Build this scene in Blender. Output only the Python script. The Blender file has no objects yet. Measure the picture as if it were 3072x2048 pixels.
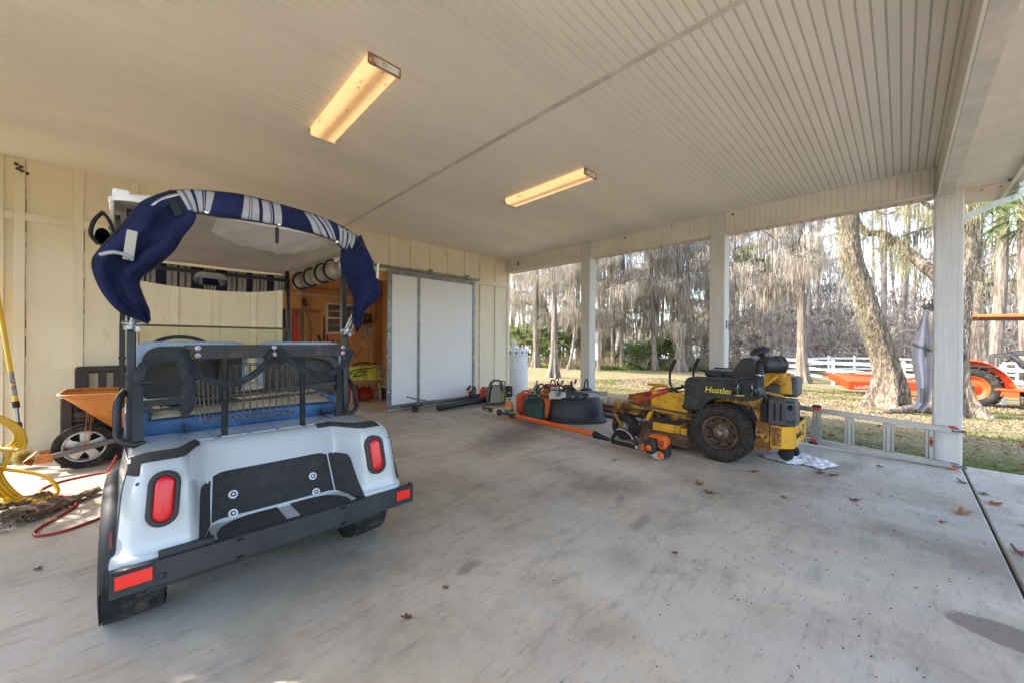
import bpy, math, random
import numpy as np
from mathutils import Vector, Matrix, noise
SC = bpy.context.scene
R_ = math.radians
# ---------------- camera, sky, sun, exposure ----------------
cam = bpy.data.cameras.new('camera'); cam_o = bpy.data.objects.new('camera', cam)
SC.collection.objects.link(cam_o); SC.camera = cam_o
cam.sensor_width = 36.0; cam.lens = 36.0*1131.5/3072
cam.clip_start = 0.05; cam.clip_end = 2000
YAW, PIT, ROL = R_(45.95), R_(-0.094), R_(0.35)
_f = Vector((math.cos(YAW)*math.cos(PIT), math.sin(YAW)*math.cos(PIT), math.sin(PIT)))
_r = Vector((math.sin(YAW), -math.cos(YAW), 0)); _u = _r.cross(_f)
_R = _r*math.cos(ROL)+_u*math.sin(ROL); _U = _u*math.cos(ROL)-_r*math.sin(ROL)
cam_o.matrix_world = Matrix(((_R.x,_U.x,-_f.x,0),(_R.y,_U.y,-_f.y,0),(_R.z,_U.z,-_f.z,1.25),(0,0,0,1)))
SUN_EL = R_(40); SUN_AZ = Vector((-0.66, 0.75, 0)).normalized()     # where the sun stands
world = bpy.data.worlds.new('World'); SC.world = world; world.use_nodes = True
_n = world.node_tree.nodes; _l = world.node_tree.links
_sky = _n.new('ShaderNodeTexSky'); _sky.sky_type = 'NISHITA'; _sky.sun_disc = False
_sky.sun_elevation = SUN_EL; _sky.sun_rotation = math.atan2(SUN_AZ.x, SUN_AZ.y)
_sky.air_density = 1.0; _sky.dust_density = 2.5; _sky.ozone_density = 0.6
_bg = _n['Background']; _bg.inputs['Strength'].default_value = 0.15
_l.new(_sky.outputs['Color'], _bg.inputs['Color'])
sun = bpy.data.lights.new('sun', 'SUN'); sun.energy = 2.0; sun.angle = R_(0.6); sun.color = (1.0, 0.93, 0.82)
sun_o = bpy.data.objects.new('sun', sun); SC.collection.objects.link(sun_o)
_sd = -(SUN_AZ*math.cos(SUN_EL)+Vector((0,0,math.sin(SUN_EL))))
sun_o.rotation_euler = _sd.to_track_quat('-Z', 'Y').to_euler(); sun_o.location = (-20, 20, 20)
SC.view_settings.view_transform = 'Standard'; SC.view_settings.look = 'None'
SC.view_settings.exposure = 2.38; SC.view_settings.gamma = 1.0
SC.render.engine = 'CYCLES'
try:
    SC.cycles.max_bounces = 10; SC.cycles.diffuse_bounces = 6; SC.cycles.transparent_max_bounces = 12
    SC.cycles.use_denoising = True
except Exception: pass

# ---------------- materials ----------------
_M = {}
def mat(name, col, rough=0.6, metal=0.0, var=0.12, vs=6.0, bump=0.0, bs=60.0, dirt=None, dcol=(0.05,0.035,0.02), dth=0.62, ds=8.0,
        stretch=(1,1,1), coat=0.0, trans=0.0, ior=1.45, alpha=1.0, emit=None, es=0.0, spec=0.5, col2=None, bd=0.01):
    """col + large soft variation (towards col2) + optional wear patches of their own shape + fine bump"""
    if name in _M: return _M[name]
    m = bpy.data.materials.new(name); m.use_nodes = True; nt = m.node_tree; n = nt.nodes; l = nt.links
    b = n['Principled BSDF']; I = b.inputs
    I['Roughness'].default_value = rough; I['Metallic'].default_value = metal
    I['Specular IOR Level'].default_value = spec; I['IOR'].default_value = ior
    if coat: I['Coat Weight'].default_value = coat; I['Coat Roughness'].default_value = 0.08
    if trans: I['Transmission Weight'].default_value = trans
    if alpha < 1: I['Alpha'].default_value = alpha
    if emit: I['Emission Color'].default_value = (*emit, 1); I['Emission Strength'].default_value = es
    tc = n.new('ShaderNodeTexCoord'); mp = n.new('ShaderNodeMapping'); mp.inputs['Scale'].default_value = stretch
    l.new(tc.outputs['Object'], mp.inputs['Vector'])
    c2 = col2 or tuple(max(0, c*(1-var*2)) for c in col)
    c1 = col if col2 else tuple(min(1, c*(1+var*0.6)) for c in col)
    nz = n.new('ShaderNodeTexNoise'); nz.inputs['Scale'].default_value = vs; nz.inputs['Detail'].default_value = 5; nz.inputs['Roughness'].default_value = 0.6
    l.new(mp.outputs['Vector'], nz.inputs['Vector'])
    rp = n.new('ShaderNodeValToRGB'); rp.color_ramp.elements[0].position = 0.32; rp.color_ramp.elements[1].position = 0.68
    rp.color_ramp.elements[0].color = (*c2, 1); rp.color_ramp.elements[1].color = (*c1, 1)
    l.new(nz.outputs['Fac'], rp.inputs['Fac']); out = rp.outputs['Color']
    if dirt:
        nd = n.new('ShaderNodeTexNoise'); nd.inputs['Scale'].default_value = ds; nd.inputs['Detail'].default_value = 9; nd.inputs['Roughness'].default_value = 0.72
        l.new(mp.outputs['Vector'], nd.inputs['Vector'])
        mr = n.new('ShaderNodeMapRange'); mr.inputs['From Min'].default_value = dth-0.05; mr.inputs['From Max'].default_value = dth+0.06
        mr.inputs['To Max'].default_value = dirt; l.new(nd.outputs['Fac'], mr.inputs['Value'])
        mx = n.new('ShaderNodeMixRGB'); mx.inputs['Color2'].default_value = (*dcol, 1)
        l.new(mr.outputs['Result'], mx.inputs['Fac']); l.new(out, mx.inputs['Color1']); out = mx.outputs['Color']
        ra = n.new('ShaderNodeMapRange'); ra.inputs['To Min'].default_value = rough; ra.inputs['To Max'].default_value = min(1, rough+0.35)
        l.new(mr.outputs['Result'], ra.inputs['Value']); l.new(ra.outputs['Result'], I['Roughness'])
    l.new(out, I['Base Color'])
    if bump:
        nb = n.new('ShaderNodeTexNoise'); nb.inputs['Scale'].default_value = bs; nb.inputs['Detail'].default_value = 6
        l.new(mp.outputs['Vector'], nb.inputs['Vector'])
        bp = n.new('ShaderNodeBump'); bp.inputs['Strength'].default_value = min(1, bump); bp.inputs['Distance'].default_value = bd
        l.new(nb.outputs['Fac'], bp.inputs['Height']); l.new(bp.outputs['Normal'], I['Normal'])
    _M[name] = m; return m
def nt_of(m): return m.node_tree.nodes, m.node_tree.links

# ---------------- mesh building ----------------
def V3(*a): return np.array(a, float)
def frame_of(d):
    d = np.asarray(d, float); d = d/max(1e-9, np.linalg.norm(d))
    a = V3(0,0,1) if abs(d[2]) < 0.9 else V3(1,0,0)
    x = np.cross(a, d); x /= np.linalg.norm(x); return x, np.cross(d, x), d
def rotz(a): c, s = math.cos(a), math.sin(a); return np.array(((c,-s,0),(s,c,0),(0,0,1)))
def rotx(a): c, s = math.cos(a), math.sin(a); return np.array(((1,0,0),(0,c,-s),(0,s,c)))
def roty(a): c, s = math.cos(a), math.sin(a); return np.array(((c,0,s),(0,1,0),(-s,0,c)))
class MB:
    def __init__(s): s.v = []; s.f = []; s.mi = []; s.cur = 0; s.smf = []; s.sm = False
    def add(s, v, f, sm=None):
        o = len(s.v); s.v.extend([tuple(map(float, p)) for p in v])
        for q in f: s.f.append([i+o for i in q]); s.mi.append(s.cur); s.smf.append(s.sm if sm is None else sm)
        return s
    def box(s, c, d, rot=None, bev=0.0, taper=1.0):
        """centre, full size; bev chamfers all edges; taper scales the top"""
        x, y, z = [k/2 for k in d]; c = np.asarray(c, float)
        if bev <= 0:
            V = np.array([(sx*x*(taper if sz > 0 else 1), sy*y*(taper if sz > 0 else 1), sz*z) for sz in (-1,1) for sy in (-1,1) for sx in (-1,1)])
            F = [(0,2,3,1),(4,5,7,6),(0,1,5,4),(2,6,7,3),(0,4,6,2),(1,3,7,5)]
        else:
            b = min(bev, x*.99, y*.99, z*.99); V = []; idx = {}
            for sx in (-1,1):
                for sy in (-1,1):
                    for sz in (-1,1):
                        for ax in range(3):
                            p = [sx*(x-b), sy*(y-b), sz*(z-b)]; p[ax] = (sx*x, sy*y, sz*z)[ax]
                            if taper != 1 and sz > 0: p[0] *= taper; p[1] *= taper
                            idx[(sx,sy,sz,ax)] = len(V); V.append(p)
            F = []; V = np.array(V)
            for ax in range(3):
                o = [k for k in range(3) if k != ax]
                for sg in (-1,1):
                    q = []
                    for a, b2 in ((-1,-1),(1,-1),(1,1),(-1,1)):
                        t = [0,0,0]; t[ax] = sg; t[o[0]] = a; t[o[1]] = b2; q.append(idx[(*t, ax)])
                    F.append(q)
                for a in (-1,1):
                    for b2 in (-1,1):
                        t1 = [0,0,0]; t1[o[0]] = a; t1[o[1]] = b2; t2 = list(t1); t1[ax] = -1; t2[ax] = 1
                        F.append((idx[(*t1,o[0])], idx[(*t2,o[0])], idx[(*t2,o[1])], idx[(*t1,o[1])]))
            for sx in (-1,1):
                for sy in (-1,1):
                    for sz in (-1,1): F.append([idx[(sx,sy,sz,a)] for a in range(3)])
        if rot is not None: V = V@np.asarray(rot).T
        return s.add(V+c, F)
    def b2(s, lo, hi, bev=0.0, rot=None): 
        lo = np.minimum(lo, hi)*1.0 if False else np.array([min(a,b) for a, b in zip(lo, hi)], float); hi2 = np.array([max(a,b) for a, b in zip(lo, hi)], float)
        return s.box((lo+hi2)/2, hi2-lo, rot, bev)
    def bar(s, p, q, w, h, bev=0.0, up=None):
        """rectangular bar from p to q; w across, h along up"""
        p = np.asarray(p, float); q = np.asarray(q, float); d = q-p; L = np.linalg.norm(d); d = d/L
        u = np.asarray(up if up is not None else ((0,0,1) if abs(d[2]) < .9 else (0,1,0)), float)
        x = np.cross(d, u); x /= np.linalg.norm(x); u = np.cross(x, d)
        return s.box((p+q)/2, (w, L, h), np.array((x, d, u)).T, bev)
    def tube(s, pts, r, n=8, closed=False, caps=True, sx=1.0, up=None):
        pts = [np.asarray(p, float) for p in pts]; m = len(pts)
        rr = r if hasattr(r, '__len__') else [r]*m
        V = []; px = None
        for i in range(m):
            if closed: d = pts[(i+1) % m]-pts[i-1]
            else: d = pts[min(i+1, m-1)]-pts[max(i-1, 0)]
            d = d/max(1e-9, np.linalg.norm(d))
            if px is None:
                if up is not None: px = np.cross(np.asarray(up, float), d); px /= max(1e-9, np.linalg.norm(px))
                else: px = frame_of(d)[0]
            px = px-d*(px@d); px = px/max(1e-9, np.linalg.norm(px)); py = np.cross(d, px)
            for k in range(n):
                a = 2*math.pi*k/n; V.append(pts[i]+rr[i]*(math.cos(a)*px*sx+math.sin(a)*py))
        F = []
        for i in range(m if closed else m-1):
            j = (i+1) % m
            for k in range(n): k2 = (k+1) % n; F.append((i*n+k, i*n+k2, j*n+k2, j*n+k))
        s.add(V, F, True)
        if caps and not closed: s.add([V[k] for k in range(n)], [tuple(range(n))[::-1]], False); s.add(V[-n:], [tuple(range(n))], False)
        return s
    def cyl(s, p, q, r, r2=None, n=24, caps=True): return s.tube([p, q], [r, r if r2 is None else r2], n, False, caps)
    def lathe(s, prof, o=(0,0,0), ax=(0,0,1), n=32, a0=0, a1=2*math.pi, sm=True, xdir=None):
        """prof: (radius, height along ax)"""
        x, y, z = frame_of(ax)
        if xdir is not None: x = np.asarray(xdir, float); y = np.cross(z, x)
        o = np.asarray(o, float); full = abs(a1-a0-2*math.pi) < 1e-6; m = n if full else n+1; V = []
        for r, h in prof:
            for k in range(m):
                a = a0+(a1-a0)*k/n; V.append(o+r*(math.cos(a)*x+math.sin(a)*y)+h*z)
        F = []
        for i in range(len(prof)-1):
            for k in range(n):
                k2 = (k+1) % m if full else k+1; F.append((i*m+k, i*m+k2, (i+1)*m+k2, (i+1)*m+k))
        return s.add(V, F, sm)
    def prism(s, poly, d, o=(0,0,0), x=(1,0,0), y=(0,1,0), sm=False):
        """2-D outline extruded d along x cross y"""
        x = np.asarray(x, float); y = np.asarray(y, float); z = np.cross(x, y); z /= np.linalg.norm(z); o = np.asarray(o, float); n = len(poly)
        a = [o+p[0]*x+p[1]*y for p in poly]; b = [p+z*d for p in a]
        s.add(a+b, [tuple(range(n))[::-1], tuple(range(n, 2*n))], False)
        return s.add(a+b, [(i, (i+1) % n, (i+1) % n+n, i+n) for i in range(n)], sm)
    def grid(s, fn, nu, nv, sm=True, cu=False):
        V = [fn(i/(nu if cu else nu-1), j/(nv-1)) for j in range(nv) for i in range(nu)]
        F = [(j*nu+i, j*nu+(i+1) % nu, (j+1)*nu+(i+1) % nu, (j+1)*nu+i) for j in range(nv-1) for i in range(nu if cu else nu-1)]
        return s.add(V, F, sm)
    def ball(s, c, r, n=16, m=10, rot=None):
        rr = np.array(r if hasattr(r, '__len__') else (r,r,r), float); c = np.asarray(c, float)
        def f(u, v):
            a = 2*math.pi*u; b = math.pi*(v-.5); p = rr*np.array((math.cos(a)*math.cos(b), math.sin(a)*math.cos(b), math.sin(b)))
            return c+(p if rot is None else rot@p)
        return s.grid(f, n, m, True, True)
    def build(s, name, mats, parent=None, loc=None, bevel=0, subsurf=0, solid=0, loft=False):
        me = bpy.data.meshes.new(name); me.from_pydata(s.v, [], s.f); 
        for m in (mats if isinstance(mats, (list, tuple)) else [mats]): me.materials.append(m)
        me.polygons.foreach_set('material_index', s.mi); me.polygons.foreach_set('use_smooth', s.smf); me.update()
        o = bpy.data.objects.new(name, me); SC.collection.objects.link(o)
        if parent is not None: o.parent = parent
        if loc is not None: o.location = loc
        if solid: q = o.modifiers.new('solid', 'SOLIDIFY'); q.thickness = solid; q.offset = 0
        if bevel: q = o.modifiers.new('bevel', 'BEVEL'); q.width = bevel; q.segments = 2; q.limit_method = 'ANGLE'; q.angle_limit = R_(40)
        if subsurf: q = o.modifiers.new('sub', 'SUBSURF'); q.levels = subsurf; q.render_levels = subsurf
        return o
def npmesh(name, V, F, mats, parent=None, smooth=False):
    """fast mesh from arrays; F is (n,k)"""
    V = np.asarray(V, np.float32); F = np.asarray(F, np.int32); me = bpy.data.meshes.new(name); n, k = F.shape
    me.vertices.add(len(V)); me.vertices.foreach_set('co', V.ravel()); me.loops.add(n*k); me.loops.foreach_set('vertex_index', F.ravel())
    me.polygons.add(n); me.polygons.foreach_set('loop_start', np.arange(0, n*k, k, dtype=np.int32))
    try: me.polygons.foreach_set('loop_total', np.full(n, k, np.int32))
    except Exception: pass
    if smooth: me.polygons.foreach_set('use_smooth', np.ones(n, bool))
    for m in (mats if isinstance(mats, (list, tuple)) else [mats]): me.materials.append(m)
    me.update(calc_edges=True); me.validate()
    o = bpy.data.objects.new(name, me); SC.collection.objects.link(o)
    if parent is not None: o.parent = parent
    return o
def tag(o, label=None, cat=None, group=None, kind=None):
    if label: o['label'] = label
    if cat: o['category'] = cat
    if group: o['group'] = group
    if kind: o['kind'] = kind
    return o
def thing(name, label, cat, loc=(0,0,0), rz=0.0, group=None):
    o = bpy.data.objects.new(name, None); o.empty_display_size = 0.1; SC.collection.objects.link(o)
    o.location = loc; o.rotation_euler = (0,0,rz); return tag(o, label, cat, group)
def copy_thing(src, loc, rz, label, group=None, scale=None):
    """a copy of a thing with copies of its parts and sub-parts"""
    r = src.copy(); SC.collection.objects.link(r); r.location = loc; r.rotation_euler = (0,0,rz); r['label'] = label
    if group: r['group'] = group
    if scale: r.scale = scale
    for ch in list(src.children):
        c = ch.copy(); SC.collection.objects.link(c); c.parent = r
        for g in list(ch.children):
            d = g.copy(); SC.collection.objects.link(d); d.parent = c
    return r
def text_mb(s, txt, size, o, x, y, depth=0.002, shear=0.0, bold=0.0, spacing=1.0):
    """lettering as mesh: origin o, reading direction x, up direction y; appended to s"""
    cu = bpy.data.curves.new('txt', 'FONT'); cu.body = txt; cu.size = size; cu.extrude = depth/2; cu.shear = shear; cu.offset = bold; cu.space_character = spacing; cu.resolution_u = 3
    ob = bpy.data.objects.new('txt', cu); SC.collection.objects.link(ob); dg = bpy.context.evaluated_depsgraph_get()
    me = bpy.data.meshes.new_from_object(ob.evaluated_get(dg)); x = np.asarray(x, float); y = np.asarray(y, float); z = np.cross(x, y); z /= np.linalg.norm(z); o = np.asarray(o, float)
    s.add([o+v.co.x*x+v.co.y*y+v.co.z*z for v in me.vertices], [tuple(p.vertices) for p in me.polygons], False)
    bpy.data.objects.remove(ob); bpy.data.curves.remove(cu); bpy.data.meshes.remove(me); return s
def catmull(P, k=6, closed=False):
    P = [np.asarray(p, float) for p in P]; n = len(P); out = []
    for i in range(n if closed else n-1):
        p0 = P[i-1] if (closed or i > 0) else 2*P[0]-P[1]; p1 = P[i]; p2 = P[(i+1) % n]; p3 = P[(i+2) % n] if (closed or i+2 < n) else 2*P[-1]-P[-2]
        for j in range(k):
            t = j/k; out.append(.5*((2*p1)+(-p0+p2)*t+(2*p0-5*p1+4*p2-p3)*t*t+(-p0+3*p1-3*p2+p3)*t**3))
    if not closed: out.append(P[-1])
    return out
def nz(x, y=0, z=0): return noise.noise(Vector((x, y, z)))
# ================= SETTING: slab, building =================
def floor_mat():
    m = mat('concrete', (0.585,0.50,0.39), rough=0.55, var=0.1, vs=0.7, bump=0.12, bs=180, spec=0.4)
    n, l = nt_of(m); b = n['Principled BSDF']; tc = n.new('ShaderNodeTexCoord')
    def noi(scale, det=6, st=(1,1,1), rz=0, ro=.6):
        mp = n.new('ShaderNodeMapping'); mp.inputs['Scale'].default_value = st; mp.inputs['Rotation'].default_value = (0,0,rz); l.new(tc.outputs['Object'], mp.inputs['Vector'])
        t = n.new('ShaderNodeTexNoise'); t.inputs['Scale'].default_value = scale; t.inputs['Detail'].default_value = det; t.inputs['Roughness'].default_value = ro; l.new(mp.outputs['Vector'], t.inputs['Vector']); return t.outputs['Fac']
    def rng(v, a, b2, c=0., d=1.):
        r = n.new('ShaderNodeMapRange'); r.inputs['From Min'].default_value = a; r.inputs['From Max'].default_value = b2; r.inputs['To Min'].default_value = c; r.inputs['To Max'].default_value = d; l.new(v, r.inputs['Value']); return r.outputs['Result']
    def mix(c1, col, fac, mode='MIX'):
        x = n.new('ShaderNodeMixRGB'); x.blend_type = mode; x.inputs['Color2'].default_value = (*col,1); l.new(c1, x.inputs['Color1']); l.new(fac, x.inputs['Fac']); return x.outputs['Color']
    c = b.inputs['Base Color'].links[0].from_socket
    c = mix(c, (0.24,0.185,0.135), rng(noi(0.40, 6, (1,1,1), 0, .68), .44, .62, 0, .85))           # brown foot-worn areas
    c = mix(c, (0.53,0.495,0.44), rng(noi(0.5, 6, (1.3,.7,1), 1.1, .68), .48, .66, 0, .8))          # bluish laitance
    c = mix(c, (0.44,0.42,0.29), rng(noi(0.9, 5, (1,2.2,1), .5), .54, .7, 0, .5))            # faint yellow algae
    c = mix(c, (0.20,0.165,0.13), rng(noi(1.6, 9, (1,3.2,1), 0.0, .75), .52, .70, 0, .6))         # trowel and tyre streaks
    c = mix(c, (0.13,0.11,0.09), rng(noi(4.0, 8, (1,2.0,1), .3, .75), .63, .73, 0, .6))         # small stains
    c = mix(c, (0.22,0.18,0.14), rng(noi(7.5, 10, (1,4.0,1), .15, .82), .54, .64, 0, .55))
    c = mix(c, (0.60,0.53,0.43), rng(noi(11, 10, (1,2.5,1), .5, .85), .55, .66, 0, .45))
    c = mix(c, (0.12,0.09,0.065), rng(noi(17, 6, (1,1.6,1), .9, .7), .685, .71, 0, .7))
    c = mix(c, (0.07,0.055,0.04), rng(noi(34, 3), .70, .73, 0, .8))                             # specks
    c = mix(c, (0.6,0.57,0.52), rng(noi(60, 4, (1,1,1), 0, .8), .62, .8, 0, .35))
    sx = n.new('ShaderNodeSeparateXYZ'); l.new(tc.outputs['Object'], sx.inputs['Vector'])
    def blob(cx, cy, rx, ry, edge, ang=0, rough=.35):
        mp = n.new('ShaderNodeMapping'); mp.vector_type = 'TEXTURE'; mp.inputs['Location'].default_value = (cx,cy,0); mp.inputs['Scale'].default_value = (rx,ry,1); mp.inputs['Rotation'].default_value = (0,0,ang); l.new(tc.outputs['Object'], mp.inputs['Vector'])
        ln = n.new('ShaderNodeVectorMath'); ln.operation = 'LENGTH'
        fl = n.new('ShaderNodeVectorMath'); fl.operation = 'MULTIPLY'; fl.inputs[1].default_value = (1,1,0); l.new(mp.outputs['Vector'], fl.inputs[0]); l.new(fl.outputs['Vector'], ln.inputs[0])
        ad = n.new('ShaderNodeMath'); ad.operation = 'MULTIPLY_ADD'; ad.inputs[1].default_value = rough*2; l.new(noi(9, 6, (1,1,1), 0, .65), ad.inputs[0]); l.new(ln.outputs['Value'], ad.inputs[2])
        return rng(ad.outputs['Value'], 1+rough-edge, 1+rough+edge, 1, 0)
    for a in ((2.655,-.33,.10,.19,.07,.0,.45,(0.20,0.15,0.115),.85), (1.28,1.66,.075,.035,.35,.2,.8,(0.2,0.155,0.12),.65), (3.55,3.6,.75,.35,.5,.4,.6,(0.13,0.1,0.075),.7),
              (2.7,1.55,.10,.03,.5,.4,.8,(0.2,0.165,0.13),.6), (2.45,1.25,.13,.035,.5,.1,.8,(0.2,0.165,0.13),.6), (3.0,1.9,.09,.04,.5,.2,.8,(0.2,0.17,0.14),.5), (2.0,1.1,.14,.08,.6,.2,.8,(0.24,0.2,0.165),.4), (4.9,.45,.5,.12,.4,-.3,.5,(0.2,0.15,0.1),.6)):
        c = mix(c, a[7], rng(blob(*a[:7]), 0, 1, 0, a[8]))
    l.new(c, b.inputs['Base Color']); r = rng(noi(1.2, 5), .3, .7, .42, .75); l.new(r, b.inputs['Roughness']); return m
CONC = floor_mat()
def struct(o): o['kind'] = 'structure'; return o
s = MB(); s.b2((-1.9,-.425,-.16), (6.02,6.12,0), .008); struct(s.build('concrete_floor', CONC))
s = MB(); s.b2((-4.2,-6,-.16), (6.04,-.44,-.003), .008); struct(s.build('concrete_driveway', CONC))
s = MB(); s.b2((-1.9,-.44,-.16), (6.02,-.425,-.02)); struct(s.build('joint_strip', mat('joint', (0.05,0.04,0.03), rough=.95)))
s = MB(); s.b2((.3,6.12,-.16), (6.0,9.6,-.002)); struct(s.build('shed_floor', CONC))

CREAM = mat('cream_paint', (0.79,0.695,0.52), rough=.62, var=.05, vs=2.5, bump=.15, bs=90, dirt=.55, dcol=(.42,.30,.16), dth=.66, ds=5, stretch=(1,1,.35))
BATT = mat('cream_batten', (0.80,0.71,0.54), rough=.6, var=.05, vs=3, bump=.1, dirt=.5, dcol=(.4,.28,.15), dth=.68, ds=6, stretch=(1,1,.4))
CEIL = mat('ceiling_vinyl', (0.84,0.775,0.685), rough=.5, var=.06, vs=1.4, dirt=.5, dcol=(.28,.2,.12), dth=.72, ds=22, stretch=(.25,1,1))
TRIM = mat('trim_vinyl', (0.72,0.67,0.59), rough=.5, var=.05, vs=4, dirt=.5, dcol=(.3,.24,.16), dth=.68, ds=10)
POSTM = mat('post_paint', (0.64,0.62,0.58), rough=.6, var=.06, vs=5, bump=.5, bs=30, stretch=(9,9,.35), dirt=.5, dcol=(.36,.30,.22), dth=.63, ds=2)
RUSTY = mat('crack_dirt', (0.13,0.07,0.035), rough=.95, var=.3, vs=20)
GALV = mat('galvanised', (0.24,0.245,0.25), rough=.42, metal=.7, var=.25, vs=9, dirt=.5, dcol=(.22,.17,.12), dth=.62, ds=14)
bld = thing('carport_building', 'cream board and batten carport with pale ribbed ceiling and three square posts', 'building', (0,0,0))
H = 3.09; W = 6.31
def wall_seg(x0, x1, z0, z1):
    s = MB(); s.b2((x0,W,z0), (x1,W+.1,z1)); return s
w = MB()
for a in ((-1.12,1.42,-.05,H), (1.42,3.12,2.452,H), (3.12,6.0,-.05,H)): w.b2((a[0],W,a[2]), (a[1],W+.1,a[3]))
w.b2((5.9,W+.1,-.05), (6.0,9.8,H)); w.b2((-1.12,W+.1,-.05), (-1.02,7.1,H)); w.b2((-1.12,9.1,-.05), (-1.02,9.8,H)); w.b2((-1.12,7.1,2.1), (-1.02,9.1,H)); w.b2((-1.12,9.8,-.05), (6.0,9.9,H))  # unseen gap added in the left side lets sun brighten the shed
wall = w.build('board_wall', CREAM, bld)
bt = MB(); rnd = random.Random(3)
xs = [(-.98,-.908), (-.583,-.508), (-.148,-.075), (.207,.284), (.613,.69), (1.029,1.103), (1.345,1.42)]
for a, b in xs: bt.b2((a,W-.02,-.02), (b,W,H-.002), .003)
bt.b2((-1.12,W-.022,-.02), (-1.04,W,H-.002), .003)
for x in (1.46,1.84,2.22,2.63,3.07,3.485,3.893,4.297,4.717,5.125,5.553): bt.b2((x,W-.02,2.562), (x+.07,W,H-.002), .003)
for x in (3.07,3.485,3.893,4.297,4.717,5.125,5.553): bt.b2((x,W-.02,-.02), (x+.07,W,2.452), .003)
bt.b2((5.93,W-.022,-.02), (6.005,W,2.798), .003)
def band(x0, x1, z0=2.455, z1=2.535): bt.b2((x0,W-.0205,z0), (x1,W,z1), .003)
ed = [-1.04]+[v for p in xs[:-1] for v in p]+[1.345]
for i in range(0, len(ed), 2): band(ed[i]+.0005, ed[i+1]-.0005)
bt.b2((1.36,W-.026,2.455), (5.93,W,2.56), .003)
bt.build('batten', BATT, bld)
# dark open joints and flaking paint along the battens
cr = MB(); 
for a, b in xs+[(x, x+.07) for x in (3.485,3.893,4.297,4.717,5.125,5.553)]:
    for e, sg in ((a,-1), (b,1)):
        z = .05
        while z < H-.05:
            L = rnd.uniform(.03,.35); wd = rnd.choice((.0015,.002,.0025,.004,.006)); 
            if rnd.random() < .72 and not (2.44 < z < 2.56 or 2.44 < z+L < 2.56) and not (a > 1.2 and z < .2): cr.b2((e+sg*.0003,W-.002,z), (e+sg*wd,W+.001,min(z+L, H-.01)))
            z += L+rnd.uniform(.0,.12)
for x, z in ((-.965,3.02),(-.935,3.0),(-.955,2.975),(-.93,2.96),(-.9,2.95)):
    cr.prism([(-.018,-.008),(0,-.02),(.02,-.006),(.012,.012),(-.01,.016)], .003, (x, W-.0205 if x > -.98 and x < -.908 else W, z), (1,0,0), (0,0,1))
cr.build('paint_crack', RUSTY, bld)

# --- ribbed ceiling: real beads and grooves, running along x
def bead_profile(a0, a1, pitch=.0585, dep=.004):
    P = [(a0,0.)]; y = a0+pitch*.5
    while y < a1-.02:
        P += [(y-.0052,0), (y-.0040,dep), (y-.0022,dep), (y-.0008,.0004), (y+.0008,.0004), (y+.0022,dep), (y+.0040,dep), (y+.0052,0)]; y += pitch
    P.append((a1,0.)); return P
def ribs(s, prof, fn0, fn1, groove=0):
    n = len(prof); A = [fn0(*p) for p in prof]; B = [fn1(*p) for p in prof]
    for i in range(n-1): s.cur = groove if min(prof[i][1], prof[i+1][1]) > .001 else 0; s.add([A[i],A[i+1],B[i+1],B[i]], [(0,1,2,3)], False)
    s.cur = 0
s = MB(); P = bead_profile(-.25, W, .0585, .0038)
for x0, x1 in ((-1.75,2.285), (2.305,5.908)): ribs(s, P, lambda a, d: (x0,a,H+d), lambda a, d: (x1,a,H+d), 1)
ceil_o = s.build('ribbed_ceiling', [CEIL, mat('groove_dark', (.33,.27,.205), rough=.7, var=.2, vs=6)], bld)  # groove faces coloured darker than the boards for contrast
s = MB(); s.b2((2.272,-.24,H-.006), (2.318,W-.021,H+.004), .002); s.b2((2.285,-.24,H-.012), (2.305,W-.021,H-.006), .002); s.build('ceiling_trim', mat('seam_strip', (.66,.60,.53), rough=.5), bld)
s = MB(); s.b2((-1.8,-.72,H+.03), (6.72,10.1,H+.25)); s.build('roof', mat('roof_metal', (.4,.4,.4), rough=.5, metal=.5), bld)
# wall-to-ceiling moulding gap
# --- right-hand beam with vertical beads
s = MB(); zb, zt = 2.822, H-.022
for y0, y1 in ((4.245,W-.021), (1.965,4.035), (-.225,1.755)):
    P = bead_profile(y0, y1, .0612, .0035); ribs(s, P, lambda a, d: (5.912+d,a,zb), lambda a, d: (5.912+d,a,zt))
    s.b2((5.904,y0,zt), (5.94,y1,H-.001), .002); s.b2((5.9,y0,2.80), (5.94,y1,zb), .003)
s.b2((5.94,-.7,2.81), (6.10,W,H)); s.build('side_beam', TRIM, bld)
s = MB(); s.b2((-1.8,-.24,2.78), (-1.62,W-.03,H-.002)); s.build('side_beam', TRIM, bld)
s = MB(); s.b2((5.935,-.72,2.797), (6.12,-.235,2.809)); s.b2((5.935,-.225,2.797), (6.12,W,2.809)); s.build('beam_soffit', mat('soffit_pink', (0.62,0.50,0.43), rough=.5, var=.06), bld)
s = MB(); y = -.68
while y < 6.2:
    if abs(y+.33) > .13 and abs(y-1.86) > .12 and abs(y-4.14) > .12:
        for k in (0, .012): s.b2((6.0,y+k,2.794), (6.075,y+k+.004,2.798))
    y += .122
s.build('vent_slot', mat('slot_dark', (.1,.07,.05), rough=.9), bld)
for y in (4.04,1.76,-.43):
    s = MB(); s.b2((5.91,y,-.001), (6.11,y+.2,H-.001), .006); s.b2((5.9085,y+.012,.0), (5.912,y+.035,H-.003)); s.b2((5.9085,y+.165,.0), (5.912,y+.188,H-.003)); s.build('post', POSTM, bld)
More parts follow.
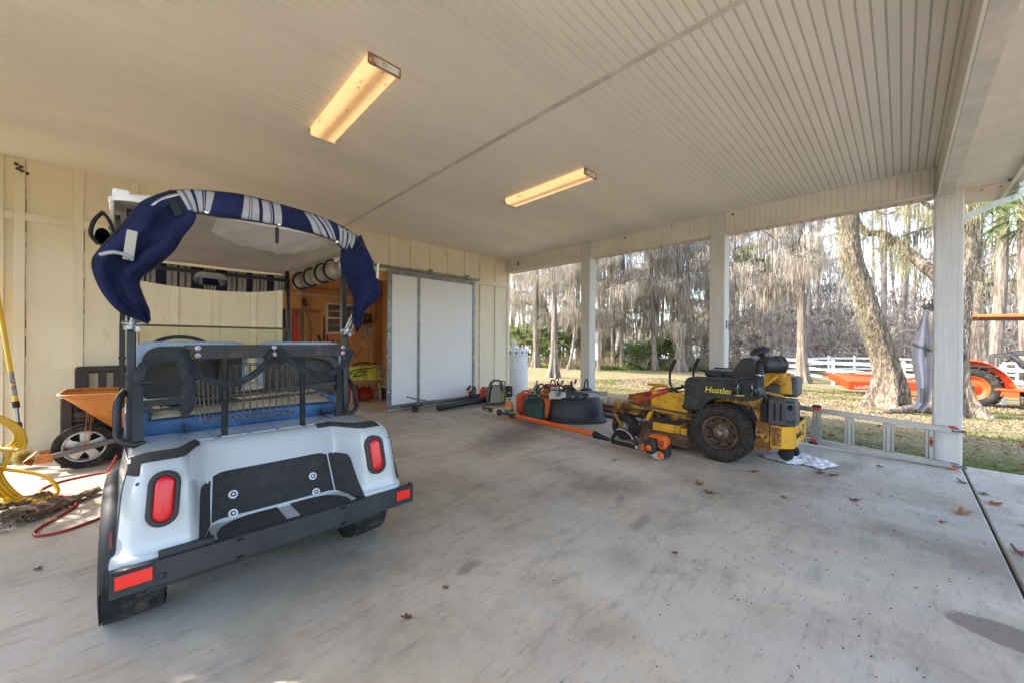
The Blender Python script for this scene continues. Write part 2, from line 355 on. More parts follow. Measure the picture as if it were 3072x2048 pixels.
# --- front beam along x and the eave outside it
s = MB(); s.b2((-1.8,-.345,2.782), (5.905,-.262,H+.02)); s.b2((-1.8,-.262,2.80), (5.905,-.25,H-.004)); s.b2((-1.8,-.2625,2.778), (5.905,-.244,2.80), .002); s.build('front_beam', TRIM, bld)
s = MB(); s.b2((-1.8,-.36,2.776), (5.905,-.2630,2.7818), .001); s.build('front_beam_soffit', mat('beam_bottom', (0.63,0.58,0.51), rough=.5, dirt=.5, dcol=(.2,.14,.09), dth=.66, ds=12), bld)
s = MB(); P = bead_profile(-1.8, 6.70, .05, .003); ribs(s, P, lambda a, d: (a,-.72,2.83+d), lambda a, d: (a,-.345,2.83+d)); s.build('eave_soffit', TRIM, bld)
s = MB(); s.b2((-1.8,-.745,2.79), (6.72,-.72,2.98)); s.build('fascia', TRIM, bld)
s = MB(); g = [(-.005,.0),(-.075,0),(-.105,.03),(-.105,.085),(-.12,.1),(-.12,.115),(-.105,.115),(-.095,.09),(-.095,.035),(-.07,.01),(-.005,.01)]
s.prism(g, 8.5, (-1.8,-.745,2.85), (0,1,0), (0,0,1)); gut = s.build('gutter', mat('gutter_green', (.5,.5,.42), rough=.5, dirt=.8, dcol=(.2,.2,.06), dth=.55, ds=4), bld)
# downspout: fluted pipe from the gutter back to the near post
DSM = mat('downspout_paint', (.56,.57,.5), rough=.5, var=.1, dirt=.85, dcol=(.22,.23,.07), dth=.53, ds=5, stretch=(1,1,1))
def fluted(s, pts, w, h, nfl=5):
    prof = []
    for k in range(nfl*4+1): t = k/(nfl*4); prof.append((-w/2+w*t, h/2-(.004 if k % 4 in (1,2,3) and k % 4 == 2 else 0)))
    prof = prof+[(-a, -b) for a, b in prof]; pts = [np.asarray(p, float) for p in pts]; V = []; n = len(prof)
    for i, p in enumerate(pts):
        d = pts[min(i+1, len(pts)-1)]-pts[max(i-1, 0)]; d /= np.linalg.norm(d); x = np.cross(d, (0,0,1)); x /= np.linalg.norm(x); u = np.cross(x, d)
        V += [p+a*x+b*u for a, b in prof]
    s.add(V, [(i*n+k, i*n+(k+1) % n, (i+1)*n+(k+1) % n, (i+1)*n+k) for i in range(len(pts)-1) for k in range(n)], False)
s = MB(); top = catmull([(6.25,-.80,2.86),(6.25,-.80,2.78),(6.23,-.775,2.72),(6.2,-.73,2.69),(6.17,-.66,2.665)], 5)
fluted(s, top, .075, .06); fluted(s, [(6.17,-.66,2.665),(6.06,-.40,2.535)], .075, .06); fluted(s, [(6.085,-.47,2.565),(6.05,-.39,2.53)], .082, .067)
fluted(s, catmull([(6.12,-.36,2.535),(6.15,-.35,2.5),(6.16,-.335,2.4),(6.16,-.335,.1)], 4)[9:], .075, .06); s.build('downspout', DSM, bld)

# --- sliding door
s = MB(); D = dict(x0=3.0, x1=4.935, z0=.04, z1=2.475, y=6.235)
def fr(x0, x1, z0, z1, t=.026): s.b2((x0,6.235-t/2-.008,z0), (x1,6.235+t/2+.002,z1), .004)
fr(3.0,3.085,.04,2.475); fr(4.872,4.935,.04,2.475); fr(3.0855,4.8715,2.405,2.475); fr(3.0855,4.8715,.04,.115); fr(3.59,3.642,.1155,2.4045,.03)
door = MB(); door.b2((3.02,6.228,.06), (4.915,6.246,2.45)); door_o = door.build('sliding_door', mat('white_panel', (.74,.73,.735), rough=.35, var=.02, vs=1.2, dirt=.15, dcol=(.5,.46,.4), dth=.7, ds=3), bld)
s.build('door_frame', GALV, door_o)
s = MB()
for x in (3.03,4.905): 
    for z in (.35,.9,1.35,1.9): s.lathe([(.0,.004),(.012,.003),(.016,0)], (x,6.213,z), (0,-1,0), 12)
s.build('bolt', mat('bolt_bright', (.6,.6,.6), rough=.3, metal=.9), door_o)
s = MB(); s.b2((2.35,6.215,2.502), (5.05,6.262,2.548), .004); 
for x in (3.85,4.72,2.7): s.b2((x,6.2,2.5), (x+.05,6.284,2.585), .004)
s.build('door_rail', GALV, bld)

# --- shed interior seen through the opening
PLY = mat('plywood', (.66,.37,.165), rough=.6, var=.22, vs=2.2, stretch=(1,1,.25), bump=.1, dirt=.4, dcol=(.2,.09,.035), dth=.6, ds=5, col2=(.50,.25,.10))
s = MB(); s.b2((.9,9.02,0), (2.9,9.06,2.9)); s.b2((3.5,9.02,0), (4.2,9.06,2.9)); s.b2((2.9,9.02,0), (3.5,9.06,1.41)); s.b2((2.9,9.02,2.07), (3.5,9.06,2.9)); s.b2((4.2,6.42,0), (4.24,9.06,2.9)); s.b2((-1.0,9.02,0), (.9,9.06,2.9)); s.b2((-1.0,6.42,2.75), (4.2,9.02,2.79)); s.b2((1.42,6.412,2.30),(3.12,6.45,2.452)); s.build('plywood_lining', PLY, bld)
s = MB()
for x in (1.6,2.4,3.2,4.0): s.b2((x,8.98,2.1 if 2.8<x<3.4 else 0.0), (x+.004,9.02,2.75))
s.b2((.9,8.98,2.35),(4.2,9.02,2.39)); s.b2((3.93,8.9,0),(4.02,9.0,2.75)); s.build('stud', mat('stud_wood', (.42,.21,.09), rough=.7, var=.2), bld)
s = MB(); 
for a in (((2.89,8.99,1.40),(2.93,9.02,2.08)), ((3.47,8.99,1.40),(3.51,9.02,2.08)), ((2.93,8.99,2.045),(3.47,9.02,2.08)), ((2.93,8.99,1.40),(3.47,9.02,1.43)), ((2.93,8.992,1.72),(3.47,9.018,1.755)), ((3.19,8.996,1.43),(3.21,9.014,1.72)), ((3.19,8.996,1.755),(3.21,9.014,2.045)), ((2.93,8.997,1.57),(3.19,9.013,1.585)), ((3.21,8.997,1.57),(3.47,9.013,1.585)), ((2.93,8.997,1.89),(3.19,9.013,1.905)), ((3.21,8.997,1.89),(3.47,9.013,1.905)), ((2.85,8.96,1.375),(3.55,9.02,1.399))): s.b2(*a)
win = s.build('window', mat('window_white', (.7,.7,.7), rough=.5), bld)
s = MB(); s.b2((2.92,9.024,1.42), (3.48,9.028,2.06)); s.build('pane', mat('frosted_pane', (.8,.85,.9), rough=.25, trans=.9, alpha=.5), win)

# --- ceiling lights
LENS = mat('yellowed_lens', (.55,.36,.17), rough=.35, emit=(1.0,.57,.25), es=.34, dirt=.85, dcol=(.18,.09,.03), dth=.67, ds=9, stretch=(2,1,1))
def lens_variation():
    n, l = nt_of(LENS); b = n['Principled BSDF']; tc = n.new('ShaderNodeTexCoord'); sx = n.new('ShaderNodeSeparateXYZ'); l.new(tc.outputs['Object'], sx.inputs['Vector'])
    m1 = n.new('ShaderNodeMath'); m1.operation = 'ABSOLUTE'; l.new(sx.outputs['X'], m1.inputs[0])
    r = n.new('ShaderNodeMapRange'); r.inputs['From Min'].default_value = .0; r.inputs['From Max'].default_value = .075; r.inputs['To Min'].default_value = .085; r.inputs['To Max'].default_value = .235; r.interpolation_type = 'SMOOTHERSTEP'; l.new(m1.outputs[0], r.inputs['Value'])
    d = n.new('ShaderNodeTexNoise'); d.inputs['Scale'].default_value = 9; d.inputs['Detail'].default_value = 9; d.inputs['Roughness'].default_value = .75; mp = n.new('ShaderNodeMapping'); mp.inputs['Scale'].default_value = (2,1,1); l.new(tc.outputs['Object'], mp.inputs['Vector']); l.new(mp.outputs['Vector'], d.inputs['Vector'])
    k = n.new('ShaderNodeMapRange'); k.inputs['From Min'].default_value = .575; k.inputs['From Max'].default_value = .63; k.inputs['To Min'].default_value = 1; k.inputs['To Max'].default_value = .25; l.new(d.outputs['Fac'], k.inputs['Value'])
    mu = n.new('ShaderNodeMath'); mu.operation = 'MULTIPLY'; l.new(r.outputs['Result'], mu.inputs[0]); l.new(k.outputs['Result'], mu.inputs[1]); l.new(mu.outputs[0], b.inputs['Emission Strength'])
lens_variation()
RUSTW = mat('rusted_white', (.75,.74,.7), rough=.5, dirt=.95, dcol=(.32,.12,.03), dth=.56, ds=14)
RUSTO = mat('rust_edge', (.34,.14,.04), rough=.85, var=.3, vs=30)
def ceiling_light(x, y0, y1, label):
    t = thing('ceiling_light', label, 'light', (x,(y0+y1)/2,H-.001), 0, 'wraparound tube lights under the ceiling'); L = (y1-y0)/2
    s = MB(); s.prism([(-.105,0),(-.105,-.032),(-.092,-.056),(-.082,-.061),(.082,-.061),(.092,-.056),(.105,-.032),(.105,0)], 2*L-.03, (0,L-.015,0), (1,0,0), (0,0,1)); s.build('lens', LENS, t)
    for sg in (-1,1):
        s = MB(); s.box((0,sg*(L-.005),-.033), (.222,.014,.066)); e = s.build('end_cap', RUSTW, t)
        s = MB(); s.box((0,sg*(L+.0025),-.004), (.224,.004,.007)); s.box((0,sg*(L+.0025),-.063), (.224,.004,.008)); s.box((-.108,sg*(L+.0025),-.034), (.007,.004,.05)); s.box((.108,sg*(L+.0025),-.034), (.007,.004,.05)); s.build('rusty_rim', RUSTO, e)
        if sg < 0: s = MB(); s.tube([(.012*math.cos(a), -L-.004, -.034+.012*math.sin(a)) for a in np.linspace(0.6, 5.6, 14)], .0016, 5); s.build('latch', GALV, e)
    return t
ceiling_light(1.12, 2.38, 3.60, 'rusty glowing amber tube light above the golf cart roof')
ceiling_light(3.44, 2.35, 3.60, 'rusty glowing amber tube light on the ceiling half nearer the posts')
# mud nests on the beam
for k, (y, z, w_, h_) in enumerate(((6.02-.1,2.95,.05,.10), (3.33,3.03,.03,.035), (2.52,3.055,.022,.02), (1.66,3.04,.03,.03))):
    s = MB(); s.grid(lambda u, v: (5.905-.018*math.sin(math.pi*v)*abs(math.sin(math.pi*u)), y+w_*(u-.5)*(.5+.6*math.sin(math.pi*v)+.3*nz(u*4,v*4,k)), z+h_*(v-.5)*1.0), 8, 7)
    o = s.build('mud_nest', mat('mud', (.12,.075,.04), rough=.95, var=.3, bump=.6, bs=60)); tag(o, ('long narrow brown mud nest at the far end of the beam', 'round brown mud nest midway along the beam', 'smallest brown mud nest near the top of the beam', 'small dark mud nest on the beam just beside the middle post')[k], 'wasp nest', 'mud nests stuck on the beam')
# ================= LANDSCAPE =================
def lawn_mat():
    m = mat('lawn', (.27,.215,.13), rough=.95, col2=(.17,.145,.08), vs=1.1, bump=.8, bs=25, spec=.1)
    n, l = nt_of(m); b = n['Principled BSDF']; tc = n.new('ShaderNodeTexCoord'); c = b.inputs['Base Color'].links[0].from_socket
    for sc, lo, hi, col, f, st in ((.22,.52,.64,(.17,.18,.06),.7,(1,1,1)), (.9,.56,.68,(.13,.15,.045),.5,(1,1,1)), (14,.55,.7,(.46,.38,.24),.6,(1,1,1)), (3.1,.6,.68,(.16,.085,.04),.6,(1,1,1)), (40,.58,.66,(.1,.085,.04),.7,(1,1,1))):
        mp = n.new('ShaderNodeMapping'); mp.inputs['Scale'].default_value = st; l.new(tc.outputs['Object'], mp.inputs['Vector'])
        t = n.new('ShaderNodeTexNoise'); t.inputs['Scale'].default_value = sc; t.inputs['Detail'].default_value = 6; t.inputs['Roughness'].default_value = .65; l.new(mp.outputs['Vector'], t.inputs['Vector'])
        r = n.new('ShaderNodeMapRange'); r.inputs['From Min'].default_value = lo; r.inputs['From Max'].default_value = hi; r.inputs['To Max'].default_value = f; l.new(t.outputs['Fac'], r.inputs['Value'])
        x = n.new('ShaderNodeMixRGB'); x.inputs['Color2'].default_value = (*col,1); l.new(c, x.inputs['Color1']); l.new(r.outputs['Result'], x.inputs['Fac']); c = x.outputs['Color']
    l.new(c, b.inputs['Base Color']); return m
LAWN = lawn_mat()
def gz(x, y):
    """ground height: flat lawn"""
    d = max(0., min(1., (math.hypot(x-2, y-3)-7)/10.)); k = max(0., x-6.2); z = -.045-.05*k if k < 20 else -1.045-.055*min(1, (k-20)/5)
    if k > 36: z -= min(1.2, (k-36)*.12)
    return z+.05*d*nz(x*.18, y*.18, 4.)
s = MB(); N = 161
def gfn(u, v):
    a = (u*2-1); b = (v*2-1); x = 8+math.copysign(abs(a)**2.6, a)*600; y = 4+math.copysign(abs(b)**2.6, b)*600
    return (x, y, gz(x, y) if not(-4.4 < x < 6.3 and -6.3 < y < 10.) else -.17 if (-4.1 < x < 5.9 and -5.9 < y < 5.9) else -.045)
s.grid(gfn, N, N); struct(s.build('ground', LAWN))
# ---------------- trees, moss, undergrowth ----------------
def leafmat(name, c1, c2, tl=.3, vs=1.5, rough=.8):
    if name in _M: return _M[name]
    m = bpy.data.materials.new(name); m.use_nodes = True; n, l = nt_of(m); n.clear() if hasattr(n, 'clear') else None
    out = n.new('ShaderNodeOutputMaterial'); d = n.new('ShaderNodeBsdfDiffuse'); t = n.new('ShaderNodeBsdfTranslucent'); mx = n.new('ShaderNodeMixShader'); mx.inputs[0].default_value = tl
    tc = n.new('ShaderNodeTexCoord'); z = n.new('ShaderNodeTexNoise'); z.inputs['Scale'].default_value = vs; z.inputs['Detail'].default_value = 6; z.inputs['Roughness'].default_value = .75; l.new(tc.outputs['Object'], z.inputs['Vector'])
    r = n.new('ShaderNodeValToRGB'); r.color_ramp.elements[0].position = .36; r.color_ramp.elements[1].position = .64; r.color_ramp.elements[0].color = (*c1,1); r.color_ramp.elements[1].color = (*c2,1)
    l.new(z.outputs['Fac'], r.inputs['Fac']); l.new(r.outputs['Color'], d.inputs['Color']); l.new(r.outputs['Color'], t.inputs['Color'])
    l.new(d.outputs[0], mx.inputs[1]); l.new(t.outputs[0], mx.inputs[2]); l.new(mx.outputs[0], out.inputs['Surface']); _M[name] = m; return m
MOSS = leafmat('moss', (.20,.18,.14), (.58,.53,.45), .4, 1.1)
MOSS2 = leafmat('moss_green', (.15,.15,.08), (.44,.42,.28), .3, 1.3)
MOSSF = leafmat('moss_far', (.20,.18,.155), (.58,.52,.46), .4, .7)
TWIG = leafmat('twig', (.20,.165,.135), (.44,.38,.33), 0., 2)
PALM = leafmat('palm_green', (.08,.11,.045), (.27,.32,.13), .3, 2)
GREEN = leafmat('leaf_green', (.05,.09,.015), (.20,.28,.05), .35, 3)
REDL = leafmat('leaf_red', (.12,.025,.02), (.34,.10,.07), .3, 3)
REED = leafmat('reed', (.20,.15,.09), (.46,.38,.26), .2, 2)
BARK = mat('bark', (.34,.29,.245), rough=.9, var=.3, vs=3, bump=1.0, bs=9, stretch=(4.5,4.5,.4), dirt=.8, dcol=(.10,.075,.06), dth=.52, ds=4, spec=.15, bd=.04)
BARKO = mat('bark_oak', (.36,.30,.235), rough=.92, var=.3, vs=6, bump=1.0, bs=16, stretch=(2.2,2.2,.6), dirt=.85, dcol=(.085,.065,.05), dth=.50, ds=9, spec=.15, bd=.05)
def strands(P, L, w, rng, segs=3, sway=.06, twist=None, dirv=None, bend=0.):
    """many tapering ribbons: P (n,3) roots, L lengths, w widths; hang down unless dirv is given"""
    n = len(P); L = np.broadcast_to(L, n); w = np.broadcast_to(w, n); a = rng.uniform(0, math.pi, n); side = np.stack([np.cos(a), np.sin(a), np.zeros(n)], 1)
    D = np.tile(np.array((0,0,-1.)), (n,1)) if dirv is None else dirv/np.linalg.norm(dirv, axis=1)[:,None]
    if dirv is not None:
        side = np.cross(D, rng.normal(size=(n,3))); side /= np.linalg.norm(side, axis=1)[:,None]+1e-9
    V = np.zeros((n, segs+1, 2, 3)); off = np.zeros((n,3)); ph = rng.normal(size=(n,3))*sway; ph[:,2] *= .3
    for k in range(segs+1):
        t = k/segs; wk = w*(1-t*.85)*(.75 if k == 0 else 1)
        off = D*(L*t)[:,None]+ph*(math.sin(t*3.2))*L[:,None]+np.array((0,0,-bend))*(t*t*L)[:,None]
        c = P+off; V[:,k,0] = c-side*wk[:,None]/2; V[:,k,1] = c+side*wk[:,None]/2
    idx = (np.arange(n)[:,None]*(segs+1)*2+np.arange(segs)[None]*2).ravel()
    F = np.stack([idx, idx+1, idx+3, idx+2], 1); return V.reshape(-1,3), F
def merge(parts):
    V, F, o = [], [], 0
    for v, f in parts: V.append(v); F.append(f+o); o += len(v)
    return np.concatenate(V), np.concatenate(F)
def hanks(C, rng, n=16, rad=.18, L=1.2, w=.06, **k):
    """hanging hanks: n strands round each centre, longest in the middle"""
    C = np.asarray(C, float); m = len(C); Lc = L*rng.uniform(.45, 1.5, m)
    o = rng.normal(size=(m, n, 3))*rad; o[:,:,2] *= .6; r = np.linalg.norm(o[:,:,:2], axis=2)/rad
    P = (C[:,None]+o).reshape(-1,3); LL = (Lc[:,None]*np.exp(-r*.55)*rng.uniform(.6, 1.25, (m,n))).ravel()
    return strands(P, LL, w*rng.uniform(.5, 1.4, m*n), rng, **k)
def trunk_mb(s, pts, r0, seed, r1=.45, flare=.9, fl_h=1.0, nl=7, n=22, k=8, ridge=0):
    C = catmull(pts, k); z0 = C[0][2]; m = len(C); zt = max(c[2] for c in C); V = []
    C[0] = C[0]-np.array((0,0,.15))
    for i, c in enumerate(C):
        h = max(0, c[2]-z0); rr = r0*(1-(1-r1)*(h/max(.1, zt-z0))); fl = math.exp(-h/(fl_h*.35))
        for j in range(n):
            a = 2*math.pi*j/n; lob = .5+.5*math.cos(nl*a+seed*1.7+.6*math.sin(a*2+seed))
            q = rr*(1+flare*fl*(.35+1.25*lob**1.5)+.10*nz(math.cos(a)*1.6+seed, math.sin(a)*1.6, c[2]*1.3)+.05*nz(math.cos(a)*5+seed, math.sin(a)*5, c[2]*.9)+.06*lob+(ridge*(.5-abs(nz(math.cos(a)*7+seed, math.sin(a)*7, c[2]*2.2)))+ridge*.6*(.5-abs(nz(math.cos(a)*16+seed, math.sin(a)*16, c[2]*6))) if ridge else 0))
            V.append((c[0]+q*math.cos(a), c[1]+q*math.sin(a), c[2]))
    s.add(V, [(i*n+j, i*n+(j+1) % n, (i+1)*n+(j+1) % n, (i+1)*n+j) for i in range(m-1) for j in range(n)], True); return C
def limb(s, P, r, rng, out, twigs=None):
    Q = catmull(P, 5); m = len(Q); s.tube(Q, [r*(1-.8*i/(m-1)) for i in range(m)], 7); out += Q[1:]
    return Q
def build_tree(nm, key, label, r0, pts, seed, moss=220, ml=1.6, msc=1., spread=3.2, nlimb=13, zlo=3.0, flare=.9, flh=1.0, bark=BARK, mossm=None, extra=(), leaves=None, group=None, top=6., r1=.45, nl=7):
    rng = np.random.default_rng(seed); base = np.array(pts[0]); t = thing(nm, label, 'tree', tuple(base), 0, group)
    loc = [np.array(p)-base for p in pts]; tip = loc[-1]+np.array((rng.normal()*.3, rng.normal()*.3, top)); full = loc+[tip]
    s = MB(); C = trunk_mb(s, full, r0, seed, r1, flare, flh, nl, **(dict(n=96, k=26, ridge=.13) if bark is BARKO else dict(n=30, k=10))); s.build('trunk', bark, t)
    L = MB(); att = []; tw = []
    for e in extra: limb(L, [np.array(p)-base for p in e[0]], e[1], rng, att)
    cc = [c for c in C if c[2] > zlo]; 
    for i in range(nlimb):
        c = cc[int(len(cc)*(i+.5)/nlimb) % len(cc)]; a = rng.uniform(0, 6.28); ln = spread*rng.uniform(.6, 1.25); up = rng.uniform(-.05, .5)
        P = [c, c+np.array((math.cos(a), math.sin(a), up))*ln*.35+rng.normal(size=3)*.12, c+np.array((math.cos(a+.25), math.sin(a+.25), up*.7))*ln*.7+rng.normal(size=3)*.2, c+np.array((math.cos(a+.1), math.sin(a+.1), up*.5))*ln+rng.normal(size=3)*.25]
        Q = limb(L, P, r0*.24+.012, rng, att); tw += Q[2:]
    L.build('branch', bark, t); att = np.array(att); tw = np.array(tw)
    parts = []
    if len(tw):
        k = 7; P = np.repeat(tw, k, 0); d = rng.normal(size=P.shape); d[:,2] = d[:,2]*.6; parts.append(strands(P, rng.uniform(.35, 1.1, len(P))*spread*.32, .018*msc+.006, rng, 3, .12, dirv=d, bend=.2))
        v, f = merge(parts); npmesh('twigs', v, f, TWIG, t)
    idx = rng.integers(0, len(att), moss); Cn = att[idx]+rng.normal(size=(moss,3))*np.array((.35,.35,.12))*msc
    v, f = hanks(Cn, rng, 22, .19*msc, ml*.82, .042*msc, segs=4, sway=.085); npmesh('moss', v, f, mossm or MOSS, t)
    if leaves is not None:
        n = 900; P = att[rng.integers(0, len(att), n)]+rng.normal(size=(n,3))*.5; v, f = strands(P, .14*msc, .09*msc, rng, 1, .3, dirv=rng.normal(size=(n,3))); npmesh('leaves', v, f, leaves, t)
    return t
TREES = [
    ('T1', 'cypress straight grey trunk left of the thick flared trunk, past the white tank', 0.23, [(22.72, 20.7, -0.88), (22.72, 20.71, 4.57), (22.66, 20.77, 9.99)]),
    ('T2', 'cypress nearest tall flared trunk standing alone between wall corner and first post', 0.146, [(13.51, 11.18, -0.42), (13.52, 11.18, 3.14), (13.45, 11.26, 5.92)]),
    ('T3', 'trunk leaning away to the left behind the nearest flared cypress trunk', 0.191, [(28.44, 22.52, -1.1), (28.02, 22.93, 1.98), (27.05, 23.88, 5.34), (26.44, 24.47, 8.32)]),
    ('T4', 'thin pale bent trunk just left of the first post', 0.116, [(23.47, 17.93, -0.91), (23.75, 17.65, 1.33), (23.87, 17.54, 4.59), (23.92, 17.51, 8.05)]),
    ('T5', 'dark crooked mossy trunk far behind the thin pale bent one', 0.176, [(32.94, 23.68, -1.1), (32.85, 23.77, 2.78), (32.02, 24.57, 6.3), (31.88, 24.72, 10.53)]),
    ('T0', 'thin far trunk under dark moss beside the wall corner', 0.15, [(30.32, 29.7, -1.1), (30.44, 29.59, 2.09), (30.12, 29.91, 9.59)]),
    ('T6', 'very thin trunk just right of the first post', 0.113, [(24.36, 15.81, -0.96), (24.37, 15.82, 3.09), (24.23, 15.96, 7.85)]),
    ('T7', 'thick wavy trunk swelling at its foot behind the thin ones right of the first post', 0.356, [(35.34, 21.78, -1.1), (35.23, 21.89, 1.39), (34.78, 22.34, 5.65), (34.56, 22.56, 10.98)]),
    ('T8', 'straight slim trunk between the first and second post, first clear of the wavy one', 0.189, [(29.17, 17.45, -1.1), (29.12, 17.51, 3.4), (29.05, 17.59, 9.49)]),
    ('T9', 'crooked slim trunk bending right beside the straight slim one', 0.138, [(28.33, 16.19, -1.1), (28.36, 16.17, 1.92), (28.52, 16.02, 5.24), (28.41, 16.13, 8.57)]),
    ('T10', 'forked tree whose dark branches reach up to the beam in the middle bay', 0.231, [(39.05, 22.93, -1.1), (39.37, 22.63, 2.18), (40.0, 22.03, 5.66), (40.41, 21.64, 7.59), (41.65, 20.44, 9.91), (42.48, 19.64, 11.08)]),
    ('T11', 'straight smooth trunk in front of the palmettos', 0.193, [(30.24, 14.15, -1.1), (30.11, 14.28, 1.93), (29.97, 14.43, 8.55)]),
    ('T12', 'broad fluted cypress trunk with spreading foot near the seat of the mower', 0.291, [(30.42, 12.24, -1.1), (30.46, 12.21, 3.24), (30.39, 12.29, 8.27)]),
    ('T12b', 'second fluted trunk pressed against the broad cypress', 0.27, [(33.27, 12.6, -1.1), (33.13, 12.74, 3.39), (33.19, 12.7, 9.37)]),
    ('T13', 'distant pale grey trunk left of the broad fluted cypress', 0.308, [(41.03, 17.3, -1.1), (41.01, 17.33, 5.78), (40.94, 17.41, 10.85)]),
    ('T14', 'dark thick trunk with a big diagonal limb just left of the second post', 0.326, [(35.96, 11.9, -1.1), (35.9, 11.97, 4.98), (35.79, 12.09, 10.91)]),
    ('T15', 'grey trunk just right of the second post', 0.295, [(46.87, 12.69, -1.1), (46.8, 12.78, 5.9), (46.65, 12.94, 11.43)]),
    ('T16', 'thin shaggy moss-covered trunk between the second post and the tall cypress', 0.243, [(55.39, 10.27, -1.1), (55.1, 10.57, 6.4), (54.9, 10.77, 13.3)]),
    ('T17', 'tall straight cypress standing before the white fence', 0.221, [(27.12, 3.96, -1.1), (27.07, 4.01, 0.82), (27.03, 4.05, 4.65), (27.05, 4.04, 7.72)]),
    ('T18', 'pale thin trunk hidden by moss right of the tall cypress', 0.226, [(54.55, 6.64, -1.1), (54.53, 6.68, 6.07), (54.45, 6.77, 12.86)]),
    ('T19', 'thick leaning oak trunk with rough bark and moss beside the fence', 0.215, [(13.83, 0.33, -0.43), (13.92, 0.25, 0.2), (13.82, 0.35, 0.98), (13.69, 0.47, 1.5), (13.54, 0.62, 2.14), (13.38, 0.77, 2.81), (13.23, 0.92, 3.41), (13.16, 0.99, 4.11), (13.12, 1.03, 4.63), (13.06, 1.09, 5.33)]),
    ('T20', 'oak with spreading roots behind the third post beside the tractor', 0.20, [(13.49, -0.80, -0.41), (13.52, -0.83, 0.32), (13.54, -0.87, 1.48), (13.59, -0.94, 2.65), (13.69, -1.04, 3.35), (13.69, -1.03, 4.28), (13.66, -1.0, 5.36)]),
    ('T21', 'mossy palm trunk behind the tractor roof', 0.3, [(31.72, -2.86, 0.47), (31.64, -2.77, 2.68), (31.54, -2.68, 4.97), (31.45, -2.58, 6.39)]),
]
LIMB_OAK = [(13.84,-1.0,2.2),(14.26,-.71,2.80),(14.81,-.41,3.29),(15.16,-.05,3.85),(15.15,.38,4.36),(15.07,.73,4.44),(14.95,.85,4.64),(14.87,.93,5.01),(14.8,1.0,6.2)]
LIMB_DARK = [(35.98,11.96,7.4),(34.85,12.22,7.83),(32.88,12.74,8.61),(30.86,13.3,9.33),(29.97,13.46,10.01),(28.5,13.9,10.8)]
TREE_GROUP = 'moss-hung trees at the edge of the lawn'
for i, (key, lab, r0, pts) in enumerate(TREES):
    big = key in ('T19','T20'); nm = 'oak_tree' if big else 'palm_tree' if key == 'T21' else 'cypress_tree'; D = math.hypot(pts[0][0], pts[0][1]); sc = min(2.2, D/18)
    kw = dict(moss=130, ml=1.5*sc**.6, msc=sc*.8, spread=2.6*sc**.5, nlimb=13, zlo=3.4, flare=.9, flh=1.0*r0/.2)
    if key == 'T2': kw.update(zlo=4.4, moss=110, nl=6, flare=1.15, flh=1.5, ml=1.5, spread=2.4)
    if key == 'T17': kw.update(flare=.8, flh=2.4, zlo=4.6, moss=200)
    if key in ('T12','T12b','T14'): kw.update(flare=1.1, flh=2.6, moss=150)
    if key in ('T10','T14','T15','T16','T18'): kw.update(moss=190, zlo=3.5, spread=4.2)
    if key == 'T3' or key == 'T4' or key == 'T5': kw.update(zlo=4.2, spread=3.)
    if key == 'T14': kw['extra'] = ((LIMB_DARK, .42),)
    if key == 'T10': kw['extra'] = (([(40.41,21.64,6.2),(40.0,22.6,8.5),(39.2,23.6,10.5)],.16), ([(40.1,21.9,6.0),(41.6,20.4,6.6),(43.,19.2,7.5)],.13))
    if key == 'T19': kw.update(bark=BARKO, moss=60, ml=.5, msc=.6, spread=2.0, nlimb=5, zlo=5.6, flare=1.0, flh=1.9, top=4., r1=.8, nl=5)
    if key == 'T20': kw.update(bark=BARKO, moss=170, ml=.7, msc=.55, spread=2.2, nlimb=9, zlo=4.2, flare=1.7, flh=1.1, top=4., r1=.9, nl=5, extra=((LIMB_OAK,.17),), mossm=MOSS2)
    if key == 'T21': kw.update(flare=.2, moss=90, ml=1.6, zlo=3.2, nlimb=6, r1=.95, mossm=MOSS2)
    tr = build_tree(nm, key, lab, r0, pts, 40+i, group=TREE_GROUP, **kw)
    if big or key in ('T16','T21','T12','T7'):     # moss and resurrection fern clinging to the bark
        rng = np.random.default_rng(90+i); C = catmull([np.array(p)-np.array(pts[0]) for p in pts], 12); C = np.array([c for c in C if c[2] > (1.1 if big else .5)]); n = 1500 if big else 700
        c = C[rng.integers(0, len(C), n)]; a = rng.normal(2.4, .9, n) if key == 'T19' else rng.uniform(0, 6.28, n); rr = r0*rng.uniform(.95, 1.12, n)
        P = c+np.stack([rr*np.cos(a), rr*np.sin(a), rng.normal(size=n)*.15], 1); v, f = strands(P, rng.uniform(.06, .28, n)*(1 if big else 1.8), (.012 if big else .05), rng, 3, .25); npmesh('bark_moss', v, f, MOSS2 if key == 'T19' else MOSS, tr)
# roots of the two oaks
rt = thing('tree_root', 'long exposed root snaking over the lawn between the leaning oak and the third post', 'root', (12.6,-.1,-.36))
s = MB(); s.tube(catmull([(1.0,-.6,.02),(.5,-.35,.10),(.0,0,.10),(-.5,.35,.05),(-.95,.75,-.02),(-1.3,1.0,-.1)], 6), [.16,.15,.14,.13,.12,.12,.11,.11,.10,.10,.10,.09,.09,.08,.08,.07,.07,.06,.06,.05,.05,.05,.04,.04,.04,.04,.03,.03,.03,.03,.02][:31], 10); s.build('root_wood', BARKO, rt)
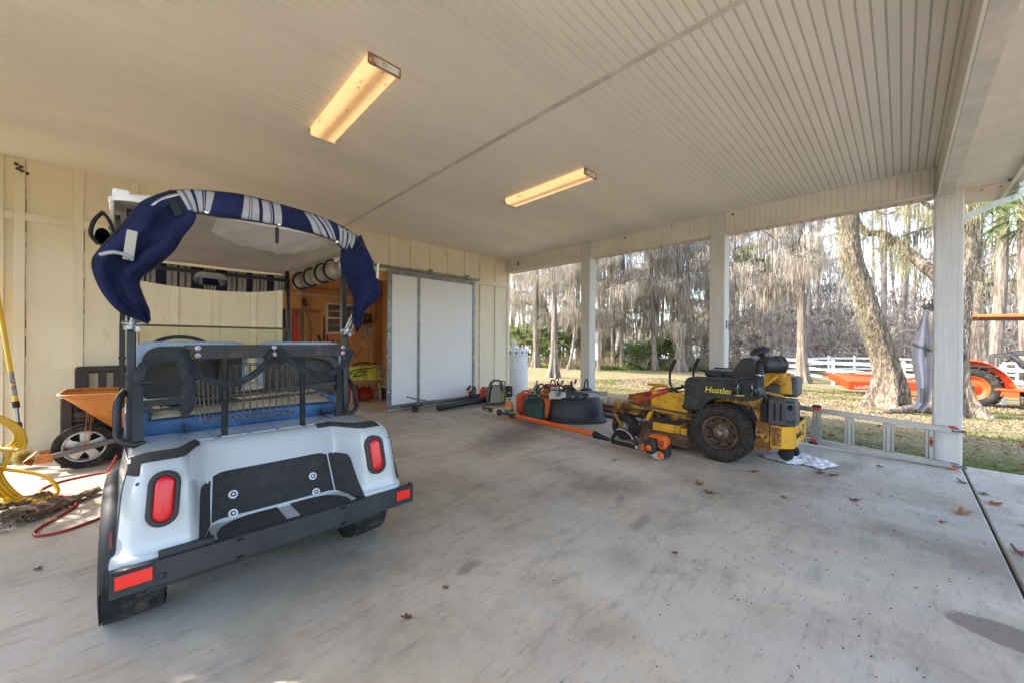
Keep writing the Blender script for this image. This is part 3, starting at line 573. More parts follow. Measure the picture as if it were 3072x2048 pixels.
# --- far woods: one mass of moss-hung trees, nobody could count them
rng = np.random.default_rng(7); parts = []; tb = MB()
def lat(px, D, z): # point at picture column px and forward depth D, as plain world coordinates
    k = (px-1536)/1131.5; return np.array((.6952*D+k*D*.7188, .7188*D-k*D*.6952, z))
for i in range(100):
    px = rng.uniform(1450, 3500) if i > 30 else rng.uniform(2150, 3500); D = rng.uniform(40, 62) if px < 2150 else rng.uniform(33, 60); b = lat(px, D, -1.3); r = rng.uniform(.08, .26); ln = rng.normal(size=2)*.7
    tb.tube(catmull([b, b+np.array((ln[0]*.5+rng.normal()*.2, ln[1]*.5, 5)), b+np.array((ln[0], ln[1], 11)), b+np.array((ln[0]*1.6, ln[1]*1.5, 20))], 3), [r*(1.25-.09*k) for k in range(10)], 7)
wood = tb.build('far_trunks', mat('bark_far', (.27,.235,.21), rough=.95, var=.3, vs=1.2, spec=.1))
tag(wood, 'many thin far trunks filling the gaps between the nearer trees', 'woods', kind='stuff')
C = []
for i in range(2300):
    px = rng.uniform(1400, 3600); right = px > 2150; D = rng.uniform(38, 62) if not right else rng.uniform(34, 58); h = rng.uniform(0,1)
    lo = 7.5 if not right else 1.0; top = 17 if not right else 12.5+3*nz(px*.004, 3)
    if not right and (nz(px*.012, 9.) < .02 or rng.uniform() < .45): continue
    z = lo+(top-lo)*h
    if right and z > 8.5 and 2560 < px < 2780: continue
    C.append(lat(px, D, z))
v, f = hanks(C, rng, 20, .75, 1.9, .12, segs=3, sway=.12); fw = npmesh('far_woods_moss', v, f, MOSSF); tag(fw, 'pale grey curtains of hanging moss far behind the trunks', 'woods', kind='stuff')
# brush: grey twigs and reeds under the far trees
n = 26000; px = rng.uniform(2080, 3500, n); D = rng.uniform(31, 50, n); k = (px-1536)/1131.5; hz = rng.uniform(0, 1, n)**1.5
P = np.stack([.6952*D+k*D*.7188, .7188*D-k*D*.6952, -1.15+hz*5.0], 1); d = rng.normal(size=(n,3))*.7; d[:,2] += .5
v, f = strands(P, rng.uniform(.7, 2.2, n), rng.uniform(.02, .06, n), rng, 3, .15, dirv=d, bend=.3); tag(npmesh('twiggy_brush', v, f, TWIG), 'dense tangle of bare grey twigs beyond the white fence', 'brush', kind='stuff')
n = 9000; px = np.where(rng.uniform(size=n) < .25, rng.uniform(1500, 2150, n), rng.uniform(2100, 3300, n)); D = rng.uniform(31, 36, n); k = (px-1536)/1131.5
P = np.stack([.6952*D+k*D*.7188, .7188*D-k*D*.6952, np.full(n, -1.12)], 1); d = rng.normal(size=(n,3))*.22; d[:,2] = 1
v, f = strands(P, rng.uniform(.5, 2.0, n), rng.uniform(.03, .07, n), rng, 3, .08, dirv=d, bend=.25); tag(npmesh('dry_reeds', v, f, REED), 'dry tan reeds standing along the edge of the lawn', 'reeds', kind='stuff')
n = 2600; px = rng.uniform(2100, 3300, n); px = px[[nz(q*.02, 1.) > .05 for q in px]]; n = len(px); D = rng.uniform(33, 50, n); k = (px-1536)/1131.5
P = np.stack([.6952*D+k*D*.7188, .7188*D-k*D*.6952, rng.uniform(1.0, 6.5, n)], 1)+rng.normal(size=(n,3))*.4; v, f = strands(P, .35, .22, rng, 1, .3, dirv=rng.normal(size=(n,3))); tag(npmesh('red_leaves', v, f, REDL), 'dull red leaves showing through the grey woods', 'foliage', kind='stuff')
n = 5200; px = np.where(rng.uniform(size=n) < .6, rng.uniform(1620, 2140, n), rng.uniform(2200, 3100, n)); D = rng.uniform(30.5, 33, n); k = (px-1536)/1131.5; ok = np.array([nz(q*.015, 5.) > -.02 for q in px])
P = np.stack([.6952*D+k*D*.7188, .7188*D-k*D*.6952, np.full(n, -1.1)], 1)[ok]; d = rng.normal(size=P.shape)*.45; d[:,2] = 1
v, f = strands(P, rng.uniform(.2, .75, len(P)), .10, rng, 2, .1, dirv=d, bend=.4); tag(npmesh('green_groundcover', v, f, GREEN), 'fresh green low plants at the feet of the trees', 'undergrowth', kind='stuff')
# --- palmettos and young cabbage palms
def palm_proto(seed, nf, h, fr, stem):
    rng = np.random.default_rng(seed); t = thing('palmetto', 'proto', 'palm', (0,0,0), 0, 'fan palms under the trees'); parts = []; s = MB()
    s.tube([(0,0,-.1),(.03,.02,stem)], [.12,.10], 8)
    for i in range(nf):
        a = rng.uniform(0, 6.28); el = rng.uniform(.1, 1.35); L = h*rng.uniform(.7, 1.1); d = np.array((math.cos(a)*math.cos(el), math.sin(a)*math.cos(el), math.sin(el)))
        b = np.array((0,0,stem)); tip = b+d*L*.75+np.array((0,0,-.08)); s.tube([b, (b+tip)/2+np.array((0,0,.05)), tip], [.02,.016,.012], 4)
        x = np.cross(d, (0,0,1.)); x /= np.linalg.norm(x)+1e-9; u = np.cross(x, d)+.4*d; n = 22; th = np.linspace(-2.2, 2.2, n)
        dv = np.outer(np.cos(th), d)+np.outer(np.sin(th), x)+rng.normal(size=(n,3))*.06+np.array((0,0,-.12)); parts.append(strands(np.tile(tip, (n,1)), fr*rng.uniform(.8, 1.1, n)*(1-.2*np.abs(th)/2.2), fr*.10, rng, 3, .03, dirv=dv, bend=.28))
    s.build('stem', mat('palm_stem', (.2,.17,.08), rough=.9), t); v, f = merge(parts); npmesh('frond', v, f, PALM, t); return t
pr = [palm_proto(1, 20, 1.5, .95, .3), palm_proto(2, 26, 1.7, 1.0, 1.6)]
PSP = [(1560,35,1,1.25,'fan palm close beside the white tank and wall corner'),(1598,37,1,1.35,'fan palm seen just left of the straight grey trunk'),(1632,34,0,1.4,'low fan palm between the two left cypress trunks'),(1690,36,1,1.15,'fan palm right of the nearest flared trunk'),(1640,40,1,1.5,'tallest fan palm far behind the nearest flared trunk'),
  (1895,33,0,1.45,'palmetto left of the smooth straight trunk'),(1930,34,0,1.7,'large pale palmetto just behind the smooth straight trunk'),(1995,34,0,1.6,'palmetto between the smooth trunk and the fluted cypress'),(2022,35,1,1.2,'taller palmetto against the fluted cypress'),(1850,36,0,1.0,'small palmetto far behind the slim trunks'),
  (2275,38,1,1.1,'fan palm half hidden in brush right of the second post'),(2480,40,1,1.0,'fan palm deep in the grey brush behind the fence')]
for i, (px, D, k, sc, lab) in enumerate(PSP):
    p = lat(px, D, -1.15); 
    if i < 2 and False: pass
    if i == 0: src = pr[1]; src.location = tuple(p); src.scale = (sc,)*3; src['label'] = lab
    elif i == 2: src = pr[0]; src.location = tuple(p); src.scale = (sc,)*3; src['label'] = lab
    else: copy_thing(pr[k], tuple(p), i*1.3, lab, None, (sc,)*3)
# palm crowns high up, with pale trunks
for i, (px, D, z, lab) in enumerate(((2262,36,9.6,'palm head high among the moss right of the second post'),(2315,37,8.6,'second palm head high above the thin shaggy trunk'),(3010,15,7.3,'spiky palm crown at the top right under the downspout'),(3066,13,6.0,'palm crown highest beside the gutter elbow'))):
    p = lat(px, D, z); t = thing('cabbage_palm', lab, 'palm', tuple(p), i*.9, 'tall palms'); r2 = np.random.default_rng(60+i); s = MB(); s.tube([(.4,.3,-z-1.2),(.1,.1,-z*.5),(0,0,0)], [.2,.17,.15], 9); s.build('trunk', BARK, t)
    parts = []
    for j in range(26):
        a = r2.uniform(0, 6.28); el = r2.uniform(-.9, 1.2); d = np.array((math.cos(a)*math.cos(el), math.sin(a)*math.cos(el), math.sin(el))); x = np.cross(d, (0,0,1.)); x /= np.linalg.norm(x); tip = d*1.0; n = 20; th = np.linspace(-1.9, 1.9, n)
        parts.append(strands(np.tile(tip, (n,1)), .95*(1-.25*np.abs(th)/2), .06, r2, 3, .03, dirv=np.outer(np.cos(th), d)+np.outer(np.sin(th), x)+np.array((0,0,-.2)), bend=.35)); parts.append(strands(np.array([[0,0,0.]]), 1.0, .04, r2, 2, .0, dirv=np.array([d])))
    v, f = merge(parts); npmesh('crown', v, f, PALM, t)
# --- lawn blades, fallen leaves on the lawn
rng = np.random.default_rng(11); n = 150000; u = rng.uniform(0, 1, n)**2.1; x = 6.2+u*14; y = rng.uniform(-7, 9.5, n); 
keep = np.array([(.62+.5*nz(a*.8, b*.8, 2.)+.3*nz(a*4, b*4)) > rng.uniform(.0, .75) for a, b in zip(x, y)]); x, y = x[keep], y[keep]; n = len(x)
zz = np.array([gz(a, b) for a, b in zip(x, y)]); gm = np.array([nz(a*.5, b*.5, 7.) > .12-.5*(a < 6.9)*(b < .8) for a, b in zip(x, y)])
for nm, sel, mt, Lm, lab in (('dry_grass', ~gm, leafmat('straw', (.13,.10,.055), (.50,.41,.28), .2, 9), .075, 'dry straw-coloured winter grass beside the slab'), ('green_grass', gm, leafmat('grass_green', (.07,.09,.025), (.27,.30,.10), .3, 8), .06, 'greener tufts of grass scattered in the lawn')):
    P = np.stack([x[sel], y[sel], zz[sel]-.01], 1); d = rng.normal(size=P.shape)*(.8 if nm == 'dry_grass' else .5); d[:,2] = 1.0
    v, f = strands(P, rng.uniform(.5, 1.5, len(P))*Lm*(1+.06*(P[:,0]-6)), .008+.0022*(P[:,0]-6), rng, 2, .1, dirv=d, bend=.5); tag(npmesh(nm, v, f, mt), lab, 'grass', kind='stuff')
n = 520; x = 6.3+rng.uniform(0, 1, n)**1.5*16; y = rng.uniform(-6, 9, n); P = np.stack([x, y, np.array([gz(a, b) for a, b in zip(x, y)])+.03], 1); d = rng.normal(size=(n,3)); d[:,2] *= .25
v, f = strands(P, .085, .05, rng, 2, .1, dirv=d); tag(npmesh('lawn_leaf_litter', v, f, leafmat('leaf_brown', (.12,.06,.03), (.28,.15,.08), .2, 5)), 'fallen brown leaves strewn over the grass', 'leaves', kind='stuff')
# --- lake behind the trees
s = MB(); s.b2((47,-250,-2.6), (420,420,-1.45)); 
lake = s.build('lake_water', mat('lake', (.10,.14,.17), rough=.12, var=.05, bump=.3, bs=3, spec=.7)); struct(lake)
# ================= GOLF CART =================
BODYW = mat('cart_paint', (.44,.485,.51), rough=.22, var=.03, vs=3, coat=.5, dirt=.35, dcol=(.34,.30,.24), dth=.66, ds=6)
BLK = mat('black_paint', (.018,.02,.022), rough=.42, var=.2, vs=8, dirt=.35, dcol=(.10,.095,.085), dth=.66, ds=30)
BLKP = mat('black_plastic', (.03,.03,.032), rough=.6, var=.2, vs=8, dirt=.35, dcol=(.12,.11,.10), dth=.64, ds=20)
RUB = mat('tyre_rubber', (.028,.027,.026), rough=.82, var=.2, vs=12, dirt=.6, dcol=(.11,.09,.07), dth=.55, ds=9, spec=.3)
MATB = mat('grip_mat', (.035,.036,.038), rough=.88, var=.15, vs=40, bump=.5, bs=260, dirt=.25, dcol=(.13,.12,.1), dth=.62, ds=12)
CHROME = mat('chrome', (.75,.75,.76), rough=.15, metal=1, var=.05)
ALU = mat('brushed_aluminium', (.42,.43,.44), rough=.3, metal=.9, var=.1, vs=20, stretch=(1,1,6), dirt=.3, dcol=(.3,.28,.26), dth=.62)
NAVY = mat('navy_canvas', (.015,.020,.075), rough=.85, var=.3, vs=5, bump=.7, bs=30, dirt=.5, dcol=(.25,.26,.34), dth=.735, ds=34, spec=.2)
NAVYIN = mat('navy_lining', (.012,.016,.06), rough=.9, var=.2)
BIND = mat('binding_tape', (.02,.022,.03), rough=.85, var=.2, vs=20)
REDLENS = mat('red_lens', (.62,.006,.014), rough=.2, var=.06, vs=5, coat=.35, spec=.4)
REFL = mat('red_reflector', (.80,.012,.008), rough=.3, var=.06, vs=60, coat=.3)
SEATB = mat('blue_vinyl', (.035,.12,.28), rough=.42, var=.25, vs=4, dirt=.5, dcol=(.30,.34,.38), dth=.6, ds=3.2)
SEATC = mat('cream_vinyl', (.62,.56,.44), rough=.5, var=.06)
VINYL = mat('clear_vinyl', (.80,.78,.74), rough=.1, trans=.2, alpha=.32, ior=1.3, var=.06, vs=7, bump=.6, bs=16)
BEIGE = mat('beige_roof_liner', (.55,.49,.42), rough=.5, var=.08, vs=3, dirt=.5, dcol=(.3,.24,.17), dth=.64, ds=5)
cart = thing('golf_cart', 'white golf cart with navy striped rear cover and red tail lights before the open shed', 'golf cart', (.495,2.475,0), R_(1.0))
TW = [(-.484,.385),(-.485,.424),(-.466,.455),(-.434,.640),(-.408,.712),(-.365,.75),(-.29,.766),(-.1,.764),(.22,.752)]
RC = [(-.300,.408),(-.280,.445),(-.25,.52),(-.205,.62),(-.165,.69),(-.12,.735),(-.06,.750),(.06,.750),(.22,.748)]
TWc = catmull([(a,b,0) for a, b in TW], 5); RCc = catmull([(a,b,0) for a, b in RC], 5)
def sst(a, b, x): t = max(0, min(1, (x-a)/(b-a))); return t*t*(3-2*t)
def body_pt(u, v):
    """u -1..1 across, v 0..1 up the rear face and over the deck"""
    f = v*(len(TWc)-1); i = min(int(f), len(TWc)-2); t = f-i
    a = TWc[i]*(1-t)+TWc[i+1]*t; b = RCc[i]*(1-t)+RCc[i+1]*t
    X = .598-.052*sst(0, .62, v); x = u*X; ax = abs(x); x -= .010; lo = .262+.05*v; k = sst(lo, lo+.095, ax)
    y, z = b[0]*(1-k)+a[0]*k, b[1]*(1-k)+a[1]*k
    c = max(0, (abs(u)-.86)/.14); y += .085*c**2.4*(1 if v < .8 else .3); z -= .028*c**2.2*sst(.45, .7, v)
    y += .03*u*u*(1-k)                                   # the well wall curves round at its ends
    return np.array((x, y, z))
def body_n(u, v):
    e = .004; du = body_pt(min(1, u+e), v)-body_pt(max(-1, u-e), v); dv = body_pt(u, min(1, v+e))-body_pt(u, max(0, v-e)); n = np.cross(du, dv); return n/np.linalg.norm(n)
s = MB(); NU, NV = 91, 46
s.grid(lambda a, b: body_pt(2*a-1, b), NU, NV)
for sg in (-1, 1):   # side panels running forward from the rear corner
    s.grid(lambda a, b: (lambda p: np.array((p[0]+sg*.012*math.sin(math.pi*a), p[1]+(max(p[1], .42)-p[1])*a, p[2]+(0 if b > .25 else .07*math.sin(math.pi*a)*(1-b*4)))))(body_pt(sg, b)), 14, NV)
s.b2((-.30,-.485,.388), (.30,-.265,.408), .004)            # step floor
s.b2((-.56,.22,.45), (.56,.50,.745), .02); s.b2((-.57,.5,.22), (.57,1.22,.30), .01)      # seat box and floor pan
cowl = catmull([(1.15,.28,0),(1.42,.62,0),(1.50,.78,0),(1.62,.86,0),(1.85,.84,0),(2.05,.70,0),(2.12,.50,0),(2.1,.3,0)], 3)
s.grid(lambda a, b: (lambda q: np.array(((2*a-1)*(.60-.05*(2*a-1)**4), q[0], q[1]-.06*abs(2*a-1)**3)))(cowl[int(round(b*(len(cowl)-1)))]), 25, len(cowl))
body = s.build('body', BODYW, cart)
s = MB(); s.b2((-.5,-.30,.20), (.5,1.9,.215)); s.b2((-.42,-.30,.215), (.42,.2,.40)); s.cyl((-.5,0,.232), (.5,0,.232), .035); s.build('chassis', BLKP, cart)
# raised pads on the deck between the posts
s = MB()
for x in (-.31,-.165,-.03,.095,.235): s.b2((x-.055,-.055,.7495), (x+.055,.155,.7545), .002)
s.build('deck_rib', BODYW, body)
def patch(s, u0, u1, v0, v1, off=.004, rnd_=(0,0,0,0), n=18, m=12):
    def f(a, b):
        u = u0+(u1-u0)*a; v = v0+(v1-v0)*b
        tr = rnd_[2 if a < .5 else 3]; e = max(0, (b-.7)/.3); q = max(0, abs(a-.5)*2-.8)/.2
        if tr: v -= tr*(q**2)*(v1-v0)
        p = body_pt(u, v); return p+body_n(u, v)*off*(1 if 0 < a < 1 and 0 < b < 1 else .15)
    s.grid(f, n, m)
s = MB(); patch(s, -.465, .435, .055, .37, .005, (0,0,.06,.06)); s.build('centre_grip_mat', MATB, body)
s = MB(); patch(s, -.566, -.477, .02, .33, .005, (0,0,.3,.0)); patch(s, .447, .59, .02, .355, .005, (0,0,0,.35)); s.build('side_grip_mat', MATB, body)
s = MB(); s.prism([(-.285,-.47),(-.285,-.42),(-.262,-.36),(-.21,-.315),(-.15,-.298),(-.03,-.292),(-.03,-.47)], .003, (0,0,.409), (1,0,0), (0,1,0)); s.prism([(.27,-.47),(.27,-.42),(.245,-.36),(.2,-.315),(.14,-.298),(.03,-.292),(.03,-.47)][::-1], .003, (0,0,.409), (1,0,0), (0,1,0)); s.build('step_tread', MATB, body)
def topmat(s, poly, z0):
    s.prism(poly, .005, (0,0,z0), (1,0,0), (0,1,0))
s = MB(); patch(s, -.985, -.55, .64, .80, .004, n=16, m=10); patch(s, -1.0, -.93, .50, .70, .004, n=5, m=8); s.build('corner_mat', MATB, body)
s = MB(); patch(s, .42, .90, .63, .78, .004, n=16, m=10); s.build('corner_mat', MATB, body)
# bolts in white washers on the grip mat
for u, v in ((-.33,.235), (-.33,.085), (.275,.235), (.28,.085)):
    p = body_pt(u, v); n_ = body_n(u, v); s = MB(); s.lathe([(0,.015),(.005,.015),(.007,.011)], p, n_, 12); s.cur = 1; s.lathe([(.006,.0085),(.011,.0085)], p, n_, 20); s.cur = 2; s.lathe([(.011,.0085),(.011,.0095),(.019,.0085),(.020,.004)], p, n_, 22); s.build('mount_bolt', [CHROME, BLK, mat('nylon_washer', (.62,.66,.7), rough=.4)], body)
for sg in (-1, 1):
    s = MB(); s.tube([body_pt(sg*.995, v)+np.array((sg*.0015,0,0)) for v in np.linspace(.03, .5, 12)], .0022, 4)
    for v in (.06, .44): s.lathe([(0,.003),(.006,.002),(.007,0)], body_pt(sg*.93, v), body_n(sg*.93, v), 8)
    s.build('panel_seam', mat('seam_dark', (.08,.08,.08), rough=.8), body)
# tail lights
def stadium(w, h, n=10):
    r = w/2; return [(r*math.cos(a), h/2-r+r*math.sin(a)) for a in np.linspace(0, math.pi, n)]+[(r*math.cos(a), -h/2+r+r*math.sin(a)) for a in np.linspace(math.pi, 2*math.pi, n)]
for sg in (-1, 1):
    u = (-.785 if sg < 0 else .745); v = (.36 if sg < 0 else .355); p = body_pt(u, v); up = body_pt(u, v+.05)-body_pt(u, v-.05); up /= np.linalg.norm(up); x = np.array((1,0,.0)); x -= up*(x@up); x /= np.linalg.norm(x); nn = np.cross(x, up)
    p = p+nn*.0; s = MB(); O_ = stadium(.100, .212); I_ = stadium(.062, .174); k = len(O_); R1 = [p+a*x+b*up+nn*-.008 for a, b in O_]; R2 = [p+a*x*.97+b*up*.985+nn*.022 for a, b in O_]; R3 = [p+a*x+b*up+nn*.024 for a, b in I_]; R4 = [p+a*x+b*up+nn*.010 for a, b in I_]
    s.add(R1+R2+R3+R4, [(r*k+i, r*k+(i+1) % k, (r+1)*k+(i+1) % k, (r+1)*k+i) for r in range(3) for i in range(k)], True); tl = s.build('tail_light', mat('rubber_grommet', (.035,.034,.034), rough=.7), cart)
    s = MB(); rings = [(1,.011),(.97,.019),(.88,.0255),(.6,.0285),(.25,.0295)]; V = [p+a*x*(q if abs(b) < .05 else q)+b*up*(1-(1-q)*.48)+nn*h for q, h in rings for a, b in I_]
    s.add(V, [(r*k+i, r*k+(i+1) % k, (r+1)*k+(i+1) % k, (r+1)*k+i) for r in range(len(rings)-1) for i in range(k)]+[tuple(range((len(rings)-1)*k, len(rings)*k))], True); s.build('lens', REDLENS, tl)
# rear bumper
s = MB(); s.b2((-.60,-.515,.318), (.60,-.507,.412), .002); s.b2((-.60,-.507,.405), (.60,-.478,.412)); s.b2((-.60,-.507,.318), (.60,-.48,.325))
for sg in (-1, 1): s.b2((sg*.60,-.515,.318), (sg*.611,-.47,.42), .003); s.b2((sg*.47,-.5,.405), (sg*.30,-.47,.434), .002)
bmp = s.build('rear_bumper', mat('bumper_black', (.026,.03,.036), rough=.5, var=.2, dirt=.8, dcol=(.24,.25,.26), dth=.70, ds=60), cart)
for sg, w_ in ((-1,.098), (1,.08)):
    s = MB(); s.box((sg*(.585-w_/2),-.518,.375), (w_+.010,.004,.060), None, .001); rf = s.build('reflector', BLKP, bmp); s = MB(); s.box((sg*(.585-w_/2),-.5215,.375), (w_,.004,.048), None, .001); s.build('red_face', REFL, rf)
s = MB()
for x, z in ((-.46,.35),(.46,.35)): s.lathe([(0,.010),(.010,.008),(.014,0)], (x,-.515,z), (0,-1,0), 14)
s.build('carriage_bolt', BLKP, bmp)
s = MB()
for x, z in ((-.215,.40),(-.215,.325),(.215,.40),(.215,.325)): s.box((x,-.5155,z), (.028,.003,.011), None, .001)
s.build('slot_hole', mat('slot_black', (.006,.006,.007), rough=.9), bmp)
# side marker
s = MB(); s.prism([(0,0),(.008,.0),(.022,.06),(.016,.066)], .008, (-.603,-.395,.45), (0,1,0), (0,0,1)); s.build('side_marker', mat('dark_red_lens', (.22,.01,.012), rough=.3), cart)
# wheel-arch flares
for sg in (-1, 1):
    F = catmull([(.40,.40,0),(.30,.56,0),(.10,.625,0),(-.14,.625,0),(-.31,.56,0),(-.395,.44,0),(-.41,.31,0)], 4); s = MB()
    dx_ = -.035 if sg > 0 else .008; pr = [(.55,.0),(.59,.004),(.616,-.010),(.620,-.03),(.612,-.035),(.59,-.015)]
    s.grid(lambda a, b: (lambda q, r: np.array((sg*(r[0]+dx_), q[0]*(1+r[1]*.8), q[1]+r[1])))(F[int(round(b*(len(F)-1)))], pr[int(round(a*(len(pr)-1)))]), len(pr), len(F)); s.build('wheel_flare', BLKP, cart, solid=.006)
def tyre(s, c, r, w, ax=(1,0,0), tread=36, rim=.5, knob=.006, lug=True):
    """tyre with rounded shoulders and tread blocks around axis ax"""
    R1 = r*rim; prof = [(R1,-w*.36),(R1*1.08,-w*.46),(r*.78,-w*.5),(r*.93,-w*.47),(r*.985,-w*.36),(r*.992,-w*.15),(r*.994,0),(r*.992,w*.15),(r*.985,w*.36),(r*.93,w*.47),(r*.78,w*.5),(R1*1.08,w*.46),(R1,w*.36)]
    s.lathe(prof, c, ax, 48); x, y, z = frame_of(ax); c = np.asarray(c, float)
    if lug:
        for i in range(tread):
            for j, (h, wd) in enumerate(((-.34,.2),(-.115,.2),(.115,.2),(.34,.2))):
                a = 2*math.pi*(i+.5*(j % 2))/tread; d = math.cos(a)*x+math.sin(a)*y; t = -math.sin(a)*x+math.cos(a)*y; rr = r*(.993 if abs(h) < .2 else .982)
                s.box(c+d*rr+z*h*w, (2*math.pi*r/tread*.78, w*wd, knob*2.2), np.array((t, z, d)).T, knob*.3)
            for sgn in (-1, 1):
                a = 2*math.pi*i/tread; d = math.cos(a)*x+math.sin(a)*y; t = -math.sin(a)*x+math.cos(a)*y; s.box(c+d*r*.945+z*sgn*w*.475, (2*math.pi*r/tread*.6, knob*1.6, r*.07), np.array((t, z, d)).T, 0)
for x, y, r_, w_ in ((-.535,0,.232,.215),(.50,0,.232,.205),(-.50,1.65,.228,.19),(.48,1.65,.228,.19)):
    s = MB(); tyre(s, (x,y,r_), r_, w_, tread=64, rim=.46, knob=.002); wh = s.build('wheel', RUB, cart); s = MB(); sg = 1 if x > 0 else -1
    s.lathe([(0,.02),(.05,.02),(.055,.005),(.09,.0),(.10,.03),(.108,.035)], (x+sg*.05,y,r_), (sg,0,0), 24); s.build('hub', mat('wheel_steel', (.5,.5,.5), rough=.4, metal=.6), wh)
# seat cushion and backs
def pillow(s, lo, hi, bulge=.02, r=.05, nx=16, ny=8):
    lo = np.array(lo, float); hi = np.array(hi, float); c = (lo+hi)/2; h = (hi-lo)/2
    def f(u, v):
        a = 2*math.pi*u; b = math.pi*(v-.5); e = .28; sg = lambda q: math.copysign(abs(q)**e, q)
        p = np.array((sg(math.cos(a))*sg(math.cos(b)), sg(math.sin(a))*sg(math.cos(b)), sg(math.sin(b)))); return c+h*p+np.array((0,0,bulge*max(0,p[2])*math.cos(p[0]*1.4)))
    s.grid(f, 48, 24, True, True)
s = MB(); pillow(s, (-.575,.22,.735), (.505,.72,.838), .0); pillow(s, (-.575,.24,.78), (-.47,.72,.885), .0); pillow(s, (.40,.24,.78), (.505,.72,.885), .0); seat = s.build('seat', SEATB, cart)
s = MB(); s.grid(lambda a, b: (-.475+.88*a, .215+.48*b, .836+.068*b+.006*math.sin(math.pi*a)), 24, 11); s.build('seat_panel', SEATC, seat)
for x0, x1 in ((-.545,-.045), (.0,.515)):
    s = MB(); pillow(s, (x0,.30,.95), (x1,.40,1.235), .0); sb = s.build('seat_back', mat('grey_blue_vinyl', (.30,.38,.46), rough=.5, var=.15, vs=5), cart)
    s = MB(); r_ = .08; o = []
    for cx, cz, a0 in ((x1-.035-r_,1.21-r_,0),(x0+.035+r_,1.21-r_,90),(x0+.035+r_*.4,.935+.03,180),(x1-.035-r_*.4,.935+.03,270)):
        rr = r_ if a0 < 180 else r_*.4
        for a in range(0, 91, 15): o.append((cx+rr*math.cos(R_(a0+a)), cz+rr*math.sin(R_(a0+a))))
    s.prism(o[::-1], .02, (0,.300,0), (1,0,0), (0,0,1)); s.build('back_board', mat('back_board', (.045,.043,.042), rough=.7, var=.12), sb)
# tubular seat-back frame
s = MB(); F = [(-.523,.0,.745),(-.525,.10,1.045),(-.508,.12,1.115),(-.445,.14,1.152),(-.369,.14,1.158),(-.05,.2,1.16),(.318,.235,1.148),(.412,.235,1.118),(.455,.215,1.04),(.45,.19,.99),(.40,.06,.745)]
F = F[:2]+catmull(F[1:5], 4)[1:-1]+F[4:6]+catmull(F[6:10], 4)[:-1]+F[9:]
for a, b in zip(F[:-1], F[1:]): s.bar(a, b, .038, .022, 0, up=(0,1,0)) if np.linalg.norm(np.array(b)-np.array(a)) > 1e-4 else None
s.bar((-.52,.08,.935), (.43,.18,.955), .02, .03); s.bar((-.52,.07,.90), (.42,.16,.915), .02, .012)
for p in ((-.50,.09,1.04),(.43,.19,.93)): s.cyl((p[0]-.02,p[1]-.02,p[2]), (p[0]+.03,p[1]-.02,p[2]), .009, n=10)
s.build('seat_frame', BLK, cart)
for sg, arm in ((-1, [(-.50,.0,.76),(-.55,.0,.765),(-.588,.03,.79),(-.593,.07,.83),(-.593,.10,.93),(-.585,.12,.97),(-.575,.16,.985),(-.57,.3,.985)]), (1, [(.44,.05,.76),(.50,.08,.77),(.545,.12,.80),(.55,.16,.86),(.55,.2,.93),(.54,.3,.985),(.54,.45,.985)])):
    s = MB(); s.tube(catmull(arm, 4), .0155, 10); s.build('armrest', BLK, cart)
s = MB(); s.box((.527,.30,.925), (.075,.014,.31), None, .006); s.build('side_flap', BLKP, cart)
# roof struts
for a, b, c, w_ in (((-.548,.15,.72),(-.548,.22,1.30),(-.55,.26,1.90),.034), ((.50,.2,.74),(.505,.25,1.33),(.53,.33,1.90),.034), ((-.600,1.48,.75),(-.600,1.5,1.35),(-.585,1.60,1.92),.03), ((.485,1.48,.75),(.482,1.5,1.35),(.497,1.62,1.90),.03)):
    s = MB(); s.bar(a, b, w_, .03, .004, up=(0,1,0)); s.bar(b, c, w_, .028, .004, up=(0,1,0)); s.cyl((b[0]-.02,b[1],b[2]-.24), (b[0]+.02,b[1],b[2]-.24), .008, n=8); s.build('roof_strut', BLK, cart)
s = MB(); s.bar((-.60,1.55,1.80), (.50,1.55,1.80), .022, .03); s.bar((-.6,1.0,1.86), (-.6,.3,1.86), .02, .025); s.build('roof_rail', BLK, cart)
# roof shell: shallow tray, beige inside
def roof_fn(a, b):
    return None
s = MB(); s.sm = True
def rr_(x0, x1, y0, y1, r, z, n=7):
    o = []
    for cx, cy, a0 in ((x1-r,y1-r,0),(x0+r,y1-r,90),(x0+r,y0+r,180),(x1-r,y0+r,270)):
        for k in range(n): a = R_(a0+90*k/(n-1)); o.append((cx+r*math.cos(a), cy+r*math.sin(a), z))
    return o
k = 28; L_ = [rr_(-.625,.60,.10,1.85,.1,1.905), rr_(-.63,.605,.095,1.855,.1,1.925), rr_(-.60,.575,.13,1.82,.1,1.95), rr_(-.53,.505,.2,1.75,.12,1.985), rr_(-.40,.38,.3,1.6,.14,2.0)]
s.add([p for q in L_ for p in q], [(r*k+i, r*k+(i+1) % k, (r+1)*k+(i+1) % k, (r+1)*k+i) for r in range(4) for i in range(k)]+[tuple(range(4*k, 5*k))], True)
pillow(s, (-.615,.12,1.92), (-.55,.36,1.962), 0); roof = s.build('roof', mat('roof_white', (.78,.78,.78), rough=.35, var=.05), cart)
s = MB(); L_ = [rr_(-.625,.60,.10,1.85,.1,1.9048), rr_(-.56,.535,.16,1.79,.08,1.899), rr_(-.54,.515,.18,1.77,.08,1.915), rr_(-.47,.445,.27,1.66,.1,1.958), rr_(-.30,.3,.4,1.5,.12,1.966)]
s.add([p for q in L_ for p in q], [(r*k+(i+1) % k, r*k+i, (r+1)*k+i, (r+1)*k+(i+1) % k) for r in range(4) for i in range(k)]+[tuple(range(4*k, 5*k))[::-1]], True); s.b2((-.62,.12,1.72), (-.606,.30,1.90), .004); s.build('roof_liner', BEIGE, roof)
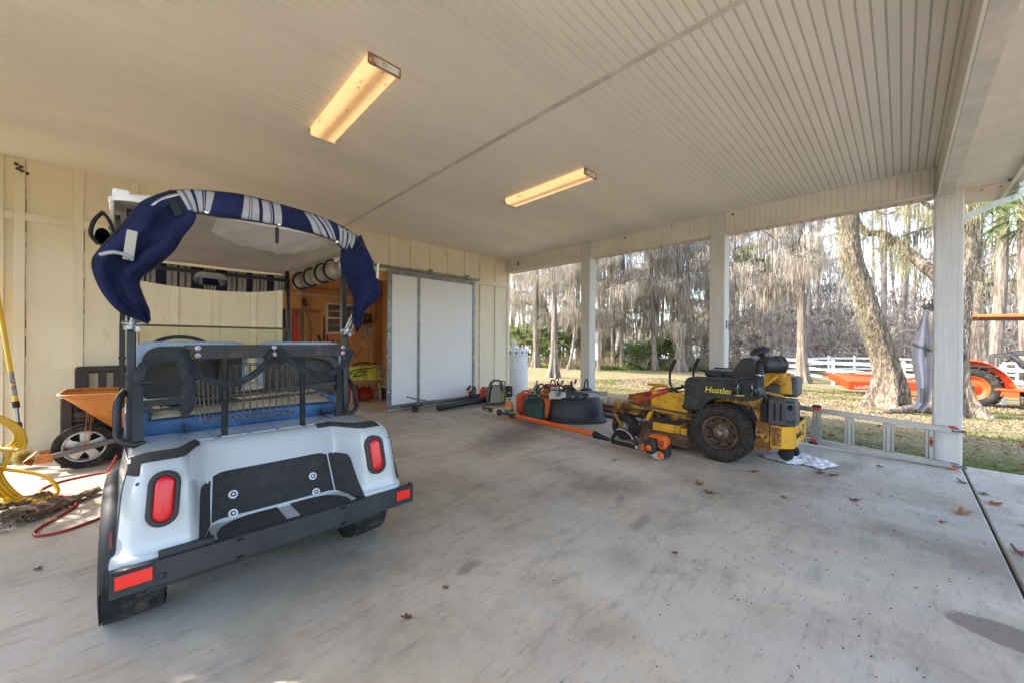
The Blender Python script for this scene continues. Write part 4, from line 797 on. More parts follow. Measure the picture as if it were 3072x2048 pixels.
# striped cloth: navy with groups of grey bars, laid out along the cloth's own length
STR = mat('stripe_grey', (.36,.36,.385), rough=.85, var=.1, vs=20, bump=.3, bs=240)
def band_cloth(name, T, B, stripes, thick=.0, parent=None, fold=.006, drk=NAVY, light=STR, nn=300):
    T = catmull(T, 12); B = catmull(B, 12)
    def at(C, t): f = t*(len(C)-1); i = min(int(f), len(C)-2); return C[i]*(1-(f-i))+C[i+1]*(f-i)
    s = MB(); cols = nn; rows = 7
    for i in range(cols):
        t0, t1 = i/cols, (i+1)/cols; tm = (t0+t1)/2; s.cur = 0
        for a, b in stripes:
            if a <= tm < b:
                q = (tm-a)/(b-a); s.cur = 0 if (.44 < q < .545) or (.17 < q < .20) or (.23 < q < .26) or (.72 < q < .75) or (.78 < q < .81) else 1
        for j in range(rows-1):
            def P(t, v):
                p = at(T, t)*(1-v)+at(B, t)*v; p = p.copy(); p[1] += -.022*math.sin(math.pi*v)+fold*math.sin(t*31+v*2)+fold*.7*nz(t*9, v*3, 1.); return p
            v0, v1 = j/(rows-1), (j+1)/(rows-1); s.add([P(t0,v0), P(t1,v0), P(t1,v1), P(t0,v1)], [(0,1,2,3)], True)
    o = s.build(name, [drk, light], parent); import bmesh
    bm = bmesh.new(); bm.from_mesh(o.data); bmesh.ops.remove_doubles(bm, verts=bm.verts, dist=1e-5); bm.to_mesh(o.data); bm.free()
    q = o.modifiers.new('solid', 'SOLIDIFY'); q.thickness = .004; return o
BT = [(-.430,-.09,1.930),(-.361,-.12,1.949),(-.221,-.15,1.968),(-.111,-.16,1.973),(.054,-.16,1.964),(.197,-.14,1.958),(.364,-.1,1.936),(.482,-.06,1.900)]
BB = [(-.373,-.12,1.827),(-.33,-.14,1.846),(-.258,-.17,1.840),(-.114,-.18,1.848),(.066,-.18,1.850),(.273,-.15,1.837),(.347,-.12,1.805),(.439,-.08,1.800)]
cov = band_cloth('rear_cover', BT, BB, [(.075,.245),(.385,.53),(.645,.765),(.82,.955)], parent=cart)
s = MB(); s.tube([np.array(p)+np.array((0,-.006,-.002)) for p in catmull(BB, 8)], .0045, 6); s.tube([np.array(p)+np.array((0,.004,.003)) for p in catmull(BT, 8)], .004, 6)
s.tube([np.array(BT[0]), (np.array(BT[0])+np.array(BB[0]))/2+np.array((.012,-.03,0)), np.array(BB[0])], .006, 6); s.tube([np.array(BT[-1]), (np.array(BT[-1])+np.array(BB[-1]))/2+np.array((.012,-.03,0)), np.array(BB[-1])], .006, 6); s.build('binding', BIND, cov)
s = MB()
for p in ((-.295,-.165,1.852),(.0,-.19,1.855),(.31,-.15,1.828)): s.ball(p, (.011,.007,.011), 12, 8)
s.build('snap_button', CHROME, cov)
s = MB(); s.box((-.005,-.17,1.80), (.017,.006,.085), None, .002); s.build('velcro_tab', BIND, cov)
BOW = [(-.543,.22,1.325),(-.537,.12,1.419),(-.533,.03,1.54),(-.528,-.01,1.619),(-.538,-.03,1.697),(-.524,-.05,1.778),(-.489,-.08,1.837),(-.435,-.1,1.895),(-.361,-.11,1.925),(-.185,-.13,1.945),(.011,-.14,1.945),(.246,-.12,1.93),(.419,-.08,1.90),(.506,-.05,1.86),(.554,-.02,1.766),(.566,.02,1.676),(.552,.1,1.535),(.532,.17,1.413),(.508,.24,1.313)]
s = MB(); s.tube([np.array(p)+np.array((0,-.008,0)) for p in catmull(BOW, 6)], .0115, 10)
for dx in (-.03,-.015,.015): s.tube([(.520+dx,.17,1.335), (.575+dx,.12,1.49)], .007, 8)
s.build('cover_bow', ALU, cart)
for p, sg in (((-.548,.20,1.315),-1), ((.507,.23,1.305),1)):
    s = MB(); s.box(p, (.05,.045,.05), rotz(.3), .006); s.cyl((p[0]-.035,p[1]-.02,p[2]+.01), (p[0]+.035,p[1]-.02,p[2]+.01), .012, n=12); s.cyl((p[0],p[1]-.03,p[2]+.0), (p[0]+.01,p[1]-.03,p[2]+.06), .012, n=10); s.box((p[0]+.02,p[1]-.03,p[2]-.02), (.02,.02,.03), rotz(.5), .003)
    s.build('bow_clamp', mat('clamp_metal', (.42,.43,.45), rough=.3, metal=.85, var=.3, vs=40), cart)
def drape(name, Ol, Il, fold, seed, par, mt, n=34, m=15, amp=.02, lin=None):
    Oc = catmull(Ol, 8); Ic = catmull(Il, 8); at = lambda C, t: (lambda f: C[min(int(f), len(C)-2)]*(1-(f-min(int(f), len(C)-2)))+C[min(int(f), len(C)-2)+1]*(f-min(int(f), len(C)-2)))(t*(len(C)-1))
    s = MB(); s.grid(lambda a, b: (lambda p: p+np.array((.006*nz(a*3, b*7, seed), -.035*math.sin(math.pi*a)*math.sin(math.pi*min(1, b*1.1))+amp*math.sin(a*fold+b*2.5+seed)*math.sin(math.pi*min(1, b+.12))**.5+amp*.8*nz(a*2.5, b*4, seed)-amp*.5*abs(math.sin(a*6+b*4+seed))**.6+amp*.45*nz(a*8, b*12, seed)+amp*.2*nz(a*20, b*30, seed), .0)))(at(Oc, b)*(1-a)+at(Ic, b)*a), n, m*3)
    o = s.build(name, mt, par, solid=.004); s = MB()
    s.tube([p+np.array((0,-.004,0)) for p in Oc], .0052, 6); s.tube([p+np.array((0,-.004,0)) for p in Ic[len(Ic)//3:]], .004, 6); s.build('zip_edge', BIND, o); return o
FLO = [(-.417,-.1,1.936),(-.477,-.08,1.897),(-.524,-.05,1.856),(-.564,-.05,1.777),(-.603,-.05,1.705),(-.646,-.05,1.626),(-.664,-.05,1.576),(-.656,-.05,1.515),(-.631,0,1.444),(-.587,.03,1.377),(-.54,.06,1.348),(-.49,.08,1.324)]
FLI = [(-.332,-.13,1.83),(-.347,-.12,1.786),(-.38,-.12,1.728),(-.411,-.12,1.655),(-.447,-.1,1.606),(-.482,-.08,1.563),(-.517,-.06,1.527),(-.523,-.02,1.498),(-.513,.0,1.457),(-.5,.03,1.418),(-.489,.06,1.386),(-.484,.08,1.335)]
fl_ = drape('cover_flap', FLO, FLI, 11, 1.3, cart, NAVY, amp=.026)
FRI = [(.347,-.12,1.807),(.349,-.1,1.745),(.362,-.08,1.695),(.385,-.05,1.657),(.427,0,1.61),(.466,.04,1.571),(.495,.07,1.517),(.505,.1,1.459),(.515,.13,1.387),(.543,.15,1.332)]
FRO = [(.482,-.06,1.917),(.516,-.05,1.85),(.557,-.04,1.775),(.579,-.02,1.721),(.62,0,1.656),(.656,.02,1.575),(.638,.05,1.514),(.584,.1,1.45),(.589,.14,1.39),(.581,.16,1.327)]
fr_ = drape('cover_flap', FRO, FRI, 10, 4.1, cart, NAVY, amp=.024)
AGW = mat('aged_white', (.5,.48,.42), rough=.7, dirt=.6, dcol=(.2,.18,.15), dth=.6, ds=30)
s = MB(); s.box((-.5515,-.126,1.655), (.034,.012,.13), roty(.10), .002); s.build('zip_stiffener', AGW, fl_)
s = MB(); s.box((.585,-.10,1.70), (.014,.012,.1), roty(.05), .002); s.build('zip_stiffener', AGW, fr_)
s = MB(); s.tube(catmull([(-.64,-.12,1.60),(-.60,-.15,1.612),(-.56,-.15,1.605),(-.545,-.14,1.59)], 5), .008, 6); s.build('zip_tape', mat('zip_grey', (.35,.36,.4), rough=.6), fl_)
s = MB(); s.box((-.405,-.135,1.855), (.032,.006,.075), roty(-.35), .002); s.box((.49,-.09,1.85), (.02,.006,.05), roty(-.3), .002); s.build('velcro_strap', BIND, fl_)
# clear window rolled under the cover
s = MB(); s.grid(lambda a, b: (-.25+.55*a, -.15+.26*b+.012*math.sin(a*17+b*5), 1.848-.07*math.sin(math.pi*a)**.7*math.sin(math.pi*b*.62)-.02*b+.022*nz(a*9, b*5, 3)+.004*math.sin(a*40+b*14)*b), 40, 14); s.build('clear_window', VINYL, cov)
# rolled side curtains with straps
def roll(name, P, r, mt, n=24):
    s = MB(); C = catmull(P, 10); m = len(C); V = []
    rr = [r*(1+.16*math.sin(i*.9)+.10*nz(i*.7, 2.)) for i in range(m)]; s.tube(C, rr, n, sx=.8); return s.build(name, mt, cart)
VR = roll('rolled_curtain', [(.573,1.58,1.80),(.58,1.2,1.80),(.588,.8,1.795),(.595,.42,1.80)], .068, mat('rolled_vinyl', (.40,.36,.29), rough=.25, var=.3, vs=6, bump=.9, bs=10, stretch=(1,1.5,1), coat=.3))
for y in (1.42,1.12,.83,.62):
    s = MB(); s.tube([(.573+.0*y+.062*math.cos(a)-.002, y+.05*math.sin(a*.5), 1.80+.078*math.sin(a)) for a in np.linspace(1.4, 5.6, 16)], .010, 5, sx=.4); s.build('curtain_strap', BIND, VR)
s = MB(); s.grid(lambda a, b: (lambda t, r: (-.640+r*math.cos(t)*.75+.01*b, .10+.3*b, 1.72+r*math.sin(t)*(1.15 if math.sin(t) > 0 else .9)))(2*math.pi*a*2.2, .012+.036*a), 60, 6); s.tube(catmull([(-.642,.10,1.83),(-.62,.08,1.79),(-.606,.09,1.74)], 4), .007, 6); s.tube(catmull([(-.642,.10,1.83),(-.668,.08,1.78),(-.678,.09,1.72),(-.655,.1,1.68)], 4), .008, 6)
s.build('rolled_curtain', mat('black_canvas', (.015,.016,.02), rough=.8, var=.2), cart)
# valance with stripes, mirror, windscreen, wheel
vt = [(-.60,1.80,1.88),(-.4,1.84,1.88),(-.1,1.86,1.88),(.25,1.86,1.88),(.55,1.80,1.88)]; vb = [(-.60,1.80,1.735),(-.4,1.84,1.705),(-.1,1.86,1.69),(.25,1.86,1.70),(.55,1.80,1.745)]
band_cloth('front_valance', vt, vb, [(.09,.235),(.30,.43),(.50,.56),(.62,.72),(.76,.85),(.90,.97)], parent=cart, fold=.002, drk=mat('navy_dark', (.012,.012,.03), rough=.9), light=mat('stripe_tan', (.34,.30,.26), rough=.9))
s = MB(); s.prism([(x, z) for x, z in stadium(.11, .225)], .02, (-.10,1.42,1.735), (0,0,1), (1,0,0)); mir = s.build('rear_view_mirror', BLKP, cart)
s = MB(); s.prism([(x*.9, z*.95) for x, z in stadium(.11, .225)], .002, (-.10,1.418,1.735), (0,0,1), (1,0,0)); s.build('glass', mat('mirror_glass', (.9,.92,.94), rough=.02, metal=1, var=.0), mir); s = MB(); s.cyl((-.10,1.43,1.77), (-.10,1.55,1.80), .008); s.build('stalk', BLKP, mir)
s = MB(); s.b2((-.585,1.512,.86), (.475,1.517,1.345)); ws = s.build('windscreen', mat('tinted_screen', (.74,.73,.60), rough=.04, trans=1, ior=1.25, var=.0), cart)
s = MB(); s.tube([(-.585,1.51,1.352), (.475,1.51,1.348)], .008, 8); s.build('frame', mat('bronze_bar', (.15,.11,.07), rough=.4, metal=.5), ws)
s = MB(); n_ = 40; tl = R_(38); s.tube([(-.296+.175*math.cos(2*math.pi*i/n_), 1.12+.175*math.sin(2*math.pi*i/n_)*math.cos(tl)*1.0, 1.155+.175*math.sin(2*math.pi*i/n_)*math.sin(tl)) for i in range(n_)], .013, 10, True); s.cyl((-.296,1.12,1.15), (-.296,1.5,.75), .02); s.box((-.296,1.12,1.15), (.33,.03,.012)); s.box((-.296,1.12,1.15), (.05,.1,.04), None, .01); s.build('steering_wheel', BLK, cart)
# bag rack: board, posts, straps, basket, cup holder
s = MB(); s.box((.008,-.15,1.188), (.765,.014,.068), None, .003); rack = s.build('bag_rack', mat('rack_board', (.03,.026,.025), rough=.6, var=.3, vs=6, dirt=.5, dcol=(.10,.08,.07), dth=.55, ds=12), cart)
s = MB()
for a, b in (((-.205,-.02,.742),(-.217,-.135,1.16)), ((.165,-.02,.742),(.130,-.135,1.16))):
    s.cyl(a, b, .0145, n=14); s.cyl((a[0],a[1],.742), (a[0],a[1],.752), .03, n=16); m_ = (np.array(a)+np.array(b))/2; s.lathe([(0,.004),(.008,.003),(.01,0)], m_+np.array((0,-.015,0)), (0,-1,0), 10)
s.build('rack_post', BLK, rack)
for x in (-.325,-.013,.345):
    for z in (1.207,1.172): s = MB(); s.lathe([(0,.007),(.004,.007),(.005,.004),(.009,.004),(.012,0)], (x,-.158-(.006 if x == -.013 else 0),z), (0,-1,0), 14); s.build('rack_bolt', mat('pale_bolt', (.5,.46,.55), rough=.3, metal=.5), rack)
s = MB(); s.box((-.013,-.160,1.19), (.034,.006,.062), None, .001); s.build('rack_plate', BLKP, rack)
STRAP = mat('webbing', (.022,.026,.034), rough=.9, var=.3, vs=30, bump=.4, bs=200, dirt=.3, dcol=(.1,.1,.11), dth=.6, ds=40)
def strap(P, w, tw):
    C = catmull(P, 8); m = len(C); s = MB(); V = []
    for i, c in enumerate(C):
        t = i/(m-1); a = tw[0]+(tw[1]-tw[0])*t; d = C[min(i+1, m-1)]-C[max(i-1, 0)]; d /= np.linalg.norm(d); up = np.array((0,math.sin(a),math.cos(a))); up -= d*(up@d); up /= np.linalg.norm(up); V += [c-up*w/2, c+up*w/2]
    s.add(V, [(2*i,2*i+2,2*i+3,2*i+1) for i in range(m-1)], True); return s
for P, w, tw in (([(-.379,-.165,1.205),(-.36,-.19,1.135),(-.311,-.21,1.08),(-.252,-.215,1.042),(-.172,-.215,1.044),(-.101,-.21,1.085),(-.043,-.19,1.145),(-.023,-.165,1.195)],.033,(.45,.12)), ([(.001,-.165,1.205),(.046,-.19,1.15),(.113,-.21,1.09),(.194,-.215,1.055),(.267,-.21,1.067),(.345,-.2,1.115),(.392,-.165,1.19)],.033,(.12,.45))):
    strap(P, w, tw).build('strap', STRAP, rack, solid=.003)
s = MB(); P = catmull([(-.378,-.168,1.2),(-.388,-.19,1.16),(-.367,-.2,1.10),(-.361,-.2,1.03),(-.365,-.2,.95),(-.378,-.2,.888)], 6); V = []
for i, c in enumerate(P): w = .024 if i < len(P)-4 else .006+.018*(len(P)-1-i)/4; V += [c+np.array((-w,0,0)), c+np.array((w,-.008,0))]
s.add(V, [(2*i,2*i+2,2*i+3,2*i+1) for i in range(len(P)-1)], True); s.build('strap', STRAP, rack, solid=.003)
s = MB(); X0, X1 = -.185, .12
for z, e in ((1.118,.0),(.968,.004),(.84,.02)): s.tube([(X0+e,-.115+e,z),(X1-e,-.115+e,z-.006),(X1-e,.06-e,z-.006),(X0+e,.06-e,z)], .0028, 6, True)
for i in range(10): x = X0+(X1-X0)*(i+.5)/10; s.tube([(x,-.115,1.118), (x,-.10,.84)], .0021, 5); s.tube([(x,.06,1.118), (x,.045,.84)], .0021, 5); s.tube([(x,-.10,.84), (x,.045,.84)], .0021, 5)
for i in range(3): y = -.07+.06*i; s.tube([(X1,y,1.11), (X1-.015,y,.84)], .0021, 5)
for z, e in ((1.045,.0),(.958,.01),(.842,.035)): s.tube([(-.325+e,-.10,z),(-.245,-.10,z),(-.245,.05,z),(-.325+e,.05,z)], .0028, 6, True)
for i in range(5): x = -.32+.075*i/4; s.tube([(x,-.10,1.045), (x*.9-.022,-.10,.842)], .0021, 5); s.tube([(x,.05,1.045), (x*.9-.022,.05,.842)], .0021, 5)
s.build('wire_basket', mat('rusty_wire', (.16,.13,.115), rough=.5, metal=.6, var=.4, vs=20), rack)
s = MB(); s.lathe([(.030,0),(.034,.003),(.042,.10),(.044,.10),(.044,.105),(.038,.105),(.03,.01),(0,.01)], (-.268,-.05,1.045), (0,0,1), 20); s.build('cup_holder', BLKP, rack)
s = MB(); s.grid(lambda a, b: (-.44+.36*a, .27+.1*b, .885+.03*math.sin(math.pi*a)*math.sin(math.pi*b)+.012*nz(a*9, b*6)), 24, 8); s.build('seat_clutter', mat('dark_cloth', (.02,.05,.04), rough=.8, var=.5, vs=9), cart)
# ================= ZERO-TURN MOWER (nose towards the shed, near side faces the open floor) =================
YEL = mat('mower_yellow', (.72,.37,.02), rough=.42, var=.12, vs=3, dirt=.8, dcol=(.16,.07,.025), dth=.57, ds=7, coat=.1)
YELD = mat('mower_yellow_worn', (.50,.26,.03), rough=.6, var=.2, vs=4, dirt=.9, dcol=(.13,.055,.02), dth=.48, ds=7)
POLY = mat('black_poly', (.030,.030,.031), rough=.62, var=.25, vs=5, bump=.2, bs=90, dirt=.6, dcol=(.14,.12,.095), dth=.56, ds=3.5)
DECK = mat('deck_rust', (.17,.095,.06), rough=.9, var=.35, vs=7, bump=.5, bs=40, dirt=.6, dcol=(.30,.2,.13), dth=.56, ds=6)
TURF = mat('turf_tyre', (.034,.031,.029), rough=.9, var=.2, vs=14, dirt=.35, dcol=(.10,.075,.055), dth=.5, ds=22, spec=.2)
RIM = mat('rusty_rim', (.13,.075,.05), rough=.8, var=.35, vs=9, bump=.4, bs=60, dirt=.7, dcol=(.28,.2,.15), dth=.58, ds=8)
YTXT = mat('yellow_letter', (.72,.62,.05), rough=.5, var=.08); BTXT = mat('black_letter', (.015,.015,.015), rough=.6)
mow = thing('ride_on_mower', 'yellow and black ride-on zero-turn mower with rusty rims beside the ladder', 'mower', (4.35,1.33,0))
def o2(P, y0=1.33): return [(y-y0, z) for y, z in P]
def side(s, P, x0, x1, y0=1.33, sm=False): s.prism([(y-y0, z) for y, z in P], x1-x0, (x0,0,0), (0,1,0), (0,0,1), sm)   # outline in (y,z), thickness along x
def rear_wheel(x, sg):
    s = MB(); tyre(s, (x,0,.303), .303, .27, (1,0,0), tread=34, rim=.56, knob=.006); w = s.build('rear_wheel', TURF, mow)
    s = MB(); s.lathe([(.175,.115),(.165,.128),(.158,.10),(.150,.085),(.145,.05),(.11,.035),(.105,.05),(.07,.062),(.065,.07),(0,.07)], (x,0,.303), (sg,0,0), 40); rm = s.build('rim', RIM, w)
    s = MB()
    for i in range(8):
        a = 2*math.pi*i/8+.2; c = np.array((x+sg*.062, .132*math.cos(a), .303+.132*math.sin(a))); t = np.array((0,-math.sin(a),math.cos(a))); d = np.array((0,math.cos(a),math.sin(a)))
        s.prism([(-.016,-.012),(.016,-.012),(0,.018)], .004, c-t*0, t, d) if sg < 0 else s.prism([(-.016,-.012),(0,.018),(.016,-.012)], .004, c, t, d)
    s.build('rim_slot', mat('deep_black', (.004,.004,.004), rough=1), rm)
    s = MB(); s.lathe([(.078,.060),(.075,.072),(.045,.074),(.04,.085),(.035,.085),(.03,.072),(0,.07)], (x,0,.303), (sg,0,0), 30)
    for i in range(5): a = 2*math.pi*i/5; s.lathe([(0,.09),(.008,.088),(.011,.074)], (x,.058*math.cos(a),.303+.058*math.sin(a)), (sg,0,0), 8)
    s.build('hub', mat('hub_steel', (.27,.23,.20), rough=.55, metal=.5, var=.3, vs=30, dirt=.5, dcol=(.2,.1,.06), dth=.55, ds=20), w)
rear_wheel(.09, -1); rear_wheel(1.10, 1)
# chassis plates
s = MB(); side(s, [(1.72,.52),(1.72,.44),(1.66,.34),(1.60,.28),(.99,.28),(.99,.68),(1.25,.715),(1.5,.70)], .255, .275); side(s, [(1.72,.50),(1.60,.28),(.99,.28),(.99,.68),(1.5,.70)], .93, .95); s.b2((.25,-.34,.28), (.95,-.32,.68)); s.build('chassis_side', YEL, mow)
s = MB(); side(s, [(1.015,.465),(1.015,.27),(.90,.27),(.895,.465)], .04, .06); side(s, [(.995,.69),(.995,.46),(.99,.46),(.99,.69)], .03, .25); side(s, [(1.03,.28),(1.035,.19),(.90,.18),(.90,.27)], .05, .40)
s.b2((.05,-.345,.455),(.12,-.33,.69)); side(s, [(1.35,.715),(1.40,.66),(1.05,.60),(.996,.48),(.994,.70)], .045, .06); s.build('rear_plate', YELD, mow)
s = MB()
for y, z in ((.985,.36),(.985,.31),(.93,.32),(1.02,.60),(1.08,.59),(.94,.22)): s.lathe([(0,.016),(.008,.014),(.014,.008),(.015,0)], (.042,y-1.33,z), (-1,0,0), 12)
s.build('plate_bolt', mat('dark_bolt', (.10,.09,.085), rough=.5, metal=.6), mow)
# front frame rails, cross bar, caster forks
s = MB(); s.bar((.13,.33,.46), (.13,1.20,.43), .05, .06, .004); s.bar((.13,.33,.38), (.13,.75,.42), .04, .05, .004); s.bar((.95,.33,.46), (.95,1.20,.43), .05, .06, .004); s.bar((.0,1.22,.42), (1.1,1.22,.42), .07, .07, .005); s.bar((.13,.6,.46), (.95,.6,.46), .05, .05, .003)
side(s, [(1.80,.50),(1.80,.36),(1.86,.33),(1.90,.35),(1.86,.46)], .095, .105); side(s, [(2.36,.39),(2.42,.34),(2.30,.34),(2.25,.40)], .06, .10); s.build('front_frame', YELD, mow)
s = MB(); s.b2((.06,.36,.42), (.10,.78,.66)); side(s, [(1.72,.64),(1.72,.46),(1.80,.46),(1.80,.60)], .10, .28); s.build('side_cover', YEL, mow)
for x in (.10, 1.02):
    s = MB(); tyre(s, (x,1.15,.165), .165, .15, (1,0,0), lug=False, rim=.45); cw = s.build('caster_wheel', RUB, mow); s = MB(); s.lathe([(.075,.06),(.07,.05),(.03,.04),(.025,.08),(0,.08)], (x,1.15,.165), (-1,0,0), 20); s.build('rim', mat('caster_rim', (.3,.27,.24), rough=.5, metal=.5, var=.3), cw)
    s = MB()
    for sx in (-.095,.085): s.bar((x+sx,1.15,.165), (x+sx,1.27,.36), .012, .055, .002, up=(1,0,0))
    s.bar((x-.095,1.27,.36), (x+.095,1.27,.36), .07, .03, .002); s.cyl((x,1.26,.34), (x,1.26,.50), .03, n=12); s.lathe([(0,.108),(.014,.106),(.018,.09)], (x,1.15,.165), (-1,0,0), 10); s.build('caster_fork', YELD, cw)
# cutting deck
s = MB(); out = catmull([(.02,.55,0),(-.02,.80,0),(.12,1.0,0),(.5,1.08,0),(.95,1.0,0),(1.1,.8,0),(1.15,.55,0),(1.1,.32,0),(.5,.28,0),(.06,.32,0)], 6, True); n = len(out); cxy = np.array((.55,.65,0))
rings = [(1.0,.06),(1.0,.085),(.985,.09),(.97,.175),(.93,.20),(.6,.205),(.1,.205)]; V = [cxy+(p-cxy)*q+np.array((0,0,z)) for q, z in rings for p in out]
s.add(V, [(r*n+i, r*n+(i+1) % n, (r+1)*n+(i+1) % n, (r+1)*n+i) for r in range(len(rings)-1) for i in range(n)], True); s.b2((.3,.45,.2), (.8,.85,.27), .01); s.cyl((.2,.7,.2),(.2,.7,.29),.10,n=24); s.cyl((.9,.7,.2),(.9,.7,.29),.10,n=24); s.build('cutting_deck', DECK, mow)
s = MB(); s.b2((-.02,.42,.205), (.22,.73,.30), .006); s.b2((.03,.35,.20), (.05,.42,.27)); side(s, [(2.17,.30),(2.13,.30),(2.09,.37),(2.08,.42),(2.12,.41)], .0, .05); s.build('belt_cover', YEL, mow)
s = MB(); s.b2((-.005,.435,.3002), (.205,.715,.303)); s.build('cover_dirt', mat('clippings', (.13,.075,.045), rough=1, var=.3, vs=20), mow)
for y in (.98, .70): 
    s = MB(); s.lathe([(0,.02),(.03,.022),(.065,.018),(.07,0),(.065,-.018),(.03,-.022),(0,-.02)], (.02,y,.18 if y > .9 else .10), (1,0,0), 24); s.build('gauge_wheel', RUB, mow)
for (a, b) in (((.06,.86,.44),(.04,.92,.22)), ((.05,.37,.37),(.03,.33,.23))):
    s = MB(); a, b = np.array(a), np.array(b)
    for i in range(9):
        c = a+(b-a)*(i+.5)/9; d = (b-a)/np.linalg.norm(b-a); x_, y_, _ = frame_of(d); e = x_ if i % 2 else y_; s.tube([c+d*.016*math.cos(t)+e*.009*math.sin(t) for t in np.linspace(0, 2*math.pi, 10)[:-1]], .003, 5, True)
    s.build('lift_chain', mat('old_chain', (.12,.09,.07), rough=.6, metal=.6, var=.3), mow)
s = MB(); s.tube([(.03,.34,.44),(.02,.9,.47),(.03,1.02,.49)], .012, 8); s.cyl((.03,.34,.44),(.03,.28,.437),.02,n=10); s.cyl((.03,1.0,.485),(.03,1.06,.495),.02,n=10); s.build('lift_rod', mat('rod_grey', (.13,.12,.11), rough=.6, metal=.5, var=.3), mow)
# foot plate with black tread panels, pedal
s = MB(); s.add([(.20,.70,.58),(.20,1.10,.55),(.85,1.10,.55),(.85,.70,.58),(.20,.70,.60),(.20,1.10,.57),(.85,1.10,.57),(.85,.70,.60)], [(0,1,2,3),(4,7,6,5),(0,4,5,1),(1,5,6,2),(2,6,7,3),(3,7,4,0)]); s.add([(.20,1.10,.55),(.20,1.17,.48),(.85,1.17,.48),(.85,1.10,.55),(.20,1.10,.57),(.20,1.19,.49),(.85,1.19,.49),(.85,1.10,.57)], [(0,1,2,3),(4,7,6,5),(0,4,5,1),(1,5,6,2),(2,6,7,3),(3,7,4,0)])
s.b2((.18,.62,.42), (.20,1.15,.57)); s.build('foot_plate', YELD, mow)
s = MB()
for y0 in (.73,.92): s.add([(.24,y0,.6015-.075*(y0-.70)*1.0),(.24,y0+.15,.6015-.075*(y0+.15-.70)),(.60,y0+.15,.6015-.075*(y0+.15-.70)),(.60,y0,.6015-.075*(y0-.70))], [(0,3,2,1)])
s.build('tread_panel', MATB, mow)
s = MB(); s.tube(catmull([(.35,.95,.58),(.36,.90,.66),(.38,.80,.70),(.38,.70,.66),(.36,.62,.60)], 4), .022, 8); s.cyl((.38,.86,.685),(.38,.90,.69),.03,n=12); s.cyl((.36,.97,.70),(.36,.83,.705),.018,n=10); s.build('deck_pedal', YEL, mow)
# poly tank / fender with the name on it
def tank(x0, x1, nm, par):
    P = catmull([(1.70,.60,0),(1.70,.79,0),(1.665,.855,0),(1.58,.865,0),(1.30,.870,0),(1.12,.872,0),(1.02,.83,0),(.975,.755,0),(.985,.70,0),(1.06,.665,0),(1.22,.665,0),(1.36,.655,0),(1.45,.60,0),(1.49,.53,0),(1.54,.492,0),(1.66,.488,0),(1.725,.51,0)], 4, True)
    s = MB(); n = len(P); c = np.array((1.35,.74,0)); w = x1-x0; V = []
    R = [(.0,.90),(.012,.955),(.035,.985),(.07,1.0),(w-.07,1.0),(w-.03,.98),(w,.9)]
    for dx, q in R: V += [np.array((x0+dx, c[0]+(p[0]-c[0])*(1-(1-q)*.5)-1.33, c[1]+(p[1]-c[1])*q)) for p in P]
    s.add(V, [(r*n+(i+1) % n, r*n+i, (r+1)*n+i, (r+1)*n+(i+1) % n) for r in range(len(R)-1) for i in range(n)], True); s.add(V[:n], [tuple(range(n))], False); s.add(V[-n:], [tuple(range(n))[::-1]], False); return s.build(nm, POLY, par)
tk = tank(-.03, .24, 'side_tank', mow); tank(.95, 1.20, 'side_tank', mow)
s = MB(); text_mb(s, 'Hustler', .088, (-.0325,.145,.718), (0,-1,0), (0,0,1), .003, .18, .0012, 1.0); s.prism([(0,0),(.08,.008),(.083,.02),(.07,.018),(.004,.012)], .002, (-.0325,-.15,.704), (0,-1,0), (0,0,1)); s.build('lettering', YTXT, tk)
s = MB(); s.lathe([(.052,0),(.052,.02),(.045,.03),(0,.03)], (.09,-.14,.868), (0,0,1), 20); s.build('filler_cap', POLY, tk)
# seat, armrests
s = MB(); P = [(1.36,.86),(1.34,.90),(1.29,.97),(1.24,1.05),(1.20,1.085),(1.12,1.08),(1.075,1.04),(1.06,.98),(1.07,.90),(1.075,.86)]; C = catmull([(a,b,0) for a, b in P], 3)
n = len(C); V = []; R = [(.30,.86),(.315,.95),(.35,1.0),(.68,1.0),(.715,.95),(.73,.86)]; cc = np.mean(C, 0)
for x, q in R: V += [np.array((x, cc[0]+(p[0]-cc[0])*q-1.33, cc[1]+(p[1]-cc[1])*q)) for p in C]
s.add(V, [(r*n+(i+1) % n, r*n+i, (r+1)*n+i, (r+1)*n+(i+1) % n) for r in range(5) for i in range(n)], True); s.add(V[:n], [tuple(range(n))], False); s.add(V[-n:], [tuple(range(n))[::-1]], False)
pillow(s, (.30,-.22,.85), (.73,.28,.93), 0); s.cyl((.285,-.225,1.02), (.33,-.225,1.02), .038, n=16); st = s.build('seat', mat('black_seat', (.028,.028,.03), rough=.42, var=.2, vs=4, dirt=.3, dcol=(.12,.11,.1), dth=.6, ds=6), mow)
for x in (.25,.78):
    s = MB(); side(s, [(1.64,.925),(1.63,.937),(1.40,.935),(1.385,.92),(1.385,.87),(1.42,.865),(1.60,.915)], x-.03, x+.03); s.build('armrest', BLKP, st)
for x, dy in ((.14,0),(.82,-.02)):
    s = MB(); s.tube(catmull([(x,.415+dy,.565),(x,.50+dy,.66),(x,.575+dy,.72),(x,.595+dy,.80),(x,.59+dy,.93),(x,.56+dy,1.0),(x,.525+dy,1.045)], 5), .0135, 10); s.cyl((x,.585+dy,.9),(x,.527+dy,1.045),.0165,n=12); s.build('steering_lever', BLK, mow)
s = MB(); s.bar((.14,.60,.66),(.14,.43,.52),.03,.035,.004); s.build('lever_bracket', BLKP, mow)
